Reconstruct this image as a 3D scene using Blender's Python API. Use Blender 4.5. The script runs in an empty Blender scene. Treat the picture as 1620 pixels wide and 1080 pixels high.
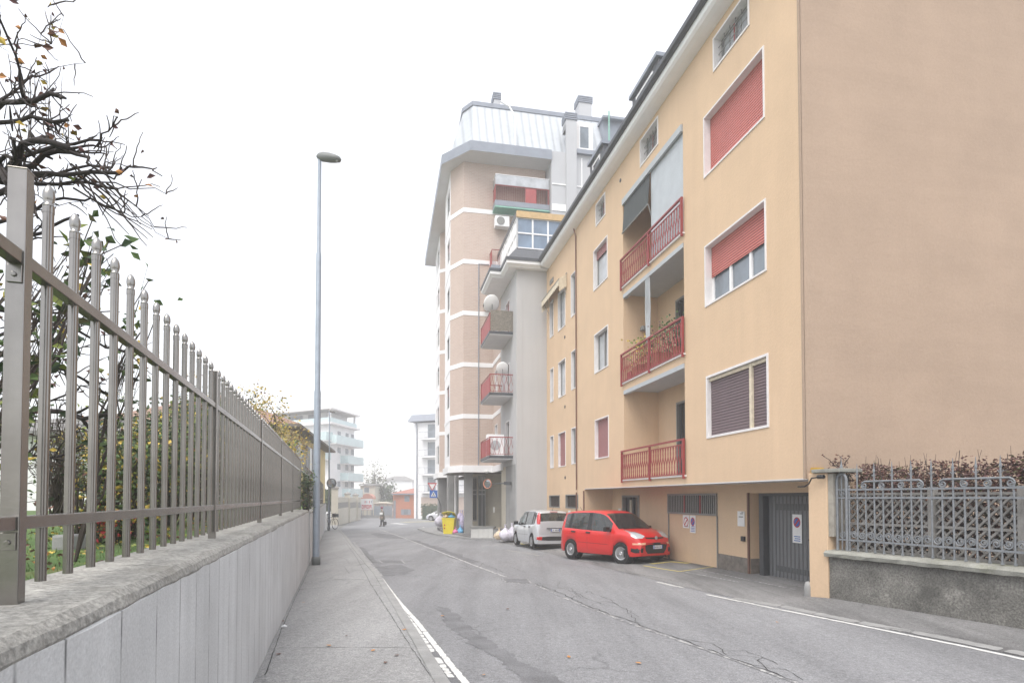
import bpy, bmesh, math, random
from mathutils import Vector, Matrix
from mathutils.bvhtree import BVHTree
R = math.radians
random.seed(7)
C = bpy.context.scene.collection
SC = bpy.context.scene

# ------------------------------------------------------------------ camera
F = 940.0; PCX = 810.0; PCY = 761.0; TH = math.atan(26 / 940); H0 = 1.68; G = 0.017
cam_d = bpy.data.cameras.new('camera'); cam = bpy.data.objects.new('camera', cam_d); C.objects.link(cam)
cam.location = (0, 0, H0); cam.rotation_euler = (R(90) + TH, 0, 0)
cam_d.sensor_width = 36; cam_d.lens = 36 * F / 1620
cam_d.shift_x = 0; cam_d.shift_y = (PCY - 540) / 1620
cam_d.clip_start = 0.05; cam_d.clip_end = 2000
SC.camera = cam

# ------------------------------------------------------------------ world, sun, exposure
SUN_EL, SUN_AZ = R(60), R(-158)        # overcast: a wide, weak sun high up behind the camera
w = bpy.data.worlds.new('World'); SC.world = w; w.use_nodes = True
nt = w.node_tree; nt.nodes.clear()
out = nt.nodes.new('ShaderNodeOutputWorld'); add = nt.nodes.new('ShaderNodeAddShader')
b1 = nt.nodes.new('ShaderNodeBackground'); b2 = nt.nodes.new('ShaderNodeBackground')
sky = nt.nodes.new('ShaderNodeTexSky'); sky.sky_type = 'NISHITA'; sky.sun_disc = False
sky.sun_elevation = SUN_EL; sky.sun_rotation = SUN_AZ; sky.dust_density = 3
nt.links.new(sky.outputs[0], b1.inputs[0]); b1.inputs[1].default_value = 0.05
b2.inputs[0].default_value = (1.0, 0.985, 0.98, 1); b2.inputs[1].default_value = 0.50
nt.links.new(b1.outputs[0], add.inputs[0]); nt.links.new(b2.outputs[0], add.inputs[1])
nt.links.new(add.outputs[0], out.inputs[0])
sl = bpy.data.lights.new('sun', 'SUN'); sl.energy = 1.5; sl.angle = R(50); sl.color = (1, .965, .92)
so = bpy.data.objects.new('sun', sl); C.objects.link(so)
_d = Vector((math.sin(SUN_AZ) * math.cos(SUN_EL), math.cos(SUN_AZ) * math.cos(SUN_EL), math.sin(SUN_EL)))
so.rotation_euler = _d.to_track_quat('Z', 'Y').to_euler(); so.location = (0, 0, 60)
SC.view_settings.view_transform = 'Standard'; SC.view_settings.look = 'None'
SC.view_settings.gamma = 1; SC.view_settings.exposure = 1.12
SC.cycles.max_bounces = 8; SC.cycles.volume_bounces = 2; SC.cycles.transparent_max_bounces = 12
SC.cycles.use_denoising = True
SC.cycles.sample_clamp_indirect = 8

# ------------------------------------------------------------------ geometry helpers
def ray(x, y):
    a = (x - PCX) / F; b = (PCY - y) / F; c, s = math.cos(TH), math.sin(TH)
    v = (a, c - b * s, s + b * c); return (v[0] / v[1], 1, v[2] / v[1])
def at(x, y, d):
    r = ray(x, y); return Vector((r[0] * d, d, H0 + r[2] * d))
def gz(y): return -G * min(max(y, -15), 105)
def gp(x, y, dz=0):
    r = ray(x, y); d = -H0 / (r[2] + G)
    if d > 105 or d < 0: d = (gz(105) - H0) / r[2]
    return Vector((r[0] * d, d, H0 + r[2] * d + dz))
AL = math.atan((618 - 810) / 940)
FO = Vector((5.3135, 10.7412, 0)); FD = Vector((math.sin(AL), math.cos(AL), 0)); FROT = math.atan2(FD.y, FD.x)
FAC = Matrix.Translation(FO) @ Matrix.Rotation(FROT, 4, 'Z')
def fw(u, n, z=0): return FAC @ Vector((u, n, z))
def fun(x, y, d):
    v = FAC.inverted() @ at(x, y, d); return v
MW = {}
def mroot(o):
    while o.parent: o = o.parent
    return MW.get(o.name, Matrix.Identity(4))
class MB:
    def __init__(s): s.v = []; s.f = []; s.m = []; s.cur = 0
    def add(s, vs, fs, m=None):
        k = len(s.v); s.v += [tuple(p) for p in vs]
        for f in fs: s.f.append(tuple(i + k for i in f)); s.m.append(s.cur if m is None else m)
    def box(s, a, b, m=None):
        x0, y0, z0 = (min(a[i], b[i]) for i in range(3)); x1, y1, z1 = (max(a[i], b[i]) for i in range(3))
        s.add([(x0,y0,z0),(x1,y0,z0),(x1,y1,z0),(x0,y1,z0),(x0,y0,z1),(x1,y0,z1),(x1,y1,z1),(x0,y1,z1)],
              [(0,3,2,1),(4,5,6,7),(0,1,5,4),(1,2,6,5),(2,3,7,6),(3,0,4,7)], m)
    def obox(s, c, size, rot=0, tilt=None, m=None):
        M = Matrix.Translation(c) @ Matrix.Rotation(rot, 4, 'Z')
        if tilt: M = M @ Matrix.Rotation(tilt[0], 4, tilt[1])
        hx, hy, hz = size[0]/2, size[1]/2, size[2]/2
        vs = [M @ Vector(p) for p in [(-hx,-hy,-hz),(hx,-hy,-hz),(hx,hy,-hz),(-hx,hy,-hz),(-hx,-hy,hz),(hx,-hy,hz),(hx,hy,hz),(-hx,hy,hz)]]
        s.add(vs, [(0,3,2,1),(4,5,6,7),(0,1,5,4),(1,2,6,5),(2,3,7,6),(3,0,4,7)], m)
    def quad(s, *p, m=None): s.add(p, [tuple(range(len(p)))], m)
    def prism(s, poly, z0, z1, m=None):
        n = len(poly); f0 = z0 if callable(z0) else (lambda x, y: z0); f1 = z1 if callable(z1) else (lambda x, y: z1)
        vs = [(x, y, f0(x, y)) for x, y in poly] + [(x, y, f1(x, y)) for x, y in poly]
        s.add(vs, [tuple(range(n))[::-1], tuple(range(n, 2*n))] + [(i, (i+1) % n, n+(i+1) % n, n+i) for i in range(n)], m)
    def tube(s, pts, rad, seg=6, m=None, cap=True):
        pts = [Vector(p) for p in pts]; n = len(pts)
        if n < 2: return
        if not isinstance(rad, (list, tuple)): rad = [rad] * n
        t0 = (pts[1] - pts[0]).normalized(); up = Vector((0,0,1)) if abs(t0.z) < .9 else Vector((1,0,0))
        x = t0.cross(up).normalized(); vs = []
        for i, p in enumerate(pts):
            t = (pts[min(i+1, n-1)] - pts[max(i-1, 0)])
            t = t.normalized() if t.length > 1e-9 else t0
            x = (x - t * x.dot(t)); x = x.normalized() if x.length > 1e-6 else t.orthogonal().normalized()
            y = t.cross(x)
            for k in range(seg):
                a = 2 * math.pi * k / seg; vs.append(p + (x * math.cos(a) + y * math.sin(a)) * rad[i])
        fs = [(i*seg+k, i*seg+(k+1) % seg, (i+1)*seg+(k+1) % seg, (i+1)*seg+k) for i in range(n-1) for k in range(seg)]
        if cap: fs += [tuple(range(seg))[::-1], tuple(range((n-1)*seg, n*seg))]
        s.add(vs, fs, m)
    def lathe(s, prof, c=(0,0,0), seg=12, axis='Z', m=None):
        vs = []; c = Vector(c)
        for r, z in prof:
            for k in range(seg):
                a = 2*math.pi*k/seg; p = (r*math.cos(a), r*math.sin(a), z)
                if axis == 'Y': p = (p[0], p[2], p[1])
                if axis == 'X': p = (p[2], p[0], p[1])
                vs.append(c + Vector(p))
        n = len(prof)
        fs = [(i*seg+k, i*seg+(k+1) % seg, (i+1)*seg+(k+1) % seg, (i+1)*seg+k) for i in range(n-1) for k in range(seg)]
        if prof[0][0] > 1e-5: fs.append(tuple(range(seg))[::-1])
        if prof[-1][0] > 1e-5: fs.append(tuple(range((n-1)*seg, n*seg)))
        s.add(vs, fs, m)
    def ribbon(s, pts, w, gzf, dz, m=None):
        L = []
        for i, p in enumerate(pts):
            p = Vector(p[:2]); a = Vector(pts[max(i-1, 0)][:2]); b = Vector(pts[min(i+1, len(pts)-1)][:2])
            t = (b - a).normalized(); nn = Vector((-t.y, t.x)); ww = w[i] if isinstance(w, (list, tuple)) else w
            for q in (p + nn*ww/2, p - nn*ww/2): L.append((q.x, q.y, gzf(q.y) + dz))
        s.add(L, [(2*i, 2*i+1, 2*i+3, 2*i+2) for i in range(len(pts)-1)], m)
    def build(s, name, mats, parent=None, frame='world', smooth=False, bevel=0, auto=None):
        me = bpy.data.meshes.new(name)
        T = Matrix.Identity(4)
        if frame != 'local':
            if parent is not None: T = mroot(parent).inverted()
            if frame == 'fac': T = T @ FAC
        me.from_pydata([T @ Vector(p) for p in s.v], [], s.f)
        if not isinstance(mats, (list, tuple)): mats = [mats]
        for mm in mats: me.materials.append(mm)
        for p, k in zip(me.polygons, s.m): p.material_index = min(k, len(mats)-1)
        bm = bmesh.new(); bm.from_mesh(me)
        bmesh.ops.recalc_face_normals(bm, faces=bm.faces); bm.to_mesh(me); bm.free()
        if smooth or auto:
            me.polygons.foreach_set('use_smooth', [True]*len(me.polygons))
            if auto: me.set_sharp_from_angle(angle=R(auto))
        me.update()
        o = bpy.data.objects.new(name, me); C.objects.link(o)
        if parent is not None: o.parent = parent
        if bevel:
            b = o.modifiers.new('bevel', 'BEVEL'); b.width = bevel; b.segments = 2; b.limit_method = 'ANGLE'; b.angle_limit = R(40)
        return o
def tag(o, label=None, cat=None, group=None, kind=None):
    if label: o['label'] = label
    if cat: o['category'] = cat
    if group: o['group'] = group
    if kind: o['kind'] = kind
    return o
def E(name, label, cat, loc=(0,0,0), rot=0, group=None, tilt=0):
    o = bpy.data.objects.new(name, None); C.objects.link(o); o.empty_display_size = .2
    o.location = loc; o.rotation_euler = (tilt, 0, rot)
    MW[o.name] = Matrix.Translation(loc) @ Matrix.Rotation(rot, 4, 'Z') @ (Matrix.Rotation(tilt, 4, 'X') if tilt else Matrix.Identity(4))
    return tag(o, label, cat, group)
def EF(name, label, cat, u, n, z=0, group=None):
    return E(name, label, cat, fw(u, n, z), FROT, group)
def copy_tree(o, parent=None):
    c = o.copy(); C.objects.link(c); c.parent = parent
    for ch in list(o.children): copy_tree(ch, c)
    return c
def text_mesh(txt, size, bold=False):
    cu = bpy.data.curves.new('lettering', 'FONT'); cu.body = txt; cu.size = size; cu.align_x = 'CENTER'; cu.align_y = 'CENTER'
    cu.extrude = .0015
    if bold: cu.offset = size * .02
    return cu

# ------------------------------------------------------------------ materials
def lin(r, g, b):
    f = lambda c: (c/255/12.92) if c/255 <= .04045 else ((c/255+.055)/1.055)**2.4
    return (f(r), f(g), f(b))
MATS = {}
def mat(name, col, rough=.8, var=.12, scale=4, bump=.0, bscale=60, metal=0, spec=.5, streak=0, fine=0, band=0, coat=0, stain=None, stain_col=None, coords='Object'):
    m = bpy.data.materials.new(name); m.use_nodes = True; nt = m.node_tree; N = nt.nodes; L = nt.links
    bs = N['Principled BSDF']; bs.inputs['Roughness'].default_value = rough; bs.inputs['Metallic'].default_value = metal
    bs.inputs['Specular IOR Level'].default_value = spec; bs.inputs['Coat Weight'].default_value = coat
    if coat: bs.inputs['Coat Roughness'].default_value = .05
    tc = N.new('ShaderNodeTexCoord'); src = tc.outputs[coords]
    def noise(sc, det=5, rg=.6, stretch=None):
        n = N.new('ShaderNodeTexNoise'); n.inputs['Scale'].default_value = sc; n.inputs['Detail'].default_value = det; n.inputs['Roughness'].default_value = rg
        if stretch:
            mp = N.new('ShaderNodeMapping'); mp.inputs['Scale'].default_value = stretch; L.new(src, mp.inputs[0]); L.new(mp.outputs[0], n.inputs[0])
        else: L.new(src, n.inputs[0])
        return n.outputs[0]
    def mulv(colsock, fac_sock, lo, hi, f0=.3, f1=.7):
        mr = N.new('ShaderNodeMapRange'); mr.inputs[1].default_value = f0; mr.inputs[2].default_value = f1
        mr.inputs[3].default_value = lo; mr.inputs[4].default_value = hi; L.new(fac_sock, mr.inputs[0])
        mx = N.new('ShaderNodeVectorMath'); mx.operation = 'SCALE'; L.new(colsock, mx.inputs[0]); L.new(mr.outputs[0], mx.inputs['Scale'])
        return mx.outputs[0]
    rgb = N.new('ShaderNodeRGB'); rgb.outputs[0].default_value = (*col, 1); c = rgb.outputs[0]
    if var: c = mulv(c, noise(scale), 1-var, 1+var)
    if streak: c = mulv(c, noise(1, 6, .65, (4, 4, .2)), 1-streak, 1+streak*.5)
    if band: c = mulv(c, noise(1, 7, .7, (.35, .35, 3.2)), 1-band, 1+band)
    if fine: c = mulv(c, noise(bscale*1.7, 3, .7), 1-fine, 1+fine)
    if stain:
        mr = N.new('ShaderNodeMapRange'); mr.inputs[1].default_value = .52; mr.inputs[2].default_value = .66; mr.inputs[4].default_value = stain
        L.new(noise(scale*.6, 8, .7), mr.inputs[0]); mx = N.new('ShaderNodeMix'); mx.data_type = 'RGBA'
        L.new(mr.outputs[0], mx.inputs[0]); L.new(c, mx.inputs[6]); mx.inputs[7].default_value = (*(stain_col or (.1,.1,.08)), 1); c = mx.outputs[2]
    L.new(c, bs.inputs['Base Color'])
    if bump:
        bp = N.new('ShaderNodeBump'); bp.inputs['Strength'].default_value = bump; bp.inputs['Distance'].default_value = .02
        L.new(noise(bscale, 6, .65), bp.inputs['Height']); L.new(bp.outputs[0], bs.inputs['Normal'])
    MATS[name] = m; m['c'] = 1
    return m
def nodes(m): return m.node_tree.nodes, m.node_tree.links, m.node_tree.nodes['Principled BSDF']
def glassy(name, col, rough=.08):
    m = mat(name, col, rough, .25, 1.5, spec=.8); return m
M = {}
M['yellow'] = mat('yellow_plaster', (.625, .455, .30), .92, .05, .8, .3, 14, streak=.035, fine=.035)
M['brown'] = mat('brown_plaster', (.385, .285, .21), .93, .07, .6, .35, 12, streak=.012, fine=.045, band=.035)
M['grey_plaster'] = mat('grey_plaster', (.46, .46, .46), .9, .04, .6, .25, 40, streak=.04)
M['tower_grey'] = mat('tower_grey_plaster', (.45, .46, .475), .9, .04, .6, .2, 40)
M['stone_white'] = mat('white_stone', (.72, .70, .69), .6, .06, 6, .05, 30)
M['white_paint'] = mat('white_paint', (.80, .80, .80), .55, .03, 3)
M['white_wall'] = mat('white_render_wall', (.80, .80, .80), .85, .04, 1.2)
M['soffit'] = mat('soffit_plaster', (.60, .60, .60), .8, .04, 1, streak=.03)
M['slate'] = mat('dark_slate', (.075, .08, .09), .6, .3, 8, .3, 20)
M['gutter'] = mat('dark_gutter_metal', (.055, .062, .072), .45, .15, 2)
M['gutter_grey'] = mat('grey_fascia_metal', (.22, .245, .29), .5, .1, 2)
M['red_metal'] = mat('red_railing_paint', (.27, .036, .036), .5, .1, 8)
M['red_panel'] = mat('red_balcony_panel', (.33, .06, .06), .6, .12, 4)
M['steel'] = mat('fence_steel', (.275, .262, .245), .24, .18, 3, .03, 30, metal=.9, streak=.15)
M['chrome'] = mat('bright_steel', (.30, .29, .275), .25, .08, 5, metal=.9)
M['pole'] = mat('galvanised_pole', (.29, .335, .39), .5, .1, 5, metal=.25, streak=.06)
M['pole_lamp'] = mat('lamp_housing', (.13, .14, .135), .5, .1, 5)
M['glass'] = glassy('window_glass', (.16, .19, .22))
M['glass_dark'] = glassy('dark_glass', (.025, .03, .032), .05)
M['glass_curtain'] = glassy('curtained_glass', (.42, .44, .46), .15)
M['dark_metal'] = mat('dark_metal', (.05, .055, .06), .45, .15, 5)
M['mid_metal'] = mat('grey_metal_frame', (.22, .22, .21), .5, .1, 5)
M['black'] = mat('black_plastic', (.014, .014, .015), .5, .1, 5)
M['rubber'] = mat('tyre_rubber', (.010, .010, .010), .8, .1, 30)
M['silver_rim'] = mat('silver_rim', (.52, .53, .54), .35, .05, 5, metal=.5)
M['car_red'] = mat('red_car_paint', (.58, .014, .012), .35, .02, 3, coat=.45)
M['car_silver'] = mat('silver_car_paint', (.60, .62, .64), .32, .02, 3, metal=.35, coat=1)
M['car_white'] = mat('pale_silver_car_paint', (.55, .56, .60), .32, .02, 3, metal=.2, coat=1)
M['lamp_red'] = mat('tail_light_red', (.55, .02, .02), .15, .1, 20, coat=1)
M['lamp_clear'] = mat('headlight_lens', (.50, .53, .55), .1, .15, 40, coat=1)
M['amber'] = mat('amber_lens', (.75, .42, .28), .2, .1, 40, coat=1)
M['plate'] = mat('number_plate', (.66, .68, .72), .4, .0, 5)
M['plate_blue'] = mat('number_plate_blue', (.05, .10, .42), .4, .0, 5)
M['bark'] = mat('dark_bark', (.032, .026, .024), .9, .3, 10, .5, 40)
M['twig'] = mat('twig_bark', (.055, .043, .036), .9, .3, 10)
M['curb'] = mat('kerb_stone', (.27, .27, .265), .85, .18, 3, .4, 60, fine=.15)
M['paint'] = mat('road_paint', (.62, .62, .60), .8, .1, 6, .2, 60)
M['paint_yellow'] = mat('yellow_road_paint', (.45, .40, .16), .85, .15, 4, .2, 60)
M['stucco_dark'] = mat('rough_dark_stucco', (.165, .16, .145), .95, .45, 1.6, 1.0, 22, fine=.5, stain=.6, stain_col=(.055,.055,.05))
M['coping'] = mat('mossy_stone_coping', (.26, .26, .23), .9, .25, 3, .5, 40, fine=.15, stain=.55, stain_col=(.13,.14,.07))
M['iron'] = mat('grey_painted_ironwork', (.185, .197, .21), .6, .2, 12, .1, 60)
M['lattice'] = mat('weathered_concrete_lattice', (.25, .24, .225), .9, .25, 6, .3, 40)
M['concrete_pillar'] = mat('smooth_grey_concrete', (.29, .29, .285), .85, .15, 1.5, .15, 40, streak=.1)
M['beige'] = mat('beige_wall', (.50, .46, .37), .85, .08, 2, streak=.08)
M['garage'] = mat('garage_door_metal', (.125, .13, .135), .5, .08, 4, streak=.06)
M['skirting'] = mat('brown_stone_skirting', (.17, .15, .13), .8, .3, 8, .2, 40)
M['bin_yellow'] = mat('yellow_bin_plastic', (.72, .60, .03), .45, .06, 4)
M['bag_white'] = mat('white_bin_bag', (.55, .53, .60), .35, .15, 9, .5, 14)
M['bag_lilac'] = mat('lilac_bin_bag', (.42, .38, .52), .35, .3, 9, .5, 14)
M['bag_blue'] = mat('blue_bin_bag', (.12, .38, .62), .35, .15, 9, .5, 14)
M['bag_pink'] = mat('pink_bin_bag', (.55, .13, .28), .35, .2, 9, .5, 14)
M['bag_cream'] = mat('cream_bin_bag', (.62, .5, .36), .4, .3, 9, .5, 14)
M['glass_green'] = mat('green_balcony_glass', (.50, .62, .63), .2, .08, 1, spec=.7)
M['blind_grey'] = mat('grey_canvas', (.42, .45, .47), .7, .05, 4)
M['blind_dark'] = mat('dark_mesh_screen', (.045, .055, .055), .7, .1, 6)
M['cream_cloth'] = mat('cream_awning_cloth', (.62, .55, .42), .9, .15, 10)
M['terracotta'] = mat('terracotta_pot', (.33, .12, .07), .8, .15, 10)
M['wood'] = mat('varnished_wood', (.50, .34, .16), .6, .12, 5)
M['mirror'] = mat('mirror_glass', (.35, .38, .40), .05, .3, 2, metal=.8)
M['orange_wall'] = mat('orange_brick_house', (.46, .17, .09), .9, .08, 3)
M['tile_red'] = mat('red_roof_tiles', (.40, .17, .13), .85, .2, 8)
M['tile_grey'] = mat('grey_roof_tiles', (.17, .165, .16), .85, .35, 6, .5, 14)
M['yellow_house'] = mat('pale_yellow_house', (.74, .60, .30), .9, .04, 2)
M['sign_white'] = mat('sign_white', (.75, .75, .74), .5, .02, 5)
M['sign_red'] = mat('sign_red', (.45, .03, .04), .5, .02, 5)
M['sign_blue'] = mat('sign_blue', (.03, .12, .42), .5, .02, 5)
M['skin'] = mat('skin', (.50, .30, .22), .6, .05, 10)
for nm, c in (('leaf_green', (.07,.12,.03)), ('leaf_dark', (.03,.06,.022)), ('leaf_yellow', (.50,.36,.06)), ('leaf_lime', (.20,.24,.05)),
              ('leaf_brown', (.12,.05,.03)), ('leaf_rust', (.085,.034,.03)), ('leaf_orange', (.42,.19,.05)), ('leaf_olive', (.10,.10,.035))):
    m = mat(nm, c, .6, .35, 9)
    n_, l_, bs_ = nodes(m); bs_.inputs['Subsurface Weight'].default_value = 0
    M[nm] = m
# roller shutter: horizontal slats from a wave along Z
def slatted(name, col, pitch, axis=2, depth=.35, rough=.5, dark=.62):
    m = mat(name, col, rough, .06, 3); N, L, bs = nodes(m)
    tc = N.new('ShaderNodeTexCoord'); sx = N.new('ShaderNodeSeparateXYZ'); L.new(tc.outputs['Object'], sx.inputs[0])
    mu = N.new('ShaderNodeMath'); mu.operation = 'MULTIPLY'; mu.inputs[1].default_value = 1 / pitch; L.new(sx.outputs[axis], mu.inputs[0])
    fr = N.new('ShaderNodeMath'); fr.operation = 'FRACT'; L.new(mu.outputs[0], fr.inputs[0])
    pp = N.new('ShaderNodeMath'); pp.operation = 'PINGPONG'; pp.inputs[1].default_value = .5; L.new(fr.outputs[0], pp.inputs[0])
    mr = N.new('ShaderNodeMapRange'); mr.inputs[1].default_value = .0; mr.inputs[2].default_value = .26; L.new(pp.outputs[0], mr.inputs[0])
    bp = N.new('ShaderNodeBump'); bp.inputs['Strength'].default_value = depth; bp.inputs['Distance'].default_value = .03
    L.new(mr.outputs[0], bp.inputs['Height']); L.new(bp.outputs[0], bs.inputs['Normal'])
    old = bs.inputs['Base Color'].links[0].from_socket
    m2 = N.new('ShaderNodeMapRange'); m2.inputs[3].default_value = dark; m2.inputs[4].default_value = 1.05; L.new(mr.outputs[0], m2.inputs[0])  # shade in the grooves between slats, painted into the base colour
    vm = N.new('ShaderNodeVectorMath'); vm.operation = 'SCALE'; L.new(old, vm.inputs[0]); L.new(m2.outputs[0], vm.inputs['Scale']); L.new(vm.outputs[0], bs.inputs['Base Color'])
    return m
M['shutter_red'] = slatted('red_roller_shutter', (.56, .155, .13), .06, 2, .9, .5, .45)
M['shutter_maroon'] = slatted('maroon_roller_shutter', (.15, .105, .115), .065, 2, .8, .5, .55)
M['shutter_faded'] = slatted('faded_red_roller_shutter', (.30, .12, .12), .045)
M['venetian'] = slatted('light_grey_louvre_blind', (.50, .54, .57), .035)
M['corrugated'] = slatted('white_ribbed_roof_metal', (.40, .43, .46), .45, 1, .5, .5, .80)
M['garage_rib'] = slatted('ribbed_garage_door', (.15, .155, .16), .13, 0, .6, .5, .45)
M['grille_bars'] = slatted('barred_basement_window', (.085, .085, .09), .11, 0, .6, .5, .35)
M['reed'] = mat('reed_screen', (.20, .18, .15), .9, .9, 30, 1.0, 60)
# board-marked concrete for the street wall
def board_concrete():
    m = mat('board_marked_concrete', (.56, .57, .575), .85, .10, 1.2, .3, 45, streak=.12, fine=.12); N, L, bs = nodes(m)
    tc = N.new('ShaderNodeTexCoord'); sx = N.new('ShaderNodeSeparateXYZ'); L.new(tc.outputs['Object'], sx.inputs[0])
    cm = N.new('ShaderNodeCombineXYZ'); L.new(sx.outputs[0], cm.inputs[0])
    v = N.new('ShaderNodeTexVoronoi'); v.voronoi_dimensions = '1D'; v.feature = 'DISTANCE_TO_EDGE'; v.inputs['Scale'].default_value = 2.7
    L.new(sx.outputs[0], v.inputs['W'])
    nz = N.new('ShaderNodeTexNoise'); nz.inputs['Scale'].default_value = 3; nz.inputs['Detail'].default_value = 6; L.new(tc.outputs['Object'], nz.inputs[0])
    mr = N.new('ShaderNodeMapRange'); mr.inputs[1].default_value = .004; mr.inputs[2].default_value = .03; mr.inputs[3].default_value = .25; mr.inputs[4].default_value = 1
    L.new(v.outputs['Distance'], mr.inputs[0])
    a = N.new('ShaderNodeMapRange'); a.inputs[1].default_value = .35; a.inputs[2].default_value = .6; L.new(nz.outputs[0], a.inputs[0])
    mx = N.new('ShaderNodeMix'); mx.inputs[2].default_value = 1; L.new(a.outputs[0], mx.inputs[0]); L.new(mr.outputs[0], mx.inputs[3]);
    old = bs.inputs['Base Color'].links[0].from_socket
    vm = N.new('ShaderNodeVectorMath'); vm.operation = 'SCALE'; L.new(old, vm.inputs[0]); L.new(mx.outputs[0], vm.inputs['Scale']); L.new(vm.outputs[0], bs.inputs['Base Color'])
    return m
M['board'] = board_concrete()
def asphalt(name, base, crack=.5, patch=.25, cs=.55):
    m = mat(name, base, .9, patch*.5, .35, .8, 38, fine=.36, spec=.3); N, L, bs = nodes(m)
    tc = N.new('ShaderNodeTexCoord'); src = tc.outputs['Object']
    wn = N.new('ShaderNodeTexNoise'); wn.inputs['Scale'].default_value = 1.3; wn.inputs['Detail'].default_value = 6; L.new(src, wn.inputs[0])
    va = N.new('ShaderNodeVectorMath'); va.operation = 'MULTIPLY_ADD'; L.new(wn.outputs['Color'], va.inputs[0]); va.inputs[1].default_value = (.9,.9,0); L.new(src, va.inputs[2])
    v = N.new('ShaderNodeTexVoronoi'); v.feature = 'DISTANCE_TO_EDGE'; v.inputs['Scale'].default_value = cs; L.new(va.outputs[0], v.inputs[0])
    mr = N.new('ShaderNodeMapRange'); mr.inputs[1].default_value = .002; mr.inputs[2].default_value = .012; mr.inputs[3].default_value = 1-crack; mr.inputs[4].default_value = 1; L.new(v.outputs['Distance'], mr.inputs[0])
    nm = N.new('ShaderNodeTexNoise'); nm.inputs['Scale'].default_value = .22; nm.inputs['Detail'].default_value = 3; L.new(src, nm.inputs[0])
    a = N.new('ShaderNodeMapRange'); a.inputs[1].default_value = .50; a.inputs[2].default_value = .60; L.new(nm.outputs[0], a.inputs[0])
    mx = N.new('ShaderNodeMix'); mx.inputs[2].default_value = 1; L.new(a.outputs[0], mx.inputs[0]); L.new(mr.outputs[0], mx.inputs[3])
    old = bs.inputs['Base Color'].links[0].from_socket
    gn = N.new('ShaderNodeTexNoise'); gn.inputs['Scale'].default_value = 17; gn.inputs['Detail'].default_value = 9; gn.inputs['Roughness'].default_value = .85; L.new(src, gn.inputs[0])
    g2 = N.new('ShaderNodeMapRange'); g2.inputs[1].default_value = .36; g2.inputs[2].default_value = .62; g2.inputs[3].default_value = .70; g2.inputs[4].default_value = 1.12; L.new(gn.outputs[0], g2.inputs[0])
    gm = N.new('ShaderNodeVectorMath'); gm.operation = 'SCALE'; L.new(old, gm.inputs[0]); L.new(g2.outputs[0], gm.inputs['Scale']); old = gm.outputs[0]
    # worn streaks along the traffic direction
    mp = N.new('ShaderNodeMapping'); mp.inputs['Rotation'].default_value = (0, 0, R(-17)); mp.inputs['Scale'].default_value = (.9, .08, 1); L.new(src, mp.inputs[0])
    ns = N.new('ShaderNodeTexNoise'); ns.inputs['Scale'].default_value = 1.6; ns.inputs['Detail'].default_value = 7; ns.inputs['Roughness'].default_value = .65; L.new(mp.outputs[0], ns.inputs[0])
    m3 = N.new('ShaderNodeMapRange'); m3.inputs[1].default_value = .35; m3.inputs[2].default_value = .65; m3.inputs[3].default_value = 1-patch*1.3; m3.inputs[4].default_value = 1+patch*.6; L.new(ns.outputs[0], m3.inputs[0])
    mm = N.new('ShaderNodeMath'); mm.operation = 'MULTIPLY'; L.new(mx.outputs[0], mm.inputs[0]); L.new(m3.outputs[0], mm.inputs[1])
    vm = N.new('ShaderNodeVectorMath'); vm.operation = 'SCALE'; L.new(old, vm.inputs[0]); L.new(mm.outputs[0], vm.inputs['Scale']); L.new(vm.outputs[0], bs.inputs['Base Color'])
    return m
M['asphalt'] = asphalt('road_asphalt', (.25, .252, .26), .25, .14)
M['asphalt_walk'] = asphalt('pavement_asphalt', (.33, .33, .328), .35, .12, .35)
M['asphalt_old'] = asphalt('old_patched_asphalt', (.215, .213, .212), .6, .3)
M['asphalt_dark'] = mat('dark_tar_patch', (.15, .151, .157), .9, .2, 3, .6, 38, fine=.34)
M['crack'] = mat('dark_crack_tar', (.05, .05, .05), .95, .3, 8)  # plain dark colour of the road and pavement cracks
M['grass'] = mat('garden_grass', (.07, .13, .03), .95, .3, 2, .6, 50, fine=.4, stain=.5, stain_col=(.30,.22,.09))
M['ground'] = mat('far_ground', (.16, .16, .15), .95, .15, .2)
# brick with fine horizontal courses
def brick():
    m = mat('pink_facing_brick', (.50, .40, .34), .9, .07, 1.5); N, L, bs = nodes(m)
    tc = N.new('ShaderNodeTexCoord'); sx = N.new('ShaderNodeSeparateXYZ'); L.new(tc.outputs['Object'], sx.inputs[0])
    ad = N.new('ShaderNodeMath'); ad.operation = 'ADD'; L.new(sx.outputs[0], ad.inputs[0]); L.new(sx.outputs[1], ad.inputs[1])
    cm = N.new('ShaderNodeCombineXYZ'); L.new(ad.outputs[0], cm.inputs[0]); L.new(sx.outputs[2], cm.inputs[1])
    b = N.new('ShaderNodeTexBrick'); b.inputs['Scale'].default_value = 1; b.inputs['Brick Width'].default_value = .27; b.inputs['Row Height'].default_value = .09
    b.inputs['Mortar Size'].default_value = .012; b.inputs['Color1'].default_value = (.50,.385,.325,1); b.inputs['Color2'].default_value = (.44,.325,.27,1); b.inputs['Mortar'].default_value = (.52,.47,.42,1)
    L.new(cm.outputs[0], b.inputs[0])
    mx = N.new('ShaderNodeMix'); mx.data_type = 'RGBA'; mx.inputs[0].default_value = .75
    old = bs.inputs['Base Color'].links[0].from_socket; L.new(old, mx.inputs[6]); L.new(b.outputs[0], mx.inputs[7]); L.new(mx.outputs[2], bs.inputs['Base Color'])
    return m
M['brick'] = brick()
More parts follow.
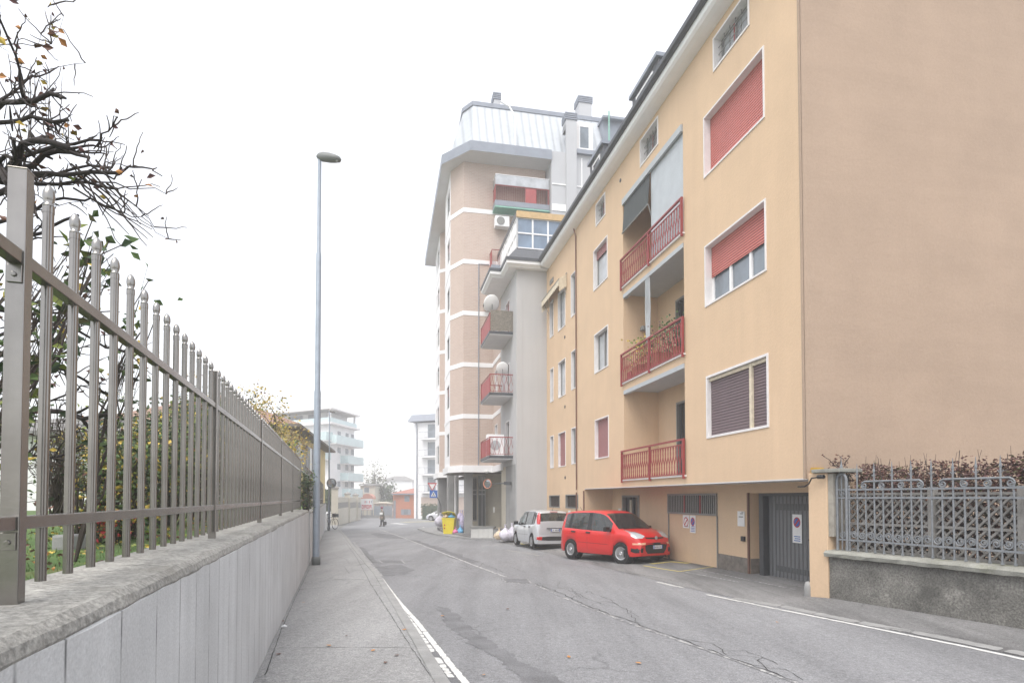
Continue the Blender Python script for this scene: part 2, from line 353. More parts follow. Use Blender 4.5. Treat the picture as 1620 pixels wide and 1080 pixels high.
# worn paint: transparent-free, mixes asphalt colour in
def worn(name, col, amount=.5, sc=14):
    m = mat(name, col, .85, .12, 8, .3, 80); N, L, bs = nodes(m)
    tc = N.new('ShaderNodeTexCoord'); n = N.new('ShaderNodeTexNoise'); n.inputs['Scale'].default_value = sc; n.inputs['Detail'].default_value = 8; n.inputs['Roughness'].default_value = .75
    L.new(tc.outputs['Object'], n.inputs[0]); mr = N.new('ShaderNodeMapRange'); mr.inputs[1].default_value = amount; mr.inputs[2].default_value = amount+.05; L.new(n.outputs[0], mr.inputs[0])
    mx = N.new('ShaderNodeMix'); mx.data_type = 'RGBA'; old = bs.inputs['Base Color'].links[0].from_socket
    L.new(mr.outputs[0], mx.inputs[0]); L.new(old, mx.inputs[6]); mx.inputs[7].default_value = (.17,.17,.175,1); L.new(mx.outputs[2], bs.inputs['Base Color'])
    return m
M['worn_white'] = worn('worn_white_paint', (.55,.55,.53), .53, 14)
M['very_worn_white'] = worn('very_worn_white_paint', (.40,.40,.39), .45, 12)
M['worn_yellow'] = worn('worn_yellow_paint', (.50,.43,.14), .57, 10)
# ------------------------------------------------------------------ setting
def sheet(name, poly, m, dz, thick=0):
    b = MB(); ys = [-15, 105]
    b.prism(poly, lambda x, y: gz(y)+dz-max(thick, .002), lambda x, y: gz(y)+dz)
    return tag(b.build(name, m), kind='structure')
b = MB(); rows = [-40, -15, 105, 900]
for i in range(3):
    y0, y1 = rows[i], rows[i+1]
    b.quad((-600, y0, gz(y0)-.01), (600, y0, gz(y0)-.01), (600, y1, gz(y1)-.01), (-600, y1, gz(y1)-.01))
tag(b.build('ground', M['ground']), kind='structure')
KR = [(1.95,-3),(-.647,5.78),(-1.257,7.88),(-1.97,10.32),(-3.22,14.5),(-4.665,18.95),(-6.9,25.9),(-9.45,34),(-11.6,40.6),(-13.6,46.8),(-16.4,56)]
KL = [(x-.135*1, y) for x, y in KR]
tag(sheet('road', KR[:-1] + [(-24,92),(-60,99),(-60,104.5),(60,104.5),(60,-3)], M['asphalt'], .0))
def wl(d): return (-.753-.296*d, d)
sheet('pavement', [wl(-3), wl(20), wl(45), (-18.2,56), (-16.55,56)] + KL[::-1][1:], M['asphalt_walk'], .075, .2)
# kerb stones: one strip with joints cut in
b = MB()
for i in range(len(KR)-1):
    a, c = Vector(KR[i]), Vector(KR[i+1]); L = (c-a).length; n = max(1, int(L/1.0))
    t = (c-a).normalized(); nn = Vector((-t.y, t.x))
    for k in range(n):
        p = a + (c-a)*(k/n) + t*.006; q = a + (c-a)*((k+1)/n) - t*.006; j = random.uniform(-.006,.006); o = nn*(.135+random.uniform(-.004,.004))
        poly = [(p.x, p.y), (q.x, q.y), ((q+o).x, (q+o).y), ((p+o).x, (p+o).y)]
        b.prism(poly, lambda x, y: gz(y)-.1, lambda x, y, j=j: gz(y)+.088+j*.6)
tag(b.build('kerb', M['curb'], bevel=.008), kind='structure')
# right-hand shoulder: rises gently from the edge line to the wall and the buildings
def RQ(s, n):
    q = Vector((5.51, 10.40, 0)); d = (Vector((7.075, 8.62, 0))-Vector((5.99, 11.30, 0))).normalized(); return q + d*s*.92 + Vector((-d.y, d.x, 0))*n*.92
inner = [RQ(9,.05), RQ(4.5,.05), RQ(0,.05), fw(.2,-1.45), fw(6,-1.45), fw(12.4,-1.2), fw(12.7,-.02), fw(18.1,-.02), fw(18.3,1.7), fw(21.5,1.7)]
outer = [Vector(q) for q in ((8.4,1.5,0),(6.05,6.0,0),(4.15,11.2,0),(3.80,12.2,0),(2.6,16.8,0),(1.5,21.5,0),(1.0,23.6,0),(-.2,28.0,0),(-.6,29.6,0),(-1.0,31.0,0))]
b = MB()
for i in range(len(inner)-1):
    a_, c_, e_, f_ = outer[i], outer[i+1], inner[i+1], inner[i]
    for k in range(3):
        t0, t1 = k/3, (k+1)/3; L_ = lambda p, q, t: p.lerp(q, t); hz = lambda t: .006+.11*t
        q0, q1, q2, q3 = L_(a_,f_,t0), L_(c_,e_,t0), L_(c_,e_,t1), L_(a_,f_,t1)
        b.quad(*[(q.x,q.y,gz(q.y)+hz(t)) for q, t in ((q0,t0),(q1,t0),(q2,t1),(q3,t1))])
o = b.build('road_shoulder', M['asphalt_old']); tag(o, kind='structure')
SHT = BVHTree.FromPolygons([v.co for v in o.data.vertices], [tuple(p.vertices) for p in o.data.polygons])
def gsurf(x, y):
    h = SHT.ray_cast(Vector((x, y, 5)), Vector((0,0,-1))); return h[0].z if h[0] else gz(y)
M['faint_white'] = worn('faint_white_paint', (.48,.48,.47), .49, 10)
M['chip_white'] = worn('chipped_white_paint', (.60,.60,.58), .60, 18)
# paint and repairs laid on the road
def mark(name, pts, w, m, dz=.0045):
    b = MB(); P = [gp(*p) if len(p) == 2 else Vector(p) for p in pts]
    # resample so that the strip edges can wander
    out = []
    for i in range(len(P)-1):
        n = max(1, int((P[i+1]-P[i]).length/.35))
        for k in range(n): out.append(P[i].lerp(P[i+1], k/n))
    out.append(P[-1]); ws = [w*random.uniform(.86,1.1) for _ in out]
    b.ribbon(out, ws, gz, dz); b.v = [(x, y, max(z, gsurf(x, y)+.004)) for x, y, z in b.v]; return tag(b.build(name, m), kind='structure')
def chipline(name, pts, w, m, dz, gap=(.01,.05), seg=(.12,.5), skip=.06):
    P = [gp(*p) for p in pts]; L = [0]
    for i in range(len(P)-1): L.append(L[-1]+(P[i+1]-P[i]).length)
    def pos(s):
        for i in range(len(P)-1):
            if s <= L[i+1] or i == len(P)-2: t = (s-L[i])/(L[i+1]-L[i]); return P[i].lerp(P[i+1], t), (P[i+1]-P[i]).normalized()
    b = MB(); s_ = 0
    while s_ < L[-1]-.2:
        l = random.uniform(*seg)
        if random.random() > skip:
            n = max(2, int(l/.05)); lf, rt = [], []
            for k in range(n+1):
                q, t = pos(min(L[-1], s_+l*k/n)); nn = Vector((-t.y, t.x, 0)); e = .25 if k in (0, n) else 0
                for arr, sg in ((lf, 1), (rt, -1)): p = q+nn*sg*w*(.5-e*random.uniform(.1,.8)+random.uniform(-.09,.05))+t*random.uniform(-.02,.02); arr.append((p.x, p.y, max(gz(p.y), gsurf(p.x, p.y))+dz))
            strip(b, lf, rt)
        s_ += l+random.uniform(*gap)
    return tag(b.build(name, m), kind='structure')
def strip(b, A, B, m=0):
    for i in range(len(A)-1): b.quad(A[i], A[i+1], B[i+1], B[i], m=m)
chipline('left_edge_line', [(603,914),(630,950),(661,985),(700,1035),(738,1082),(800,1160)], .075, M['chip_white'], .0048, (.0,.02), (.4,1.5), 0)
chipline('left_edge_line', [(598,914),(623,950),(652,985),(687,1035),(722,1082),(778,1160)], .075, M['chip_white'], .0046, (.0,.035), (.1,.5), .10)
mark('left_edge_line', [(560,857),(575,878),(603,912)], .13, M['very_worn_white'])
mark('centre_line', [(600,837),(618,843),(637,849.6),(676,865),(718,881),(756,896),(800,912)], .075, M['faint_white'])
mark('centre_line', [(846,924),(893,946),(1000,987),(1130,1032),(1260,1080),(1340,1109)], .055, M['very_worn_white'])
chipline('right_edge_line', [(1118,940),(1200,957),(1300,977),(1420,1001),(1530,1023),(1640,1047),(1800,1080)], .085, M['chip_white'], .0048, (.0,.02), (.5,1.6), 0)
chipline('shoulder_strip', [(1160,946),(1240,960),(1340,981),(1450,1002),(1560,1024),(1700,1052)], .16, M['curb'], .0040, (.01,.04), (.5,1.2), .1)
mark('right_edge_line', [(1040,920),(1060,925),(1080,929)], .11, M['worn_white'])
mark('parking_line', [(800,856),(826,861),(852,867)], .10, M['worn_yellow'], .011)
mark('parking_line', [(852,867),(884,868),(915,872)], .10, M['worn_yellow'], .011)
mark('parking_line', [(1018,897),(1045,902),(1075,907)], .09, M['worn_yellow'], .011)
mark('parking_line', [(1075,907),(1120,903),(1160,900)], .08, M['worn_yellow'], .011)
mark('parking_line', [(1030,895),(1062,893),(1090,896)], .22, M['worn_yellow'], .0115)
mark('parking_line', [(1082,908),(1120,915),(1170,925)], .07, M['very_worn_white'], .011)
mark('parking_line', [(1100,905),(1150,915),(1215,929),(1258,938)], .06, M['very_worn_white'], .012)
mark('concrete_strip', [(802,870),(828,874),(854,879)], .18, M['curb'], .009)
mark('zebra_marking', [(622,827),(640,829)], .9, M['worn_white'])
mark('zebra_marking', [(636,825.5),(700,824)], 1.3, M['worn_yellow'])
mark('stop_line', [(668,833),(678,836),(692,843),(700,848)], .14, M['worn_white'], .006)
# dark gutter strip beside the kerb and long stains / tar patches
def patch(name, pts, m, dz=.0035, jag=.06, sub=6):
    P = [gp(*p) for p in pts]; out = []
    for i in range(len(P)):
        a, c = P[i], P[(i+1) % len(P)]
        for k in range(sub):
            q = a.lerp(c, k/sub); L = (c-a).length; out.append((q.x+random.uniform(-jag,jag)*min(1,L), q.y+random.uniform(-jag,jag)*min(1,L)))
    b = MB(); n = len(out); b.add([(x, y, gz(y)+dz) for x, y in out], [tuple(range(n))]); 
    return tag(b.build(name, m), kind='structure')
patch('tar_patch', [(690,958),(712,962),(752,1000),(790,1022),(830,1050),(905,1082),(835,1084),(786,1040),(745,1020),(705,985)], M['asphalt_dark'], .0036, .05, 12)
patch('tar_patch', [(588,896),(640,892),(652,904),(642,909),(604,911)], M['asphalt_dark'], .0036, .12, 6)
patch('tar_patch', [(560,862),(574,866),(600,890),(590,891)], M['asphalt_dark'], .0036, .08, 6)
patch('tar_patch', [(640,852),(668,856),(700,868),(760,888),(742,892),(690,872)], M['asphalt_dark'], .0034, .15, 6)
patch('tar_patch', [(585,842),(625,846),(640,852),(600,850)], M['asphalt_dark'], .0034, .2, 6)
patch('gutter_strip', [(605,918),(612,922),(640,958),(668,995),(712,1045),(740,1082),(712,1082),(672,1028),(640,980),(622,950)], M['asphalt_dark'], .0030, .03, 8)  # strip of darker asphalt between the kerb and the edge line
def crack(pts, w=.016, jag=.035, name='road_crack', dz=.0055):
    P = [gp(*p) for p in pts]; out = []
    for i in range(len(P)-1):
        n = max(2, int((P[i+1]-P[i]).length/.12))
        for k in range(n): q = P[i].lerp(P[i+1], k/n); out.append(Vector((q.x+random.uniform(-jag,jag), q.y+random.uniform(-jag,jag), 0)))
    out.append(P[-1]); b = MB(); b.ribbon(out, [w*.55*random.uniform(.3,1.6) for _ in out], gz, dz); b.v = [(x, y, max(z, gsurf(x, y)+.005)) for x, y, z in b.v]
    return tag(b.build(name, M['crack']), kind='structure')
crack([(604,911),(700,912),(800,912)], .018, .02)
crack([(845,922),(880,935),(930,958),(1000,984),(1080,1012),(1170,1045),(1260,1077)], .03, .035)
crack([(850,921),(900,933),(950,955),(990,962),(1010,975)], .014)
crack([(905,945),(930,935),(960,946),(985,960),(1010,985)], .014); crack([(930,958),(955,950),(975,955)], .012)
crack([(880,926),(905,930),(918,946)], .011); crack([(1085,1010),(1130,1018),(1150,1035),(1200,1040),(1215,1060)], .016)
crack([(1140,1030),(1175,1028),(1230,1050)], .014); crack([(1180,1050),(1240,1058),(1270,1075)], .014)
crack([(640,850),(670,862),(720,876),(760,890),(796,905)], .02, .03); crack([(700,885),(735,893),(750,903)], .014)
crack([(755,897),(770,888),(800,893),(830,905)], .012); crack([(650,908),(672,912),(705,917)], .012)
crack([(740,884),(775,885),(820,893),(870,900)], .014); crack([(880,890),(940,899),(1010,909),(1110,927)], .022, .03)
crack([(1150,948),(1250,966),(1390,992),(1490,1006),(1560,1020)], .018, .02)
crack([(870,868),(900,880),(940,890)], .014); crack([(440,1035),(540,1034),(645,1034)], .012, .01, 'pavement_crack', .079)
crack([(483,908),(530,907),(590,906)], .014, .01, 'pavement_crack', .079); crack([(500,894),(545,900),(552,912)], .012, .02, 'pavement_crack', .079)
crack([(530,882),(548,888),(552,895)], .012, .02, 'pavement_crack', .079)
crack([(419,1080),(443,1010),(468,950),(489,905)], .014, .006, 'pavement_crack', .079)
crack([(548,862),(565,887),(587,930),(613,972),(648,1030),(681,1082)], .014, .006, 'pavement_crack', .079)
M['very_worn_white_m'] = M['worn_white']
# cast covers set in the ground
def cover(name, label, px, m, dz, group=None, frame=None, rim=.03):
    P = [gp(*p, dz=dz) for p in px]; cc = sum(P, Vector())/4
    r = E(name, label, 'manhole cover', cc, 0, group)
    b = MB(); b.prism([(p.x, p.y) for p in P], lambda x, y: gz(y)+dz-.05, lambda x, y: gz(y)+dz+.004); b.build('frame', frame or M['curb'], r)
    b = MB(); Q = [cc.lerp(p, 1-rim*5) for p in P]; b.prism([(p.x, p.y) for p in Q], lambda x, y: gz(y)+dz-.02, lambda x, y: gz(y)+dz+.009); b.build('lid', m, r)
    return r
cover('manhole_cover', 'rectangular stone inspection cover set in the left pavement', [(525,922),(579,922),(576,915),(530,915)], M['asphalt_walk'], .075)
cover('manhole_cover', 'worn iron manhole in a white concrete collar on the centre line', [(800,921),(842,923),(836,915),(792,915)], M['asphalt_dark'], .002, frame=M['very_worn_white'])
cover('manhole_cover', 'iron inspection cover in the road beside the left kerb', [(604,890),(642,891),(636,886),(598,886)], M['asphalt_dark'], .002)
# fallen leaves
for (x, y), l in zip([(1097,1058)], ['x']): pass
b = MB()
for x, y in [(627,1048),(765,1069),(440,1046),(548,1016),(448,991),(520,1032),(700,975),(803,964),(590,1040),(640,1005),(1010,1050),(1230,985),(900,1040),(480,960),(610,1060)]:
    onw = False; p = gp(x, y)
    for i in range(len(KR)-1):
        if KR[i][1] <= p.y <= KR[i+1][1]:
            t = (p.y-KR[i][1])/(KR[i+1][1]-KR[i][1]); onw = p.x < KR[i][0]*(1-t)+KR[i+1][0]*t
    z = gz(p.y)+(.083 if onw else .012); a = random.uniform(0, 6.28); s = random.uniform(.018,.03)
    b.add([(p.x+s*math.cos(a+k*1.57)*(1.5 if k % 2 else 1), p.y+s*math.sin(a+k*1.57)*(1.5 if k % 2 else 1), z+random.uniform(0,.012)) for k in range(4)], [(0,1,2,3)], random.randint(0,1))
tag(b.build('fallen_leaves', [M['leaf_orange'], M['leaf_brown']]), kind='stuff', label='small dead leaves scattered over pavement and road')
b = MB(); p = gp(449,1002,.085); random.seed(5)
b.tube([p+Vector((-.03,0,.01)), p+Vector((.0,.01,.02)), p+Vector((.035,.02,.01))], [.012,.02,.01], 6)
tag(b.build('paper_scrap', M['white_paint']), 'crumpled white paper scrap on the pavement against the concrete wall', 'litter')

# ------------------------------------------------------------------ left concrete wall and steel fence
WD = Vector((-.284, .959, 0)).normalized(); WROT = math.atan2(WD.y, WD.x); WO = Vector((-.753, 0, 0))
def W(s, n, z=0): return WO + WD*s + Vector((-WD.y, WD.x, 0))*n + Vector((0,0,z))
def sd(d): return d/WD.y
ZT = 1.345
def street_wall(name, label, s0, s1, zt):
    r = E(name, label, 'wall', W(s0, 0, 0), WROT); b = MB(); T = mroot(r).inverted()
    n = max(2, int((s1-s0)/.5)); rows = []
    prof = [(0,-1.5),(0,zt-.06),(.035,zt-.035),(.22,zt-.03),(.42,zt-.035),(.45,zt-.06),(.45,-1.5)]
    vs = []; fs = []; k = len(prof)
    for i in range(n+1):
        s = s0 + (s1-s0)*i/n
        for j, (a, z) in enumerate(prof):
            e = 0 if j in (0, k-1) else random.uniform(-.006,.006); vs.append(W(s, a + e, z + e))
    for i in range(n):
        for j in range(k-1): fs.append((i*k+j, (i+1)*k+j, (i+1)*k+j+1, i*k+j+1))
    fs += [tuple(range(k)), tuple(range(n*k, n*k+k))[::-1]]
    b.add(vs, fs); b.build('wall_body', M['board'], r)
    b = MB(); 
    vs = []; kk = 7; P2 = [(.02,zt-.10),(-.002,zt-.05),(.010,zt-.020),(.04,zt+.002),(.2,zt+.012),(.43,zt+.014),(.46,zt-.05)]
    nn = n*3
    for i in range(nn+1):
        s = s0+.01 + (s1-s0-.02)*i/nn
        for j, (a, z) in enumerate(P2): e = random.uniform(-.0028,.0028); vs.append(W(s, a+e, z+e))
    b.add(vs, [(i*kk+j, (i+1)*kk+j, (i+1)*kk+j+1, i*kk+j+1) for i in range(nn) for j in range(kk-1)]); b.build('coping', M['wall_top'], r)
    return r
M['wall_top'] = mat('weathered_wall_top', (.29,.285,.265), .95, .25, 2.5, .9, 22, fine=.4, stain=.5, stain_col=(.17,.16,.135))
street_wall('concrete_wall', 'long grey board-marked concrete wall along the left pavement, topped by the steel fence', sd(-2.5), sd(16.75), ZT)
street_wall('concrete_wall', 'farther stretch of low concrete wall beyond the street lamp on the left', sd(17.5), sd(46), 1.27)
def finial_mb(z):
    b = MB(); b.lathe([(.008,z),(.0172,z+.003),(.0172,z+.008),(.0125,z+.012),(.0165,z+.024),(.0188,z+.038),(.0175,z+.054),(.0125,z+.068),(.005,z+.077),(.0,z+.080)], seg=10); return b
def steel_fence(label, posts, n_off, zbase, detail=True):
    r = E('steel_fence', label, 'fence', W(sd(posts[0]), n_off, zbase), WROT)
    def loc(s, z=0): return Vector((s - sd(posts[0]), 0, z-zbase))
    posts = list(posts)
    zr1, zr0 = 2.422, 1.602
    pm = MB(); pm.box((-.024,-.026,0),(.024,.026,2.70-zbase)); pm.box((-.0255,-.0275,2.697-zbase),(.0255,.0275,2.703-zbase))
    for i, d in enumerate(posts):
        o = pm.build('post', M['steel'], r, 'local', bevel=.003) if i == 0 else None
        if i == 0: first = o
        else: o = first.copy(); C.objects.link(o); o.parent = r
        o.location = loc(sd(d)); o.location.z = 0
    d_pick = None
    ends = [posts[0]-1.5] + posts
    for i in range(len(ends)-1):
        a, c = ends[i], ends[i+1]
        for z in (zr1, zr0):
            b = MB(); x0 = (loc(sd(a)).x + .0245); x1 = loc(sd(c)).x - .0245
            b.box((x0, -.020, z-zbase-.021), (x1, .020, z-zbase+.021)); b.build('rail', M['steel'], r, 'local', bevel=.003)
        if detail and i:
            b = MB(); b.obox((x0+.05-.036,-.04,1.50-zbase),(.07,.012,.06)); 
    if detail:
        pk = MB(); h0, h1 = 1.40-zbase, 2.672-zbase
        # round tube with four narrow grooves
        pr = []
        for k in range(24):
            a = 2*math.pi*k/24; rr = .0140 if k % 6 == 3 else .0165; pr.append((rr*math.cos(a), rr*math.sin(a)))
        pk.prism(pr, h0, h1)
        pk.prism([(x*1.08, y*1.08) for x, y in pr], h1-.02, h1+.002)
        fb = finial_mb(h1); p0 = None
        for i in range(len(posts)-1):
            n = 14; a, c = posts[i], posts[i+1]
            for k in range(n):
                d = a + .178 + (c-a-.30)*(k/(n-1))*1.0
                if p0 is None:
                    p = pk.build('picket', M['steel'], r, 'local', auto=35); p0 = p; f = fb.build('finial', M['chrome'], p, 'local', smooth=True)
                else:
                    p = p0.copy(); C.objects.link(p); p.parent = r; f = p0.children[0].copy(); C.objects.link(f); f.parent = p
                p.location = (loc(sd(d)).x, 0, 0)
    else:
        for i in range(len(posts)-1):
            b = MB(); x0 = loc(sd(posts[i])).x; x1 = loc(sd(posts[i+1])).x; n = 13
            for k in range(1, n+1):
                x = x0+(x1-x0)*k/(n+1); b.box((x-.015,-.012,.05),(x+.015,.012,2.62-zbase)); b.lathe([(.0,2.70-zbase),(.018,2.66-zbase),(.01,2.62-zbase)][::-1], (x,0,0), 6)
            b.build('picket_panel', M['steel'], r, 'local')
    return r
sf = steel_fence('bronze-grey steel picket fence with egg finials on the near concrete wall', [1.897,4.845,7.80,10.70,13.55,16.45], .23, ZT)
for z in (.175,.995):
    b = MB(); b.box((-.0245,-.020,z),(-.030,.020,z+.055)); b.lathe([(.008,-.030),(.008,-.036)], (0,0,z+.025), 8, 'X'); b.build('bolt_plate', M['steel'], sf, 'local', bevel=.002)
steel_fence('farther steel picket fence beyond the street lamp on the left', [17.9,21,24.1,27.2,30.3,33.4,36.5,39.6,42.7,45.7], .2, 1.27, False)

# ------------------------------------------------------------------ street lamps
def lamp_post(label, base, h, r0, r1, head_len, ang, group='street lamps'):
    r = E('street_lamp', label, 'street lamp', base, 0, group)
    b = MB(); b.tube([(0,0,-.1),(0,0,h*.42),(0,0,h*.425),(0,0,h*.76),(0,0,h*.765),(0,0,h)], [r0,r0*.93,r0*.78,r0*.72,r1*1.05,r1], 14); b.build('pole', M['pole'], r, 'local', auto=40)
    b = MB(); b.lathe([(r0*1.22,-.02),(r0*1.25,.18),(r0*1.05,.24)], seg=14); b.build('base_collar', M['pole_lamp'], r, 'local', smooth=True)
    b = MB(); T = Matrix.Translation((0,0,h)) @ Matrix.Rotation(ang, 4, 'Z') @ Matrix.Rotation(R(12), 4, 'Y')
    secs = [(-.10,.05,.05),(-.04,.10,.12),(.10,.13,.17),(.36,.16,.16),(.55,.155,.13),(.68,.12,.09),(.74,.03,.03)]; vs = []; seg = 12; sc = head_len/.9
    for x, ww, hh in secs:
        for k in range(seg):
            a = 2*math.pi*k/seg; z = hh*math.sin(a); z = z if z > 0 else z*.8
            vs.append(T @ Vector((x*sc, ww*math.cos(a)*sc, z*sc+.02)))
    n = len(secs); b.add(vs, [(i*seg+k, i*seg+(k+1) % seg, (i+1)*seg+(k+1) % seg, (i+1)*seg+k) for i in range(n-1) for k in range(seg)] + [tuple(range(seg)), tuple(range((n-1)*seg, n*seg))])
    hd = b.build('lamp_head', M['pole_lamp'], r, 'local', smooth=True)
    b = MB(); vs = [T @ Vector((x*sc, y*sc, z*sc)) for x, y, z in [(.34,.10,-.035),(.34,-.10,-.035),(.68,-.08,-.04),(.68,.08,-.04),(.40,.06,-.065),(.40,-.06,-.065),(.62,-.05,-.065),(.62,.05,-.065)]]
    b.add(vs, [(0,1,2,3),(4,7,6,5),(0,4,5,1),(1,5,6,2),(2,6,7,3),(3,7,4,0)]); b.build('lens', M['glass_curtain'], hd, 'local', smooth=False)
    b = MB(); b.lathe([(.03,0),(.035,.05),(.0,.09)], (T @ Vector((.05,0,.12)))[:], 8); b.build('photocell', M['sign_white'], hd, 'local')
    return r
lamp_post('tall blue-grey street lamp standing by the concrete wall on the left pavement', (-5.54,16.85,gz(16.85)+.07), 11.68, .098, .05, .80, R(-8))
lamp_post('thin distant street lamp behind the bicycle, its arm pointing right', (-13.0,42.2,gz(42)), 8.55, .07, .04, .5, R(0))
# ------------------------------------------------------------------ facade helpers
def wall_grid(b, P, u0, u1, z0, z1, ops, m=0):
    """front faces of a wall with rectangular openings; P(u, z) -> point"""
    us = sorted({u0, u1, *[min(max(o[0],u0),u1) for o in ops], *[min(max(o[1],u0),u1) for o in ops]}); zs = sorted({z0, z1, *[min(max(o[2],z0),z1) for o in ops], *[min(max(o[3],z0),z1) for o in ops]})
    for i in range(len(us)-1):
        for j in range(len(zs)-1):
            cu, cz = (us[i]+us[i+1])/2, (zs[j]+zs[j+1])/2
            if any(o[0] < cu < o[1] and o[2] < cz < o[3] for o in ops): continue
            b.quad(P(us[i],zs[j]), P(us[i+1],zs[j]), P(us[i+1],zs[j+1]), P(us[i],zs[j+1]), m=m)
def reveals(b, Pn, o, d, m=0, sides='lrtb'):
    u0, u1, z0, z1 = o[:4]
    if 'l' in sides: b.quad(Pn(u0,0,z0), Pn(u0,-d,z0), Pn(u0,-d,z1), Pn(u0,0,z1), m=m)
    if 'r' in sides: b.quad(Pn(u1,0,z0), Pn(u1,-d,z0), Pn(u1,-d,z1), Pn(u1,0,z1), m=m)
    if 'b' in sides: b.quad(Pn(u0,0,z0), Pn(u1,0,z0), Pn(u1,-d,z0), Pn(u0,-d,z0), m=m)
    if 't' in sides: b.quad(Pn(u0,0,z1), Pn(u1,0,z1), Pn(u1,-d,z1), Pn(u0,-d,z1), m=m)
def ring(b, Pn, o, w, n0, n1, m=0):
    """rectangular frame ring between n0 (back) and n1 (front), width w inside the opening"""
    u0, u1, z0, z1 = o[:4]
    def bx(a, c, e, f):
        vs = [Pn(u, n, z) for n in (n0, n1) for (u, z) in ((a,e),(c,e),(c,f),(a,f))]
        b.add(vs, [(0,3,2,1),(4,5,6,7),(0,1,5,4),(1,2,6,5),(2,3,7,6),(3,0,4,7)], m)
    bx(u0, u1, z0, z0+w); bx(u0, u1, z1-w, z1); bx(u0, u0+w, z0+w, z1-w); bx(u1-w, u1, z0+w, z1-w)
def bar(b, Pn, u0, u1, z0, z1, n0, n1, m=0):
    vs = [Pn(u, n, z) for n in (n0, n1) for (u, z) in ((u0,z0),(u1,z0),(u1,z1),(u0,z1))]
    b.add(vs, [(0,3,2,1),(4,5,6,7),(0,1,5,4),(1,2,6,5),(2,3,7,6),(3,0,4,7)], m)
def window(parent, Pn, o, frame='fac', sur=.04, dep=.2, shutter=None, drop=1.0, panes=1, fmat='white_paint', glass='glass', surm='stone_white', grid=False, name='window', revm=None):
    u0, u1, z0, z1 = o[:4]
    b = MB(); ring(b, Pn, o, sur, -dep, .022)
    ow = b.build(name, [M[surm]], parent, frame, bevel=0)
    ins = (u0+sur, u1-sur, z0+sur, z1-sur)
    b = MB(); fw_ = .045; ring(b, Pn, ins, fw_, -dep+.0, -dep+.05)
    for k in range(1, panes):
        uc = ins[0]+(ins[1]-ins[0])*k/panes; bar(b, Pn, uc-.04, uc+.04, ins[2]+fw_, ins[3]-fw_, -dep, -dep+.055)
    b.build('frame', M[fmat], ow, frame)
    b = MB(); b.quad(Pn(ins[0],-dep+.012,ins[2]), Pn(ins[1],-dep+.012,ins[2]), Pn(ins[1],-dep+.012,ins[3]), Pn(ins[0],-dep+.012,ins[3])); b.build('pane', M[glass], ow, frame)
    if shutter:
        b = MB(); zz = ins[3]-(ins[3]-ins[2])*drop
        bar(b, Pn, ins[0]+.005, ins[1]-.005, zz+.004, ins[3]-.002, -dep+.058, -dep+.075); b.build('shutter', M[shutter], ow, frame)
    if grid:
        b = MB(); nu = 6 if (u1-u0) > 1.1 else 5
        for k in range(1, nu): uc = ins[0]+(ins[1]-ins[0])*k/nu; bar(b, Pn, uc-.008, uc+.008, ins[2], ins[3], -dep+.10, -dep+.116)
        for k in range(1, 4): zc = ins[2]+(ins[3]-ins[2])*k/4; bar(b, Pn, ins[0], ins[1], zc-.008, zc+.008, -dep+.118, -dep+.132)
        b.build('grille', M['mid_metal'], ow, frame)
        b = MB(); uc = (ins[0]+ins[1])/2+.1; bar(b, Pn, uc-.035, uc+.035, ins[2]+.045, ins[3]-.045, -dep+.056, -dep+.07); b.build('mullion', M['red_metal'], ow, frame)
    return ow
M['oxide'] = mat('oxide_brown_paint', (.17,.09,.065), .7, .1)
def Pf(u, n, z): return (u, n, z)

# ------------------------------------------------------------------ yellow apartment building
YB = EF('apartment_building', 'long ochre-yellow four-storey apartment building with red balconies on the right', 'building', 0, 0, 0)
UZ = 12.65; BOT = 2.02; UE = 18.15; UG = 12.5; RD = 1.12
W3 = (1.05,3.42,9.34,10.82); W2 = (1.05,3.42,6.22,7.69); W1 = (1.03,3.40,3.08,4.56)
A1 = (1.53,2.96,11.62,12.42); A2 = (5.88,7.12,11.65,12.47); A3 = (10.1,11.09,11.63,12.44)
M3 = (9.9,11.36,9.32,10.82); M2 = (9.88,11.29,6.23,7.68); M1 = (9.86,11.27,3.08,4.53)
S = [(16.92,17.5,3.05,4.56),(15.0,16.12,3.04,4.56),(13.55,14.17,3.06,4.56),(16.92,17.48,6.15,7.72),(15.0,16.1,6.12,7.72),(13.54,14.16,6.14,7.74),(16.92,17.55,9.2,10.9),(15.0,16.14,9.12,10.88),(13.55,14.18,9.18,10.96)]
G1 = (15.95,17.7,1.24,1.80); G2 = (13.3,15.03,1.24,1.82)
REC = (4.47,8.52,2.22,11.36)
ops = [W1,W2,W3,A1,A2,A3,M1,M2,M3,G1,G2,REC]+S
b = MB()
wall_grid(b, lambda u, z: (u,0,z), 0, UG, BOT, UZ, ops); wall_grid(b, lambda u, z: (u,0,z), UG, UE, -1.2, UZ, ops)
for o in ops[:11]+S: reveals(b, lambda u, n, z: (u,n,z), o, .24)
for o in ops[:11]+S: b.quad((o[0],-.24,o[2]),(o[1],-.24,o[2]),(o[1],-.24,o[3]),(o[0],-.24,o[3]))
# balcony recess walls
reveals(b, Pf, REC, 1.2, sides='lr'); b.quad((REC[0],0,REC[3]),(REC[1],0,REC[3]),(REC[1],-1.2,REC[3]),(REC[0],-1.2,REC[3]))
DOORS = [(5.75,7.27,z,z+2.34) for z in (2.24,5.38,8.52)]
wall_grid(b, lambda u, z: (u,-1.2,z), REC[0], REC[1], REC[2], REC[3], DOORS)
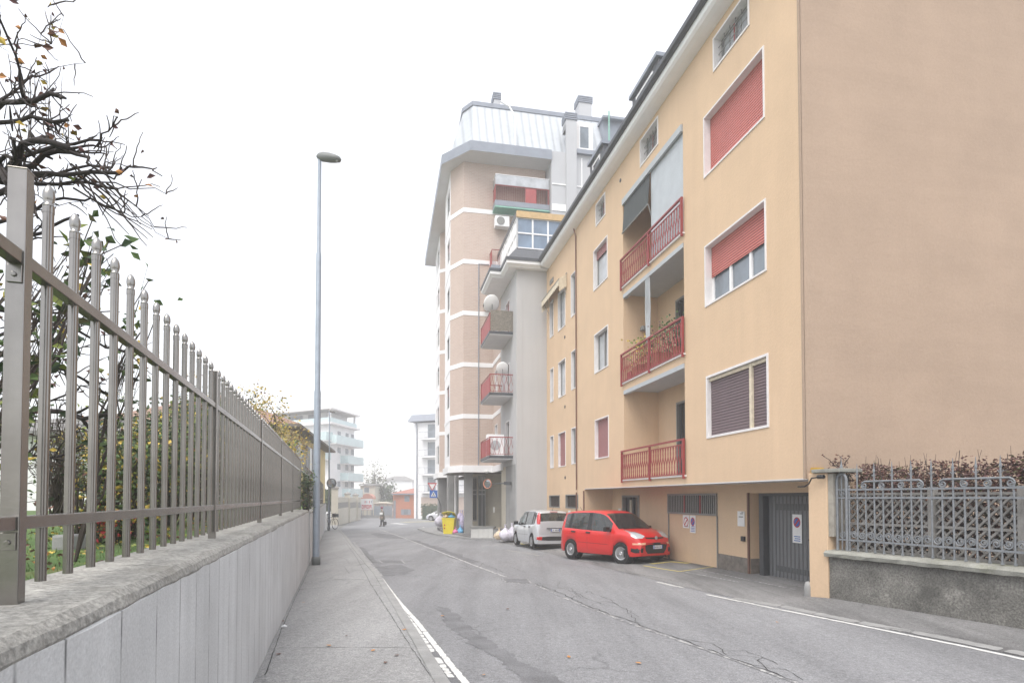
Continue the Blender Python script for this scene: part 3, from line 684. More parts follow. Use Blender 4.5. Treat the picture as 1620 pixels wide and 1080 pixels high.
# ground floor behind the overhang
PN = (4.88,7.66,-.6,1.78); DO = (9.9,11.43,-.6,1.77); GD = (.35,3.42,-.6,1.79); 
wall_grid(b, lambda u, z: (u,-RD,z), 3.42, UG, -1.2, BOT, [DO])
b.quad((UG,0,-1.2),(UG,-RD,-1.2),(UG,-RD,BOT),(UG,0,BOT))
b.quad((3.42,-RD,-1.2),(3.42,-RD-.35,-1.2),(3.42,-RD-.35,1.79),(3.42,-RD,1.79)); b.quad((0,-RD,1.79),(3.42,-RD,1.79),(3.42,-RD,BOT),(0,-RD,BOT))
b.quad((0,-.7,-1.2),(0,-RD-.35,-1.2),(0,-RD-.35,BOT),(0,-.7,BOT)); b.quad((0,-RD,1.79),(0,-RD-.35,1.79),(3.42,-RD-.35,1.79),(3.42,-RD,1.79))
b.build('wall', M['yellow'], YB, 'fac')
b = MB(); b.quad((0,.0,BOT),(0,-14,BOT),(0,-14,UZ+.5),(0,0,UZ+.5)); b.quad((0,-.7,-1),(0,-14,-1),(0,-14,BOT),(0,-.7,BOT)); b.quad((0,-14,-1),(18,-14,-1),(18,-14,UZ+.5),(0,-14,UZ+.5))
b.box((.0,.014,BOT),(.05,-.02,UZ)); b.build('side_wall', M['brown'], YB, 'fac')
b = MB(); b.quad((0,0,BOT),(UG,0,BOT),(UG,-RD,BOT),(0,-RD,BOT)); b.box((.0,-.02,BOT-.012),(UG,.006,BOT+.012)); b.build('soffit', M['soffit'], YB, 'fac')
# eaves: cove soffit, white fascia, dark gutter
def eave(path, name_parent, zs=UZ):
    """path: list of (u, n) of the OUTER gutter edge; inner edge offset given as second list"""
    pass
def strip(b, A, B, m=0):
    for i in range(len(A)-1): b.quad(A[i], A[i+1], B[i+1], B[i], m=m)
b = MB(); prof = [(.0,UZ-.02),(.10,UZ-.015),(.22,UZ+.0),(.33,UZ+.035),(.39,UZ+.09),(.41,UZ+.16),(.41,UZ+.27)]
for i in range(len(prof)-1):
    (n0, z0), (n1, z1) = prof[i], prof[i+1]; b.quad((-.35,n0,z0),(17.74+.0,n0,z0),(17.74,n1,z1),(-.35,n1,z1))
b.quad((-.35,0,UZ-.02),(-.35,.41,UZ+.16),(-.35,.41,UZ+.27),(-.35,-.3,UZ+.27)); b.quad((-.35,0,UZ-.02),(0,0,UZ-.02),(0,-14,UZ-.02),(-.35,-14,UZ-.02)); b.quad((-.35,0,UZ-.02),(-.35,0,UZ+.4),(-.35,-14,UZ+.4),(-.35,-14,UZ-.02))
b.build('cornice', M['white_paint'], YB, 'fac', auto=50)
b = MB(); gp_ = [(.39,UZ+.24),(.47,UZ+.22),(.54,UZ+.27),(.55,UZ+.37),(.50,UZ+.40),(.45,UZ+.36)]
for i in range(len(gp_)-1): b.quad((-.38,)+gp_[i],(17.66,)+gp_[i],(17.66,)+gp_[i+1],(-.38,)+gp_[i+1])
b.quad(*[(-.38,)+q for q in gp_]); b.build('gutter', M['gutter'], YB, 'fac')
b = MB(); b.quad((-.4,.5,UZ+.36),(19.4,.5,UZ+.36),(19.4,-5,UZ+2.2),(-.4,-5,UZ+2.2)); b.quad((-.4,-5,UZ+2.2),(19.4,-5,UZ+2.2),(19.4,-14,UZ+.2),(-.4,-14,UZ+.2)); b.box((-.42,.46,UZ+.40),(17.6,.40,UZ+.46)); b.build('roof', M['slate'], YB, 'fac')
b = MB()
for i in range(26): u = .3+i*.68; b.box((u,.42,UZ+.42),(u+.05,.36,UZ+.50))
b.build('snow_guard', M['gutter'], YB, 'fac')
for (u0, u1, zt) in ((7.12,9.1,15.28),(11.9,13.45,15.4)):
    b = MB(); b.box((u0,-.6,13),(u1,-4,zt-.12)); dm = b.build('dormer', M['slate'], YB, 'fac')
    b = MB(); b.box((u0-.08,-.5,zt-.12),(u1+.08,-4,zt)); b.build('dormer_roof', M['gutter_grey'], dm, 'fac')
    b = MB(); ring(b, Pf, (u0+.35,u1-.35,zt-1.25,zt-.3), .07, -.62, -.57); b.quad((u0+.4,-.59,zt-1.2),(u1-.4,-.59,zt-1.2),(u1-.4,-.59,zt-.35),(u0+.4,-.59,zt-.35), m=1); b.build('dormer_window', [M['white_paint'], M['glass_dark']], dm, 'fac')
b = MB()
for k in range(7): a = k*.9; b.tube([(10.2+.12*k,-.5,13.2),(10.25+.12*k,-.45,14.1+.15*math.sin(a)),(10.35+.12*k,-.35,14.25+.15*math.sin(a))], .035, 6)
b.build('roof_pipes', M['dark_metal'], YB, 'fac')
b = MB()
for z in (13.35,13.6): b.tube([(14.2,.1,z),(17.6,.1,z)], .025, 5)
for k in range(10): b.tube([(14.2+k*.37,.1,13.05),(14.2+k*.37,.1,13.62)], .018, 4)
b.build('roof_rail', M['terracotta'], YB, 'fac')
# windows
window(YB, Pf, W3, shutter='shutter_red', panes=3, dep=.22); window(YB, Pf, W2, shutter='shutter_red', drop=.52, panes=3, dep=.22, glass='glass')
w1 = window(YB, Pf, W1, panes=1, dep=.16, glass='glass_dark', sur=.05, fmat='cream_cloth', shutter='shutter_maroon')
b = MB(); bar(b, Pf, 1.66,1.74,3.12,4.5,-.085,-.03); bar(b, Pf, 1.08,3.35,4.43,4.50,-.085,-.04); b.build('mullion', M['cream_cloth'], w1, 'fac')
for a in (A1,A2,A3): window(YB, Pf, a, glass='glass_curtain', grid=True, dep=.23, sur=.045, fmat='mid_metal')
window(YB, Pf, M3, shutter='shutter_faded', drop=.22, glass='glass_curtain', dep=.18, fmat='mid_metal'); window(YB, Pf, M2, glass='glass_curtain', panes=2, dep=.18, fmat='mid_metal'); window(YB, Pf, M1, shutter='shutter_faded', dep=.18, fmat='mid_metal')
for i, o in enumerate(S):
    window(YB, Pf, o, glass='glass' if i % 3 != 1 else 'glass_curtain', dep=.15, fmat='mid_metal', shutter='shutter_faded' if i == 1 else None, sur=.035)
for g in (G1, G2):
    ow = window(YB, Pf, g, surm='mid_metal', glass='glass_dark', dep=.12, fmat='dark_metal', sur=.04); bb = MB()
    k = 9
    for j in range(1, k): uc = g[0]+.04+(g[1]-g[0]-.08)*j/k; bar(bb, Pf, uc-.02, uc+.02, g[2]+.04, g[3]-.04, -.06, -.03)
    bb.build('bars', M['twig'], ow, 'fac')
# basement shop window with plain panel below, inside the recess
Pr = lambda u, n, z: (u, n-RD+.0, z)
b = MB(); ring(b, Pr, (4.86,7.68,1.20,1.80), .05, .0, .05); ow = b.build('window', M['mid_metal'], YB, 'fac')
b = MB(); b.quad((4.9,-RD+.01,1.24),(7.64,-RD+.01,1.24),(7.64,-RD+.01,1.76),(4.9,-RD+.01,1.76)); b.build('pane', M['glass_dark'], ow, 'fac')
b = MB()
for j in range(1, 26): uc = 4.9+2.74*j/26; bar(b, Pr, uc-.018, uc+.018, 1.25, 1.75, .015, .035)
for uc in (5.7,6.6): bar(b, Pr, uc-.03, uc+.03, 1.25, 1.75, .036, .05, m=1)
b.build('bars', [M['mid_metal'], M['red_metal']], ow, 'fac')
b = MB(); 
for u in (4.86,7.66): bar(b, Pr, u-.02, u+.02, -.5, 1.2, .003, .03)
b.build('panel_frame', M['mid_metal'], YB, 'fac')
b = MB(); bar(b, Pr, 3.44,4.84,-.6,.22,.002,.03); b.box((3.395,-RD-.3,-.6),(3.418,-RD+.0,.22)); b.build('skirting', M['skirting'], YB, 'fac')
b = MB(); bar(b, Pr, 3.42,3.47,-.3,1.8,.004,.05); b.build('corner_guard', M['oxide'], YB, 'fac')
# entrance door
b = MB(); ring(b, Pr, DO, .07, -.18, .03); dr = b.build('door', M['mid_metal'], YB, 'fac')
b = MB(); b.quad((9.95,-RD-.1,-.5),(11.4,-RD-.1,-.5),(11.4,-RD-.1,1.72),(9.95,-RD-.1,1.72)); b.build('pane', M['glass_dark'], dr, 'fac')
b = MB(); 
for u in (10.2,10.62,10.95): bar(b, Pr, u-.035, u+.035, -.5, 1.7, -.09, -.05)
bar(b, Pr, 10.7,10.84,-.5,1.6,-.09,-.03, m=1); b.build('leaf', [M['dark_metal'], M['beige']], dr, 'fac')
# garage door
M['vent_slots'] = slatted('vent_slots', (.11,.115,.12), .05, 0, .6, .5, .2)
b = MB(); b.quad((.0,-RD-.3,-.6),(3.42,-RD-.3,-.6),(3.42,-RD-.3,1.79),(.0,-RD-.3,1.79)); b.build('garage_jamb', M['yellow'], YB, 'fac')
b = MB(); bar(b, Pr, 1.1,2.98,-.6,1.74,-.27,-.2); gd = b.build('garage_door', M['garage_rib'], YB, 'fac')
b = MB(); bar(b, Pr, 2.98,3.14,-.6,1.79,-.29,-.05); bar(b, Pr, 1.0,3.0,1.72,1.79,-.29,-.05); b.build('frame', M['dark_metal'], gd, 'fac')
for z0_, z1_ in ((.02,.14),(1.40,1.55)):
    b = MB(); bar(b, Pr, 1.30, 2.72, z0_, z1_, -.199, -.194); b.build('vent', M['vent_slots'], gd, 'fac')

b = MB(); b.tube([(1.5,-RD-.15,.8),(1.5,-RD-.10,.8),(1.42,-RD-.10,.8)], .018, 6); b.build('handle', M['black'], gd, 'fac')
# downpipe and small vents on the facade
b = MB(); b.tube([(13.42,.04,2.0),(13.42,.04,12.3),(13.42,.12,12.6)], .028, 6); b.tube([(13.42,.04,1.9),(13.42,.04,-.4)], .03, 6); b.build('downpipe', M['oxide'], YB, 'fac')
b = MB(); b.tube([(UG+.03,.03,1.95),(UG+.03,.03,-.4)], .03, 6); b.build('downpipe', M['oxide'], YB, 'fac')
for u, z in ((15.1,8.62),(15.1,5.6),(15.1,2.55)):
    b = MB(); b.lathe([(.07,0),(.07,.02)], (u,.0,z), 10, 'Y'); b.build('vent', M['dark_metal'], YB, 'fac')
b = MB(); b.box((16.9,.002,11.72),(17.5,.03,11.92)); b.build('vent_grille', M['mid_metal'], YB, 'fac')
b = MB(); b.lathe([(.06,0),(.06,.02)], (8.7,0,12.1), 10, 'Y'); b.build('vent', M['dark_metal'], YB, 'fac')

# balconies: floor slab, edge, railing with rippled bars
def ripple_rail(name, Pn, u0, u1, z0, z1, frame, parent, nbars, posts, amp=.045, m='red_metal'):
    b = MB(); bar(b, Pn, u0, u1, z1-.045, z1, -.03, .03); bar(b, Pn, u0, u1, z0+.05, z0+.075, -.012, .012); bar(b, Pn, u0, u1, z1-.16, z1-.14, -.012, .012)
    for u in posts: bar(b, Pn, u-.028, u+.028, z0-.06, z1-.045, -.028, .028)
    rl = b.build(name, M[m], parent, frame)
    b = MB(); h = (z1-.15)-(z0+.07)
    for k in range(nbars):
        uc = u0+.06+(u1-u0-.12)*(k+.5)/nbars; ph = 1 if k % 2 else -1; pts = []
        for j in range(11):
            t = j/10; off = ph*amp*math.sin(2*math.pi*t)*(1 if True else 0); pts.append(Pn(uc+off, 0, z0+.07+h*t))
        b.tube(pts, .0125, 4, cap=False)
    b.build('balusters', M[m], rl, frame); return rl
for i, (zf, zr) in enumerate(((2.22,3.19),(5.33,6.31),(8.45,9.40))):
    b = MB()
    if i: b.box((REC[0]+.002,-1.198,zf-.20),(REC[1]-.002,-.0,zf-.0))
    b.box((REC[0]-.06,.06,zf-.0),(REC[1]+.06,-1.19,zf+.04), m=1); sl = b.build('balcony', [M['yellow'], M['stone_white']], YB, 'fac')
    if i:
        b = MB(); b.box((REC[0]+.02,-.10,zf-.33),(REC[1]-.02,.02,zf-.21)); b.box((REC[0]+.004,-1.195,zf-.215),(REC[1]-.004,-.062,zf-.202), m=0); b.build('awning_box', M['blind_grey'], sl, 'fac')
    Pb = lambda u, n, z: (u, n+.07, z)
    ripple_rail('railing', Pb, REC[0]-.06, REC[1]+.06, zf, zr, 'fac', sl, 54, (REC[0]-.03,6.45,REC[1]+.03))
    b = MB(); d0 = DOORS[i]; ring(b, lambda u, n, z: (u, n-1.2, z), (d0[0],d0[1],d0[2]+.02,d0[3]), .06, -.1, .02); b.quad((d0[0],-1.27,d0[2]),(d0[1],-1.27,d0[2]),(d0[1],-1.27,d0[3]),(d0[0],-1.27,d0[3]), m=1)
    for k in range(1, 7): u = d0[0]+(d0[1]-d0[0])*k/7; b.box((u-.012,-1.24,d0[2]),(u+.012,-1.22,d0[3]), m=2)
    b.build('balcony_door', [M['mid_metal'], M['glass_dark'], M['dark_metal']], sl, 'fac')
b = MB(); b.box((REC[0]+.02,-.02,11.16),(REC[1]-.02,.05,11.34)); b.build('awning_box', M['blind_grey'], YB, 'fac')
b = MB(); b.quad((REC[0]+.03,-.05,8.5),(6.5,-.05,8.5),(6.5,-.05,11.2),(REC[0]+.03,-.05,11.2)); b.quad((REC[0]+.03,-.07,8.5),(6.5,-.07,8.5),(6.5,-.07,11.2),(REC[0]+.03,-.07,11.2)); b.build('louvre_blind', M['venetian'], YB, 'fac')
b = MB(); b.add([(6.52,-.02,11.2),(8.45,-.02,11.2),(8.45,.05,10.25),(6.52,.05,10.25),(6.52,-.035,11.2),(8.45,-.035,11.2),(8.45,.035,10.25),(6.52,.035,10.25)], [(0,1,2,3),(4,7,6,5),(0,4,5,1),(1,5,6,2),(2,6,7,3),(3,7,4,0)])
b.tube([(6.5,.05,10.23),(8.47,.05,10.23)], .025, 6, m=1); b.tube([(6.50,-.1,9.75),(6.5,.05,10.23)], .015, 5, m=1); b.build('screen_awning', [M['blind_dark'], M['mid_metal']], YB, 'fac')
# objects on the balconies
def pot_plant(u, n, z, s, label, leafm, dense=60):
    r = EF('potted_plant', label, 'plant', u, n, z, 'plants on the middle balcony')
    b = MB(); b.lathe([(.07*s,0),(.11*s,.2*s),(.12*s,.21*s),(.10*s,.215*s),(.0,.19*s)], seg=10); b.build('pot', M['terracotta'], r, 'local', auto=40)
    b = MB(); 
    for k in range(dense):
        a = random.uniform(0,6.28); h = random.uniform(.22,.75)*s; rr = random.uniform(0,.26)*s*(.4+h)
        p = Vector((rr*math.cos(a), rr*math.sin(a), h)); d = Vector((random.uniform(-1,1),random.uniform(-1,1),random.uniform(-.5,1))).normalized()*.05*s; e = d.orthogonal().normalized()*.022*s
        b.add([p, p+d*.5+e, p+d, p+d*.5-e], [(0,1,2,3)], random.randint(0,1))
    for k in range(6): a = random.uniform(0,6.28); b.tube([(0,0,.18*s),(.12*s*math.cos(a),.12*s*math.sin(a),.6*s)], .006, 4, m=0)
    b.build('foliage', leafm, r, 'local'); return r
gr, ye = [M['leaf_green'], M['leaf_lime']], [M['leaf_lime'], M['leaf_yellow']]
random.seed(11)
pot_plant(7.35,-.12,5.37,1.6,'bushy yellow-green plant at the middle of the planted balcony rail', ye, 190)
pot_plant(6.9,-.15,5.37,1.35,'low green plant in a terracotta pot right of the yellow-green plant', gr, 130)
pot_plant(5.75,-.14,5.37,1.5,'trailing red-stemmed plant spilling by the balcony door', [M['leaf_rust'], M['leaf_green']], 180)
pot_plant(5.1,-.14,5.37,1.5,'tall dark plant at the near end of the planted balcony', [M['leaf_dark'], M['leaf_green']], 170)
for k, u in enumerate((8.2,7.8,6.3)):
    r = EF('flower_box', ('dark red planter at the far end of the middle balcony','dark red planter second from the far end of the middle balcony','terracotta planter beside the balcony post')[k], 'planter', u, -.12, 5.37, 'planters on the middle balcony')
    b = MB(); b.prism([(-.17,-.08),(.17,-.08),(.17,.08),(-.17,.08)], 0, .3+.08*k); b.build('box', M['terracotta'] if k else M['red_panel'], r, 'local', bevel=.01)
    b = MB()
    for q in range(30): p = Vector((random.uniform(-.15,.15),random.uniform(-.07,.07),.3+.08*k+random.uniform(0,.14))); d = Vector((random.uniform(-1,1),random.uniform(-1,1),random.uniform(0,1)))*.03; b.add([p,p+d+Vector((.015,0,0)),p+d*1.6],[(0,1,2)])
    b.build('foliage', M['leaf_green'], r, 'local')
b = MB(); b.lathe([(.0,.16),(.07,.14),(.10,.06),(.11,0)], (8.38,-.62,7.08), 10); b.box((8.42,-.66,7.15),(8.52,-.58,7.2)); tag(b.build('wall_lamp', M['mid_metal'], None, 'fac'), 'dark dome lamp on the side wall of the planted balcony', 'lamp')
b = MB(); 
for k in range(4): b.tube([(6.55+.08*k,.0,8.2),(6.55+.1*k,-.02,7.2),(6.55+.06*k,.01,6.2)], .02, 5)
tag(b.build('curtain', M['blind_grey'], None, 'fac'), 'pale gathered awning cords hanging over the planted balcony', 'curtain')
# scalloped awning above the far narrow windows
aw = EF('awning', 'cream scalloped fabric awning over the top far windows of the yellow building', 'awning', 14.9, 0, 10.9)
b = MB(); u0, u1 = 14.75, 17.75; n1 = .36; zt, zb = 11.28, 11.02
b.quad((u0,0.02,zt),(u1,0.02,zt),(u1,n1,zb),(u0,n1,zb)); N_ = 14; top = []; bot = []
for k in range(N_*4+1):
    u = u0+(u1-u0)*k/(N_*4); s_ = abs(math.sin(math.pi*k/4)); top.append((u,n1,zb)); bot.append((u,n1+.012*math.cos(k*1.6),zb-.22-.07*s_))
strip(b, top, bot)
for uu in (u0, u1):
    t2 = [(uu, .02+(n1-.02)*k/16, zt+(zb-zt)*k/16) for k in range(17)]; b2 = [(uu, p[1], p[2]-.5-.07*abs(math.sin(math.pi*k/4))) for k, p in enumerate(t2)]; strip(b, t2, b2)
b.build('cloth', M['cream_cloth'], aw, 'fac')
b = MB(); b.tube([(u0,.02,zt),(u1,.02,zt)], .03, 6); b.tube([(u0,n1,zb),(u1,n1,zb)], .02, 6); b.tube([(u0+.1,.02,10.4),(u0+.1,n1,zb)], .015, 5); b.tube([(u1-.1,.02,10.4),(u1-.1,n1,zb)], .015, 5); b.build('frame', M['mid_metal'], aw, 'fac')
# wall signs
def circle(b, Pn, u, z, r, n, m, seg=20, r0=0):
    c = Pn(u, n, z); P = [Pn(u+r*math.cos(2*math.pi*k/seg), n, z+r*math.sin(2*math.pi*k/seg)) for k in range(seg)]
    if r0:
        Q = [Pn(u+r0*math.cos(2*math.pi*k/seg), n, z+r0*math.sin(2*math.pi*k/seg)) for k in range(seg)]
        for k in range(seg): b.quad(P[k], P[(k+1) % seg], Q[(k+1) % seg], Q[k], m=m)
    else: b.add([c]+P, [(0, 1+k, 1+(k+1) % seg) for k in range(seg)], m)
def noparking(label, u, z0, w_, h_, Pn, filled, lines=3, grp='no parking signs', txt=None):
    x, y, z = Pn(u, 0, z0); r = EF('no_parking_sign', label, 'sign', x, y, z, grp)
    b = MB(); bar(b, Pn, u-w_/2, u+w_/2, z0, z0+h_, 0, .006); b.build('plate', M['sign_white'], r, 'fac')
    b = MB(); rr = w_*.38; zc = z0+h_-rr-.06
    circle(b, Pn, u, zc, rr, .0075, 0); circle(b, Pn, u, zc, rr*.78, .0085, 1)
    s_ = rr*.62
    vs = [Pn(u+s_+.015, .0095, zc-s_+.015), Pn(u+s_-.015, .0095, zc-s_-.015), Pn(u-s_-.015, .0095, zc+s_-.015), Pn(u-s_+.015, .0095, zc+s_+.015)]; b.add(vs, [(0,1,2,3)], 0)
    b.build('symbol', [M['sign_red'], M['sign_blue'] if filled else M['sign_white']], r, 'fac')
    b = MB()
    for k in range(lines):
        zz = z0+.04+k*.045; bar(b, Pn, u-w_*.34, u+w_*.34*(1-.25*(k % 2)), zz, zz+.018, .0062, .0078)
    b.build('lettering', M['sign_blue'] if filled else M['mid_metal'], r, 'fac')
Pp = lambda u, n, z: (u, n-RD+.012, z)
noparking('larger white no-parking sign under the barred window, open circle', 6.55, .80, .38, .38, Pp, False, 1)
noparking('tall narrow no-parking sign with blue disc, right one under the barred window', 6.16, .68, .32, .50, Pp, True, 4)
noparking('no-parking sign with blue disc fixed to the grey garage door', 1.98, .70, .30, .62, lambda u, n, z: (u, n-RD-.192, z), True, 3)
b = MB(); bar(b, Pp, 3.62,3.92,.98,1.35,0,.006); nb = b.build('notice_board', M['sign_white'], None, 'fac'); tag(nb, 'white notice on the wall left of the garage door', 'notice')
b = MB(); bar(b, Pp, 3.68,3.86,1.2,1.225,.007,.009); bar(b, Pp, 3.68,3.80,1.28,1.30,.007,.009); bar(b, Pp, 3.66,3.74,1.31,1.33,.007,.009); b.build('lettering', M['mid_metal'], nb, 'fac')
b = MB(); bar(b, Pp, 3.60,3.74,.62,.74,0,.04); tag(b.build('key_switch', M['black'], None, 'fac'), 'small black key switch box left of the garage door', 'switch')
for u, z, h in ((11.75,.7,.28),(12.0,.72,.22),(12.15,.6,.12)): pass
b = MB(); bar(b, Pp, 11.55,11.75,.98,1.28,0,.03); tag(b.build('intercom_panel', M['sign_white'], None, 'fac'), 'white entry-phone panel by the entrance door behind the red car', 'intercom')
b = MB(); bar(b, Pp, 11.9,12.35,.95,1.15,0,.08); lb = b.build('letter_box', M['mid_metal'], None, 'fac'); tag(lb, 'grey letter box beside the entrance door behind the red car', 'letter box')
b = MB(); bar(b, Pf, 14.35,14.62,.55,1.15,0.004,.02); tag(b.build('wall_notice', M['sign_white'], None, 'fac'), 'white notice on the yellow wall above the silver hatchback', 'notice')
b = MB(); b.box((3.3,-RD-.28,1.33),(2.9,-RD-.22,1.36)); b.box((3.15,-RD-.3,1.30),(3.25,-RD-.2,1.39)); 
b.build('bracket', M['black'], YB, 'fac')
# ------------------------------------------------------------------ grey stepped building
GB = EF('apartment_building', 'light grey rendered building with three small balconies between the yellow building and the brick tower', 'building', UE, 1.49, 0)
GN = 1.49; GU1 = 24.8; GD3 = [(19.8,20.9,6.66,8.52),(19.8,20.9,9.75,11.75),(19.8,20.9,3.58,5.6)]
GW = [(23.3,24.1,7.4,8.95),(23.3,24.1,4.3,5.85),(23.3,24.1,10.4,11.9)]
b = MB(); b.quad((UE,0,-1.2),(UE,GN,-1.2),(UE,GN,12.62),(UE,0,12.62))
wall_grid(b, lambda u, z: (u,GN,z), UE, 22.3, 3.3, 12.62, GD3)
for o in GD3: reveals(b, lambda u, n, z: (u,n+GN,z), o, .2)
b.build('wall', M['grey_plaster'], GB, 'fac')
b = MB(); wall_grid(b, lambda u, z: (u,GN,z), 22.3, 27, 3.3, 12.62, GW)
for o in GW: reveals(b, lambda u, n, z: (u,n+GN,z), o, .2)
for z in (6.45,9.5): b.box((22.32,GN+.002,z-.12),(24.8,GN+.03,z+.12), m=1)
b.build('brick_wall', [M['brick'], M['white_paint']], GB, 'fac')
b = MB(); b.box((UE+.02,GN-.3,-1.2),(20.9,GN-.005,3.3)); b.box((UE-.012,GN-.28,-1.2),(UE-.002,GN+.012,12.5), m=1); b.box((UE-.012,GN-.0,-1.2),(UE+.16,GN+.012,3.6), m=1)
b.build('ground_floor_pier', [M['concrete_pillar'], M['grey_plaster']], GB, 'fac')
b = MB(); b.box((22.0,GN-.9,-1.2),(24.6,GN-1.2,3.3)); b.box((20.9,GN-.25,-1.2),(22.2,GN-.02,3.3)); b.box((20.9,GN-3.5,3.3),(27,GN-.01,3.42), m=1); b.box((21.6,GN+.0,3.14),(24.68,GN+.10,3.5), m=2)
b.build('porch_wall', [M['beige'], M['soffit'], M['white_paint']], GB, 'fac')
for o in GD3:
    window(GB, lambda u, n, z: (u,n+GN,z), o, dep=.18, glass='glass_dark', fmat='mid_metal', sur=.05, name='balcony_door', shutter='shutter_faded' if o[2] > 9 else None)
for o in GW: window(GB, lambda u, n, z: (u,n+GN,z), o, dep=.15, glass='glass', fmat='mid_metal', sur=.05)
def curl_rail(b, P0, P1, z0, z1, n):
    P0, P1 = Vector(P0), Vector(P1); d = P1-P0
    b.tube([P0+Vector((0,0,z1)), P1+Vector((0,0,z1))], .022, 5); b.tube([P0+Vector((0,0,z0+.08)), P1+Vector((0,0,z0+.08))], .012, 4)
    for k in range(n+1):
        t = k/n; h = z1-z0-.08; pts = [P0+d*t+Vector((d.x,d.y,0)).normalized()*(.045*math.sin(2*math.pi*j/8)*(1 if k % 2 else -1))+Vector((0,0,z0+.08+h*j/8)) for j in range(9)]
        b.tube(pts, .009, 4, cap=False)
for i, zf in enumerate((3.72, 6.80, 9.82)):
    b = MB(); b.box((19.03,GN+.002,zf-.16),(21.9,2.64,zf)); b.box((19.0,GN+.002,zf-.11),(19.03,2.67,zf+.02), m=1); b.box((19.0,2.64,zf-.11),(21.93,2.67,zf+.02), m=1)
    sl = b.build('balcony', [M['soffit'], M['gutter']], GB, 'fac')
    b = MB(); z1 = zf+.92; b.box((19.06,2.60,zf+.06),(21.9,2.62,z1-.05)); b.build('panel', M['red_panel'], sl, 'fac')
    b = MB(); b.tube([(19.03,GN,z1),(19.03,2.63,z1),(21.9,2.63,z1),(21.9,GN,z1)], .025, 5); b.tube([(19.03,2.63,zf),(19.03,2.63,z1)], .025, 5); b.tube([(21.9,2.63,zf),(21.9,2.63,z1)], .025, 5); b.build('handrail', M['red_metal'], sl, 'fac')
    b = MB(); curl_rail(b, (19.03,GN+.03,0), (19.03,2.58,0), zf, z1, 9); curl_rail(b, (21.9,GN+.03,0), (21.9,2.58,0), zf, z1, 7); b.build('balusters', M['red_metal'] if i < 2 else M['dark_metal'], sl, 'fac')
b = MB(); b.box((18.985,GN+.01,9.86),(19.0,2.62,10.86)); tag(b.build('reed_screen', M['reed'], None, 'fac'), 'brushwood privacy screen on the top balcony of the grey building', 'screen')
# satellite dishes
def dish(label, u, n, z, r_, az, group='satellite dishes'):
    r = EF('satellite_dish', label, 'satellite dish', u, n, z, group); T = Matrix.Translation((0,0,.45)) @ Matrix.Rotation(az, 4, 'Z') @ Matrix.Rotation(R(-68), 4, 'Y')
    b = MB(); vs = []; seg = 20; rs = [0,.3,.6,.85,1]
    for off in (0,-.012):
        for q in rs[1:]:
            for k in range(seg): a = 2*math.pi*k/seg; vs.append(T @ Vector((q*r_*math.cos(a), q*r_*math.sin(a), .22*r_*q*q+off)))
    c0 = len(vs); vs += [T @ Vector((0,0,0)), T @ Vector((0,0,-.012))]; fs = []
    for s_ in (0,1):
        o = s_*4*seg
        for i in range(3):
            for k in range(seg): fs.append((o+i*seg+k, o+i*seg+(k+1) % seg, o+(i+1)*seg+(k+1) % seg, o+(i+1)*seg+k))
        for k in range(seg): fs.append((c0+s_, o+k, o+(k+1) % seg))
    for k in range(seg): fs.append((3*seg+k, 3*seg+(k+1) % seg, 7*seg+(k+1) % seg, 7*seg+k))
    b.add(vs, fs); b.build('reflector', M['sign_white'], r, 'local', smooth=True)
    b = MB(); b.tube([T @ Vector((0,-r_*.9,.15*r_)), T @ Vector((0,-.2*r_,.75*r_))], .012, 5); b.lathe([(.03,-.04),(.03,.04)], (T @ Vector((0,-.15*r_,.78*r_)))[:], 8); b.tube([(0,0,0),(0,0,.42)], .02, 6); b.build('arm', M['mid_metal'], r, 'local'); return r
dish('large white satellite dish above the brushwood-screened top balcony', 19.5, 2.45, 10.9, .42, R(195))
dish('smaller white satellite dish on the middle balcony rail of the grey building', 19.3, 1.95, 7.62, .32, R(190))
b = MB(); r = EF('heat_pump', 'grey air-conditioning unit standing on the lowest balcony of the grey building', 'air conditioner', 20.2, 2.2, 3.72)
b.box((-.25,-.45,0),(.15,.42,1.15)); b.build('casing', M['white_wall'], r, 'local', bevel=.02)
b = MB(); b.lathe([(.25,0),(.25,.02),(.2,.025),(0,.025)], (-.26,0,.6), 16, 'X'); b.build('fan_grille', M['blind_grey'], r, 'local')
# eaves of the grey building, stepping out over the balconies
zE = UZ
b = MB(); inner = [(17.72,.0),(17.72,1.49),(17.72,1.49),(27,1.49)]
out_ = [(17.72,.41),(17.72,2.02),(19.25,2.02),(19.25,2.56),(22.15,2.56),(22.15,2.02),(27,2.02)]
poly = [(18.4,.0),(17.86,.0)]+[(17.86,.38),(17.86,1.92),(19.38,1.92),(19.38,2.46),(22.02,2.46),(22.02,1.92),(27,1.92),(27,1.2),(18.4,1.2)]
b.prism(poly, zE-.02, zE+.14)
pf = [(17.70,.41),(17.70,2.06),(19.23,2.06),(19.23,2.6),(22.17,2.6),(22.17,2.06),(27.1,2.06)]; pin = [(17.86,.38),(17.86,1.92),(19.38,1.92),(19.38,2.46),(22.02,2.46),(22.02,1.92),(27,1.92)]
strip(b, [(u,n,zE+.0) for u, n in pin], [(u,n,zE+.10) for u, n in pf]); strip(b, [(u,n,zE+.10) for u, n in pf], [(u,n,zE+.27) for u, n in pf])
b.build('cornice', M['white_paint'], GB, 'fac')
b = MB(); p2 = [(17.66,.5),(17.66,2.10),(19.19,2.10),(19.19,2.64),(22.21,2.64),(22.21,2.10),(27.1,2.10)]; p1 = [(17.74,.4),(17.74,2.02),(19.27,2.02),(19.27,2.56),(22.13,2.56),(22.13,2.02),(27.1,2.02)]
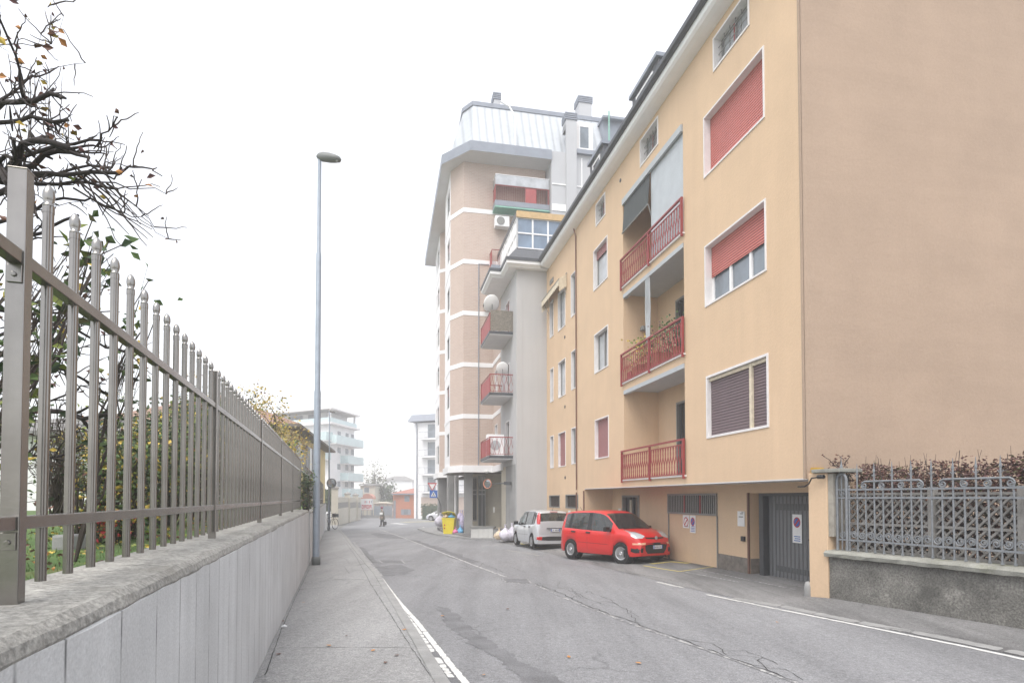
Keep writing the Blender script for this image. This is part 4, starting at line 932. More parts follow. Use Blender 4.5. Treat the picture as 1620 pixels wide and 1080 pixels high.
strip(b, [(u,n,zE+.24) for u, n in pf], [(u,n,zE+.24) for u, n in p2]); strip(b, [(u,n,zE+.24) for u, n in p2], [(u,n,zE+.38) for u, n in p2]); strip(b, [(u,n,zE+.38) for u, n in p2], [(u,n,zE+.36) for u, n in p1])
b.build('gutter', M['gutter'], GB, 'fac')
b = MB(); top = [(19.4,.45),(19.4,1.25),(27,1.25)]; low = [(17.76,.45),(17.76,2.0),(27,2.0)]
b.quad((17.72,.45,zE+.37),(17.72,2.0,zE+.37),(19.35,1.28,14.15),(19.35,.2,14.15)); b.quad((17.72,2.0,zE+.37),(27.2,2.0,zE+.37),(27.2,1.28,14.15),(19.35,1.28,14.15)); b.quad((19.2,2.0,zE+.375),(19.2,2.55,zE+.375),(22.2,2.55,zE+.375),(22.2,2.0,zE+.375)); b.quad((17.72,-6,zE+2.0),(17.72,.45,zE+.37),(19.35,.2,14.15),(19.35,-6,14.9))
b.build('roof', M['slate'], GB, 'fac')
# glazed roof veranda
b = MB(); b.box((19.36,1.22,14.12),(26.5,-2.2,14.2)); b.box((19.45,1.12,15.88),(26.6,-2.2,16.02), m=1); b.box((19.28,1.24,15.74),(19.45,-2.3,16.06), m=2); b.box((19.45,1.13,15.78),(26.7,1.26,16.04), m=1)
vr = b.build('veranda', [M['slate'], M['gutter'], M['wood']], GB, 'fac')
b = MB()
for n in (1.2,.4,-.4,-1.2,-1.9): b.box((19.36,n-.04,14.2),(19.44,n+.04,15.8))
for z in (14.22,14.98,15.74): b.box((19.365,1.16,z-.035),(19.435,-2.2,z+.035))
for k in range(10): u = 19.4+k*.78; b.box((u-.04,1.162,14.2),(u+.04,1.238,15.8))
for z in (14.22,14.98,15.74): b.box((19.44,1.165,z-.03),(26.4,1.235,z+.03))
b.build('frame', M['white_paint'], vr, 'fac')
b = MB(); b.quad((19.4,1.2,14.2),(19.4,-2.2,14.2),(19.4,-2.2,15.8),(19.4,1.2,15.8)); b.quad((19.4,1.2,14.2),(26.4,1.2,14.2),(26.4,1.2,15.8),(19.4,1.2,15.8), m=1)
b.build('pane', [glassy('veranda_glass', (.16,.22,.30), .06), M['white_wall']], vr, 'fac')
b = MB(); b.tube([(24.9,1.75,zE+.3),(24.9,1.9,12.0),(24.9,2.0,11.9)], .03, 5); b.build('downpipe', M['mid_metal'], GB, 'fac')
# low wall with coping in front of the porch, steps up from the street
lw = E('porch_wall', 'low pale wall with dark grey coping in front of the tower porch', 'wall', at(760,850,32))
A_ = [(-2.15,31.9),(-.95,31.45),(-.45,31.35)]
b = MB()
def wseg(b, a, c, w_, z0, z1, m=0):
    a, c = Vector(a), Vector(c); t = (c-a).normalized(); nn = Vector((-t.y, t.x))*w_/2; b.prism([tuple(a+nn), tuple(a-nn), tuple(c-nn), tuple(c+nn)], z0, z1, m)
wseg(b, A_[0], A_[1], .25, -1.0, .10); b.build('wall_body', mat('pale_porch_wall', (.52,.52,.50), .9, .1, 2, streak=.1), lw)
b = MB(); wseg(b, (A_[1][0]+.003,A_[1][1]), A_[2], .24, -1.0, .02); b.build('darker_section', M['concrete_pillar'], lw)
b = MB(); wseg(b, (A_[0][0]-.05,A_[0][1]), (A_[1][0]+.05,A_[1][1]), .36, .10, .17); wseg(b, (A_[1][0]+.06,A_[1][1]), (A_[2][0]+.06,A_[2][1]), .34, .02, .07); b.build('coping', M['mid_metal'], lw)

# ------------------------------------------------------------------ brick tower
TB = EF('apartment_tower', 'tall pink-brick apartment tower with white floor bands and a metal mansard roof', 'building', 24.8, 3.25, 0)
cu = 24.8
plan = [(cu,-1.7),(cu,3.25),(26.05,3.9),(29.5,3.9),(29.9,2.4),(33.2,2.4),(34.63,3.84),(38.9,3.84),(39.6,2.9),(39.6,-8),(cu,-8)]
BZ = [3.46,6.42,9.44,12.46,15.50,18.55]; TZ = 21.4
def seg_wall(b, i, z0, z1, ops, m=0, pl=plan):
    a, c = Vector(pl[i]), Vector(pl[i+1]); L = (c-a).length; t = (c-a)/L
    Pn = lambda s, n, z: (a.x+t.x*s - t.y*n*1, a.y+t.y*s + t.x*n*1, z)
    return L, Pn
def outP(a, c):
    a, c = Vector(a), Vector(c); L = (c-a).length; t = (c-a)/L
    return L, (lambda s, n, z: (a.x+t.x*s - t.y*n, a.y+t.y*s + t.x*n, z))
walls = MB(); wmat = {1:0, 0:0, 2:1, 3:0, 4:0, 5:0, 6:1, 7:0, 8:0, 9:0}
allw = []
for i in range(len(plan)-1):
    L, Pn = outP(plan[i], plan[i+1]); wops = []
    if i in (2, 6):
        for z in BZ: wops.append((.5, 2.0, z+.75, z+2.15))
        for z in BZ: wops.append((2.35, 3.1, z+.75, z+2.15)) if i == 6 else None
    wops = [o for o in wops if o]
    wall_grid(walls, lambda s, z: Pn(s,0,z), 0, L, 3.3, TZ+.1, wops, m=wmat[i]); 
    for o in wops: reveals(walls, Pn, o, .15, m=1)
    allw.append((Pn, wops))
walls.build('wall', [M['brick'], M['white_wall']], TB, 'fac')
for Pn, wops in allw:
    for j, o in enumerate(wops):
        b = MB(); ring(b, Pn, o, .05, -.14, -.05); ww = b.build('window', M['mid_metal'], TB, 'fac')
        b = MB(); z_ = o[3]-.05-(.5 if j % 3 == 1 else 0); b.quad(Pn(o[0]+.05,-.1,o[2]+.05), Pn(o[1]-.05,-.1,o[2]+.05), Pn(o[1]-.05,-.1,z_), Pn(o[0]+.05,-.1,z_)); 
        if j % 3 == 1: b.quad(Pn(o[0]+.05,-.09,z_), Pn(o[1]-.05,-.09,z_), Pn(o[1]-.05,-.09,o[3]-.05), Pn(o[0]+.05,-.09,o[3]-.05), m=1)
        b.build('pane', [M['glass'], M['shutter_faded']], ww, 'fac')
# white floor bands
b = MB()
def off_poly(pl, d, closed=False):
    out = []
    for i, p in enumerate(pl):
        a = Vector(pl[i-1]) if i else None; c = Vector(pl[i+1]) if i < len(pl)-1 else None; p = Vector(p); ns = []
        for q, r_ in ((a, p), (p, c)):
            if q is None or r_ is None: continue
            t = (r_-q).normalized(); ns.append(Vector((-t.y, t.x)))
        n = sum(ns, Vector((0,0))); n = n.normalized(); k = 1/max(.5, n.dot(ns[0])); out.append(tuple(p+n*d*k))
    return out
pbase = plan[0:9]
for z in BZ[1:]:
    P1 = off_poly(pbase, .02)
    b = MB(); b2 = [(x,y,z-.13) for x, y in P1]; t2 = [(x,y,z+.13) for x, y in P1]; strip(b, b2, t2); strip(b, t2, [(x,y,z+.13) for x, y in pbase]); strip(b, b2, [(x,y,z-.13) for x, y in pbase])
    b.build('floor_band', M['white_paint'], TB, 'fac')
b = MB(); P1 = off_poly([(cu,1.2)]+plan[1:9], .12); fl = [(x,y) for x, y in P1]
strip(b, [(x,y,3.16) for x, y in fl], [(x,y,3.56) for x, y in fl]); b.add([(x,y,3.16) for x, y in fl]+[(39.6,-6,3.16),(cu+.1,-6,3.16)], [tuple(range(len(fl)+2))], 1); b.add([(x,y,3.56) for x, y in fl]+[(39.6,-6,3.56),(cu+.1,-6,3.56)], [tuple(range(len(fl)+2))], 0)
b.build('base_band', [M['white_paint'], M['skirting']], TB, 'fac')
# eaves and mansard
ev = [(23.5,-1.75),(23.5,3.02),(25.3,4.5),(41,4.6),(41,-8)]
b = MB(); b.add([(x,y,TZ) for x, y in ev]+[(23.5,-8,TZ)][:0]+[(24.8,-8,TZ),(24.8,-1.75,TZ)], [tuple(range(7))]); b.build('soffit', M['soffit'], TB, 'fac')
b = MB(); strip(b, [(x,y,TZ-.02) for x, y in ev], [(x,y,TZ+.55) for x, y in ev]); e2 = off_poly(ev, -.5); strip(b, [(x,y,TZ+.55) for x, y in ev], [(x,y,TZ+.62) for x, y in e2]); b.build('fascia', M['gutter_grey'], TB, 'fac')
mb_ = [(24.0,-6.6),(24.0,2.9),(25.6,4.05),(40,4.1)]; mt = [(25.5,-6.4),(25.5,2.6),(26.3,3.1),(38.5,3.1)]
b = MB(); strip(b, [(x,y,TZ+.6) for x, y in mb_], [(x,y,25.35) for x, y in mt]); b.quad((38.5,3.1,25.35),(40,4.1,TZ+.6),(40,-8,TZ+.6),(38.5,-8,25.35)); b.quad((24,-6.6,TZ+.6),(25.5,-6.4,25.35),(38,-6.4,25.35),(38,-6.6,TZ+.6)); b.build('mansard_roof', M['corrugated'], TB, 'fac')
b = MB(); b.prism([(25.42,-6.5),(25.42,2.65),(26.25,3.2),(38.6,3.2),(38.6,-6.5)], 25.3, 25.55); b.build('roof_edge', M['gutter_grey'], TB, 'fac')
def chimney(b, u, n, z0, z1, w_=.6, l_=.8):
    b.box((u,n-w_/2,z0),(u+l_,n+w_/2,z1-.42)); 
    for k in range(4): b.box((u-.05,n-w_/2-.06,z1-.40+k*.11),(u+l_+.05,n+w_/2+.06,z1-.33+k*.11), m=1)
    b.box((u+.05,n-w_/2+.06,z1-.42),(u+l_-.05,n+w_/2-.06,z1), m=1)
for a in ((26,1.05,25.3,26.65,.38),(26,-4.65,25.3,27.2,.85)):
    b = MB(); chimney(b, *a); b.build('chimney', [M['tower_grey'], M['gutter_grey']], TB, 'fac')
b = MB(); b.box((23.6,-8,3),(26,-1.75,TZ+.55)); b.build('stair_wall', M['tower_grey'], TB, 'fac')
b = MB(); b.box((23.45,-3.25,3),(23.62,-2.62,TZ+2.0)); b.box((23.45,-3.25,TZ+2),(24.3,-2.62,TZ+2.3)); chimney(b, 23.5, -2.93, TZ+2.0, 24.3, .62, .7); b.build('chimney', [M['tower_grey'], M['gutter_grey']], TB, 'fac')
b = MB()
for n in (-3.6,-4.35,-5.1): b.box((23.57,n-.03,3),(23.59,n+.03,TZ+.3))
for z in (18.62,20.0): b.box((23.565,-8,z-(.2 if z < 19 else .035)),(23.595,-1.78,z+(.2 if z < 19 else .035)))
b.build('joint_lines', M['white_paint'], TB, 'fac')
b = MB(); b.box((23.4,-8,TZ+.5),(24.2,-3.26,TZ+.75)); b.build('side_fascia', M['gutter_grey'], TB, 'fac')
b = MB(); b.box((24.0,-3.35,TZ+.9),(25.6,-4.45,TZ+2.75)); dm = b.build('dormer', M['stone_white'], TB, 'fac')
b = MB(); ring(b, lambda s, n, z: (24.0-n, s, z), (-4.25,-3.55,TZ+1.1,TZ+2.55), .08, 0, .03); b.quad((23.99,-4.2,TZ+1.15),(23.99,-3.6,TZ+1.15),(23.99,-3.6,TZ+2.5),(23.99,-4.2,TZ+2.5), m=1); b.build('dormer_window', [M['white_paint'], M['glass']], dm, 'fac')
b = MB(); b.tube([(24.2,1.2,24.9),(24.3,.6,24.7),(24.1,.3,24.0),(24.05,.3,22.2)], .05, 6); b.build('roof_pipe', M['white_wall'], TB, 'fac')
b = MB(); b.box((24.6,-5.3,23.2),(26.5,-8,24.9)); b.box((24.3,-5.2,24.85),(26.5,-8,25.0)); b.build('roof_terrace', M['gutter_grey'], TB, 'fac')
b = MB(); b.tube([(24.2,-5.55,22.4),(24.2,-5.55,25.2)], .05, 6); b.tube([(24.2,-5.2,22.5),(24.2,-7,22.6)], .03, 5); b.build('terrace_post', mat('green_paint', (.20,.42,.34), .6), TB, 'fac')
# tower balconies on the face towards the camera
for zf, n0, n1 in ((18.75,-1.73,1.5),(14.95,-1.73,1.7)):
    b = MB(); b.box((24.0,n0,zf-.18),(24.79,n1,zf)); b.box((23.97,n0,zf-.14),(24.0,n1+.03,zf+.16), m=1); b.box((24.0,n1,zf-.14),(24.79,n1+.03,zf+.16), m=1)
    if zf > 18: b.box((23.94,n0,zf-.26),(24.79,n1+.04,zf-.18), m=2)
    sl = b.build('balcony', [M['soffit'], M['gutter_grey'], MATS['green_paint']], TB, 'fac')
    zr = zf+1.05; b = MB(); b.tube([(24.0,n0,zr),(24.0,n1,zr),(24.79,n1,zr)], .025, 5); 
    for k in range(30): n = n0+(n1-n0)*k/30; b.tube([(24.0,n,zf+.15),(24.0,n,zr)], .009, 4, cap=False)
    for n in (n0+.05, n0+.8, n1): b.tube([(24.0,n,zf+.1),(24.0,n,zr)], .022, 4)
    b.build('railing', M['red_metal'], sl, 'fac')
    b = MB(); b.box((24.02,n1-.02,zf+.12),(24.78,n1-.005,zr-.04)); b.box((23.99,n0+.82,zf+.15),(24.005,n0+1.0 if zf < 18 else n0+1.45,zr-.04)); b.build('panel', M['red_panel'], sl, 'fac')
    if zf > 18:
        b = MB(); b.box((23.995,n0,zr+.05),(24.005,n1,zr+.62)); b.box((24.0,n1-.01,zr+.05),(24.78,n1,zr+.62)); b.build('glass_screen', M['glass_green'] if False else M['glass_curtain'], sl, 'fac')
        b = MB(); b.box((23.98,n0,zr+.62),(24.79,n1+.01,zr+.66)); b.build('screen_rail', M['white_paint'], sl, 'fac')
r = EF('air_conditioner', 'white air-conditioning unit with round fan under the top tower balcony', 'air conditioner', 24.45, 1.05, 17.5)
b = MB(); b.box((-.25,-.42,0),(.2,.42,.62)); b.build('casing', M['white_wall'], r, 'local', bevel=.02)
b = MB(); b.lathe([(.24,0),(.24,.015),(.19,.02),(0,.02)], (-.275,.1,.31), 16, 'X'); b.build('fan_grille', M['mid_metal'], r, 'local')
b = MB(); b.tube([(24.77,2.35,3.5),(24.77,2.35,15.4),(24.77,1.75,15.4)], .03, 5); b.build('conduit', M['gutter_grey'], TB, 'fac')
# pilotis and entrance
for x, y0, d, w_ in ((740.5,843,35.6,.50),):
    p = at(x, y0, d); r = None
    b = MB(); b.obox((p.x, p.y, 1.35), (.5,.46,4.2), FROT); b.build('column', M['concrete_pillar'], TB)
for x, d, w_, mm in ((716,40.5,1.1,'concrete_pillar'),(700,46,.95,'concrete_pillar'),(712,50,.5,'white_wall')):
    p = at(x, 830, d); b = MB(); b.obox((p.x, p.y, 1.3), (w_,.7,4.3), FROT); b.build('column', M[mm], TB)
b = MB(); q = at(720.5, 830, 39.5); b.tube([(q.x,q.y,-1),(q.x,q.y,3.2)], .07, 8); q = at(711, 830, 41); b.tube([(q.x,q.y,-1),(q.x,q.y,3.2)], .08, 8); b.build('rainwater_pipe', M['white_paint'], TB)
# entrance wall with glazed door in the porch
a, c = at(746,850,36.6), at(780,850,36.2)
b = MB(); wseg(b, (a.x-.4,a.y+.6), (c.x+1.2,c.y+.6), .2, -1, 3.2); b.build('porch_back_wall', M['beige'], TB)
for x0, x1, z0, z1, nm, mm in ((748.5,754,.3,2.9,'glazed_strip','glass_dark'),(757,768,-.3,3.0,'entrance_door','glass')):
    A0, A1_ = at(x0,800,36.4), at(x1,800,36.35); dd = Vector((A1_.x-A0.x,A1_.y-A0.y,0)); 
    Pe = lambda s, n, z, A0=A0, dd=dd: (A0.x+dd.x*s, A0.y-n+dd.y*s, z)
    b = MB(); bar(b, Pe, 0, 1, z0, z1, .02, .05); e_ = b.build(nm, M['glass_dark'], TB)
    b = MB()
    for s in (0,.52,1): bar(b, Pe, s-.05, s+.05, z0, z1, .05, .09)
    for z in (z0, 1.9, 2.15, z1): bar(b, Pe, 0, 1, z-.04, z+.04, .051, .085)
    b.build('frame', M['mid_metal'], e_)
b = MB(); q = at(781.5,806,33.2); b.obox((q.x,q.y,q.z), (.02,.22,.30), FROT+R(90)); tag(b.build('notice_board', M['sign_white']), 'small white notice on the beige porch wall', 'notice')
p = at(770,744,34.5); b = MB(); b.lathe([(.12,.0),(.13,-.06),(.08,-.13),(0,-.15)], p, 12); tag(b.build('ceiling_lamp', M['sign_white'], smooth=True), 'round white lamp under the tower porch ceiling', 'lamp')
# porch floor / raised pavement
b = MB(); P = [(-.6,31.55),(-2.3,31.95),(-2.9,33.6),(-3.6,36.0),(-4.6,39),(-5.4,43),(-6.3,50),(4,50),(4,33)]
b.prism(P, -1.3, lambda x, y: -.40-.004*(y-33)); tag(b.build('tower_pavement', M['asphalt_old']), kind='structure')
b = MB(); P = [(-2.15,31.2),(-3.15,33.2),(-4.6,36.2),(-5.9,40.5),(-7.4,46.5),(-6.6,50.5),(-6.0,50),(-5.4,43),(-4.6,39),(-3.6,36.0),(-2.9,33.6),(-2.3,31.95),(-.6,31.55),(-.2,30.4)]
b.prism(P, lambda x, y: gz(y)-.2, lambda x, y: gz(y)+.10); tag(b.build('corner_pavement', M['asphalt_walk']), kind='structure')

# ------------------------------------------------------------------ gate post, garden wall, iron fence, hedge (right)
M['beige_dirty'] = mat('bare_dirty_plaster', (.30,.28,.24), .95, .25, 5, .6, 25, stain=.5, stain_col=(.16,.14,.11))
KQ = .92; RO = Vector((5.51, 10.40, 0)); RDv = (Vector((7.075, 8.62, 0))-Vector((5.99, 11.30, 0))).normalized(); RROT = math.atan2(RDv.y, RDv.x)  # gate post, garden wall, fence and hedge group scaled down about the camera
def zq(z): return .134+KQ*z
def Q(s, n, z=0): return RO + RDv*s*KQ + Vector((-RDv.y, RDv.x, 0))*n*KQ + Vector((0,0,zq(z)))
# n > 0 is away from the street here
gpst = E('gate_post', 'yellow rendered gate post at the near corner of the yellow building', 'gate post', (5.4,10.5,-.06), RROT)
b = MB(); b.prism([tuple(Q(-.42,.0)[:2]), tuple(Q(0,0)[:2]), tuple(Q(0,.5)[:2]), tuple(Q(-.42,.5)[:2])], zq(-.6), zq(2.16)); b.build('post_body', M['yellow'], gpst, bevel=.01)
b = MB(); b.prism([tuple(Q(.001,.03)[:2]), tuple(Q(.10,.05)[:2]), tuple(Q(.09,.5)[:2]), tuple(Q(.001,.48)[:2])], zq(.95), zq(2.14)); b.build('bare_plaster', M['beige_dirty'], gpst)
b = MB(); b.prism([tuple(Q(-.30,-.06)[:2]), tuple(Q(.32,-.06)[:2]), tuple(Q(.32,.56)[:2]), tuple(Q(-.30,.56)[:2])], zq(2.16), zq(2.23)); b.build('cap', M['coping'], gpst, bevel=.01)
b = MB(); b.prism([tuple(Q(-.5,.05)[:2]), tuple(Q(-.31,.05)[:2]), tuple(Q(-.31,.3)[:2]), tuple(Q(-.5,.3)[:2])], zq(2.14), zq(2.27)); b.build('ridge_tile', mat('ochre_tile', (.50,.30,.03), .8, .2), gpst)
b = MB(); b.lathe([(.075,-.6),(.07,-.06),(.05,.02),(.0,.04)], Q(-.47,.02), 10); tag(b.build('guard_stone', M['concrete_pillar'], smooth=True), 'squat grey guard stone at the foot of the yellow gate post', 'guard stone')
b = MB(); b.tube([Q(-.05,-.08,2.08),Q(-.25,-.1,2.06),Q(-.32,-.1,1.95),Q(-.42,-.1,1.90),Q(-.62,-.05,1.90)], .014, 5); b.tube([Q(-.12,-.09,2.08),Q(.02,-.09,2.08)], .035, 8); tag(b.build('cable', M['black']), 'black cable with a junction looping over the yellow gate post', 'cable')
L_ = 9.0
gw = E('garden_wall', 'low rough dark stucco wall with mossy coping under the ornate iron fence', 'wall', Q(0,0,gz(11)), RROT)
b = MB(); n = 40; vs = []
for i in range(n+1):
    s = L_*i/n
    for zz in range(5): z = -.6+(.58+.6)*zz/4; vs.append(Q(s, .03+random.uniform(-.012,.012), z))
b.add(vs, [(i*5+j, (i+1)*5+j, (i+1)*5+j+1, i*5+j+1) for i in range(n) for j in range(4)]); b.prism([tuple(Q(.0,.05)[:2]),tuple(Q(L_,.05)[:2]),tuple(Q(L_,.4)[:2]),tuple(Q(0,.4)[:2])], zq(-.6), zq(.58))
b.build('wall_body', M['stucco_dark'], gw)
b = MB(); n = 60; vs = []; pr = [(.05,.565),(-.06,.575),(-.075,.64),(-.03,.685),(.2,.70),(.45,.69),(.46,.57)]; k = len(pr)
for i in range(n+1):
    for a, z in pr: e = random.uniform(-.007,.007); vs.append(Q(L_*i/n-.03, a+e, z+e))
b.add(vs, [(i*k+j, (i+1)*k+j, (i+1)*k+j+1, i*k+j+1) for i in range(n) for j in range(k-1)]+[tuple(range(k)), tuple(range(n*k, n*k+k))[::-1]]); b.build('coping', M['coping'], gw)
# ornate iron fence
ifn = E('iron_fence', 'ornate grey wrought-iron fence with scrolls and spear tips in front of the hedge', 'fence', Q(0,.14,.7), RROT)
def spiral(b, c, r, turns=1.6, rad=.007, flip=1, start=0):
    pts = []
    for k in range(22):
        t = k/21; a = start+flip*2*math.pi*turns*t; rr = r*(1-.82*t); pts.append(Q(c[0]+rr*math.cos(a), .14, c[1]+rr*math.sin(a)))
    b.tube(pts, rad, 4, cap=False)
ZB, ZM, ZT2 = .90, 1.68, 1.83
b = MB()
for z in (ZB, ZM, ZT2): b.add(*(lambda vs: (vs, [(0,3,2,1),(4,5,6,7),(0,1,5,4),(1,2,6,5),(2,3,7,6),(3,0,4,7)]))([Q(s,.14+n_,z+zz) for zz in (-.016,.016) for s, n_ in ((.12,-.018),(L_,-.018),(L_,.018),(.12,.018))]))
b.build('rail', M['iron'], ifn)
s = .36; kk = 0
while s < 6.5:
    tall = kk % 2 == 1
    top = 2.23 if tall else ZT2+.14; 
    b = MB(); b.tube([Q(s,.14,.70),Q(s,.14,top-.1)], .0135, 6)
    if tall:
        b.lathe([(.0,0),(.02,.05),(.012,.10),(.003,.2)][::1], Q(s,.14,top-.14), 6); b.tube([Q(s-.04,.14,top-.14),Q(s,.14,top-.19),Q(s+.04,.14,top-.14)], .007, 4)
    else: b.lathe([(.0,0),(.018,.02),(.0,.04)], Q(s,.14,top-.1), 6)
    b.lathe([(.022,0),(.022,.03)], Q(s,.14,.70), 6)
    b.build('picket', M['iron'], ifn); kk += 1; s += .165
b = MB(); s = .45
while s < 6.5:
    spiral(b, (s, ZB+.10), .068, 1.7, .011, 1 if int(s/.165) % 2 else -1, math.pi); b.tube([Q(s+.05,.14,ZB+.08),Q(s+.09,.14,ZB+.2),Q(s+.06,.14,ZB+.27)], .007, 4); s += .165
b.build('lower_scrolls', M['iron'], ifn)
b = MB()
for (s0, s1) in ((.62,1.70),(1.98,3.0),(3.9,5.0),(5.2,6.3)):
    z = ZT2+.115; b.tube([Q(s0,.14,z-.0),Q(s0+.05,.14,z+.03),Q(s1-.05,.14,z+.03),Q(s1,.14,z)], .016, 5)
    for j, s in enumerate((s0+.04, s0+(s1-s0)*.35, s0+(s1-s0)*.66, s1-.04)): spiral(b, (s, ZT2+.068), .062, 1.7, .012, 1 if j < 2 else -1, math.pi/2)
b.build('top_scrolls', M['iron'], ifn)
for s in (.22, 3.42):
    b = MB(); hw = .10
    for q in (s-hw, s+hw): b.tube([Q(q,.12,.70),Q(q,.12,2.0)], .024, 6)
    b.tube([Q(s+hw*math.cos(a*math.pi/8),.12,2.0+.13*math.sin(a*math.pi/8)) for a in range(9)], .024, 6)
    b.tube([Q(s,.12,.7),Q(s,.12,2.35)], .012, 5); b.lathe([(.02,0),(.03,.04),(.008,.12),(.002,.24)], Q(s,.12,2.2), 6)
    for z in (ZT2+.0+.08-.14, ZB+.08): spiral(b, (s, z+.0), .07, 2, .010, 1)
    for a in (-1,1): b.tube([Q(s,.12,2.15),Q(s+a*.07,.12,2.22),Q(s+a*.08,.12,2.16)], .008, 4)
    b.build('fence_pier', M['iron'], ifn)
# concrete trellis behind
tr = E('trellis', 'weathered concrete lattice screen behind the ornate iron fence', 'trellis', Q(0,.36,.7), RROT)
b = MB()
def lbar(p, q, w_=.03, dd=0.0):
    p, q = Vector(p), Vector(q); t = (q-p).normalized(); nn = Vector((-t.y, t.x))*w_/2
    vs = [Q(v.x,.34+dd+off,v.y) for off in (0,.03) for v in (p+nn, q+nn, q-nn, p-nn)]; b.add(vs, [(0,3,2,1),(4,5,6,7),(0,1,5,4),(1,2,6,5),(2,3,7,6),(3,0,4,7)])
z0, z1 = .72, 1.75; H = z1-z0; s = -.8
while s < 6.6:
    for sg in (1,-1):
        a = (s, z0 if sg > 0 else z1); c = (s+H*.95, z1 if sg > 0 else z0); a = Vector(a); c = Vector(c)
        if a.x < .15: t = (.15-a.x)/(c.x-a.x); a = a.lerp(c, t) if t < 1 else None
        if a: lbar(a, c, .032, 0 if sg > 0 else .031)
    s += .16
b.build('lattice', M['lattice'], tr)
for s in (1.72,3.0,4.3,5.6): b = MB(); b.prism([tuple(Q(s-.05,.30)[:2]),tuple(Q(s+.05,.30)[:2]),tuple(Q(s+.05,.42)[:2]),tuple(Q(s-.05,.42)[:2])], zq(.7), zq(1.86)); b.build('post', M['lattice'], tr)
b = MB()
for z in (z0-.0, 1.2, z1): b.prism([tuple(Q(.1,.33)[:2]),tuple(Q(6.6,.33)[:2]),tuple(Q(6.6,.405)[:2]),tuple(Q(.1,.405)[:2])], zq(z-.02), zq(z+.02))
b.build('trellis_rail', M['lattice'], tr)
# hedge behind
def leaves(b, pts, size, nm, flat=.3):
    for p in pts:
        d = Vector((random.gauss(0,1),random.gauss(0,1),random.gauss(0,flat)-.1)).normalized(); e = d.cross(Vector((random.gauss(0,1),random.gauss(0,1),random.gauss(0,1)))).normalized()
        s = size*random.uniform(.6,1.3); p = Vector(p); m = d.cross(e)*s*.15
        b.add([p, p+d*s*.5+e*s*.32+m, p+d*s, p+d*s*.5-e*s*.32+m], [(0,1,2,3)], random.choices(range(len(nm)), nm)[0])
random.seed(21)
hd = E('hedge', 'leggy reddish-brown beech-like hedge behind the ornate iron fence', 'hedge', Q(3,.8,0), RROT)
b = MB(); pts = []
for i in range(17000):
    s = random.uniform(.1,6.8); base = 2.12+.10*math.sin(s*3.1)+.08*math.sin(s*7.3+1)+.05*math.sin(s*17); t = random.random()**.8; z = .6+(base-.6)*t; n = .5+random.gauss(.28,.16)
    pts.append(Q(s, n, z))
for _ in range(6500): s = random.uniform(.1,6.8); pts.append(Q(s, .5+random.gauss(.28,.14), 1.85+.42*random.random()**1.3+.06*math.sin(s*5)))
for j in range(95):
    s = random.uniform(.1,6.8); h = 2.1+random.uniform(.05,.38)*(1.2 if random.random() < .3 else .8); lean = random.uniform(-.18,.18)
    for k in range(random.randint(7,20)): t = random.random(); pts.append(Q(s+lean*t+random.gauss(0,.02), .65+random.gauss(0,.05), 2.0+(h-2.0)*t))
leaves(b, pts, .052, [6,5,2,1.2,1]); b.build('foliage', [M['leaf_rust'], M['leaf_brown'], mat('leaf_mauve', (.16,.08,.075), .7, .3), M['leaf_olive'], M['twig']], hd)
b = MB(); leaves(b, [Q(random.uniform(.1,6.8), random.uniform(.55,1.0), random.uniform(.6,1.85)) for _ in range(5200)], .10, [1,1]); b.build('inner_foliage', [M['leaf_rust'], M['bark']], hd)
b = MB()
for j in range(150):
    s = random.uniform(.1,6.8); p = [Q(s,.7,.3)]; h = random.uniform(1.8,2.32)
    for k in range(5): p.append(p[-1]+Vector((random.gauss(0,.04),random.gauss(0,.04),(h-.3)/5)))
    b.tube(p, [.012,.01,.008,.006,.005,.003], 4, cap=False)
b.build('stems', M['twig'], hd)
r = E('vine', 'wiry reddish climbing stems above the stone cap of the gate post', 'plant', Q(.1,.4,2.2))
b = MB(); pts = []
for j in range(9):
    p = [Q(.15+random.uniform(-.1,.1),.45,2.0)]
    for k in range(6): p.append(p[-1]+Vector((random.gauss(-.05,.05),random.gauss(0,.04),random.uniform(.03,.10))))
    b.tube(p, .005, 4, cap=False); pts += [q+Vector((random.gauss(0,.02),0,random.gauss(0,.02))) for q in p[2:] for _ in range(3)]
b.build('stems', M['twig'], r); b = MB(); leaves(b, pts, .045, [1,1]); b.build('foliage', [M['leaf_rust'], M['leaf_brown']], r)
# garden soil behind the wall
b = MB(); b.prism([tuple(Q(0,.4)[:2]),tuple(Q(L_,.4)[:2]),tuple(Q(L_,6)[:2]),tuple(Q(0,3)[:2])], zq(-.3), zq(.45)); tag(b.build('garden_soil', M['skirting']), kind='structure')
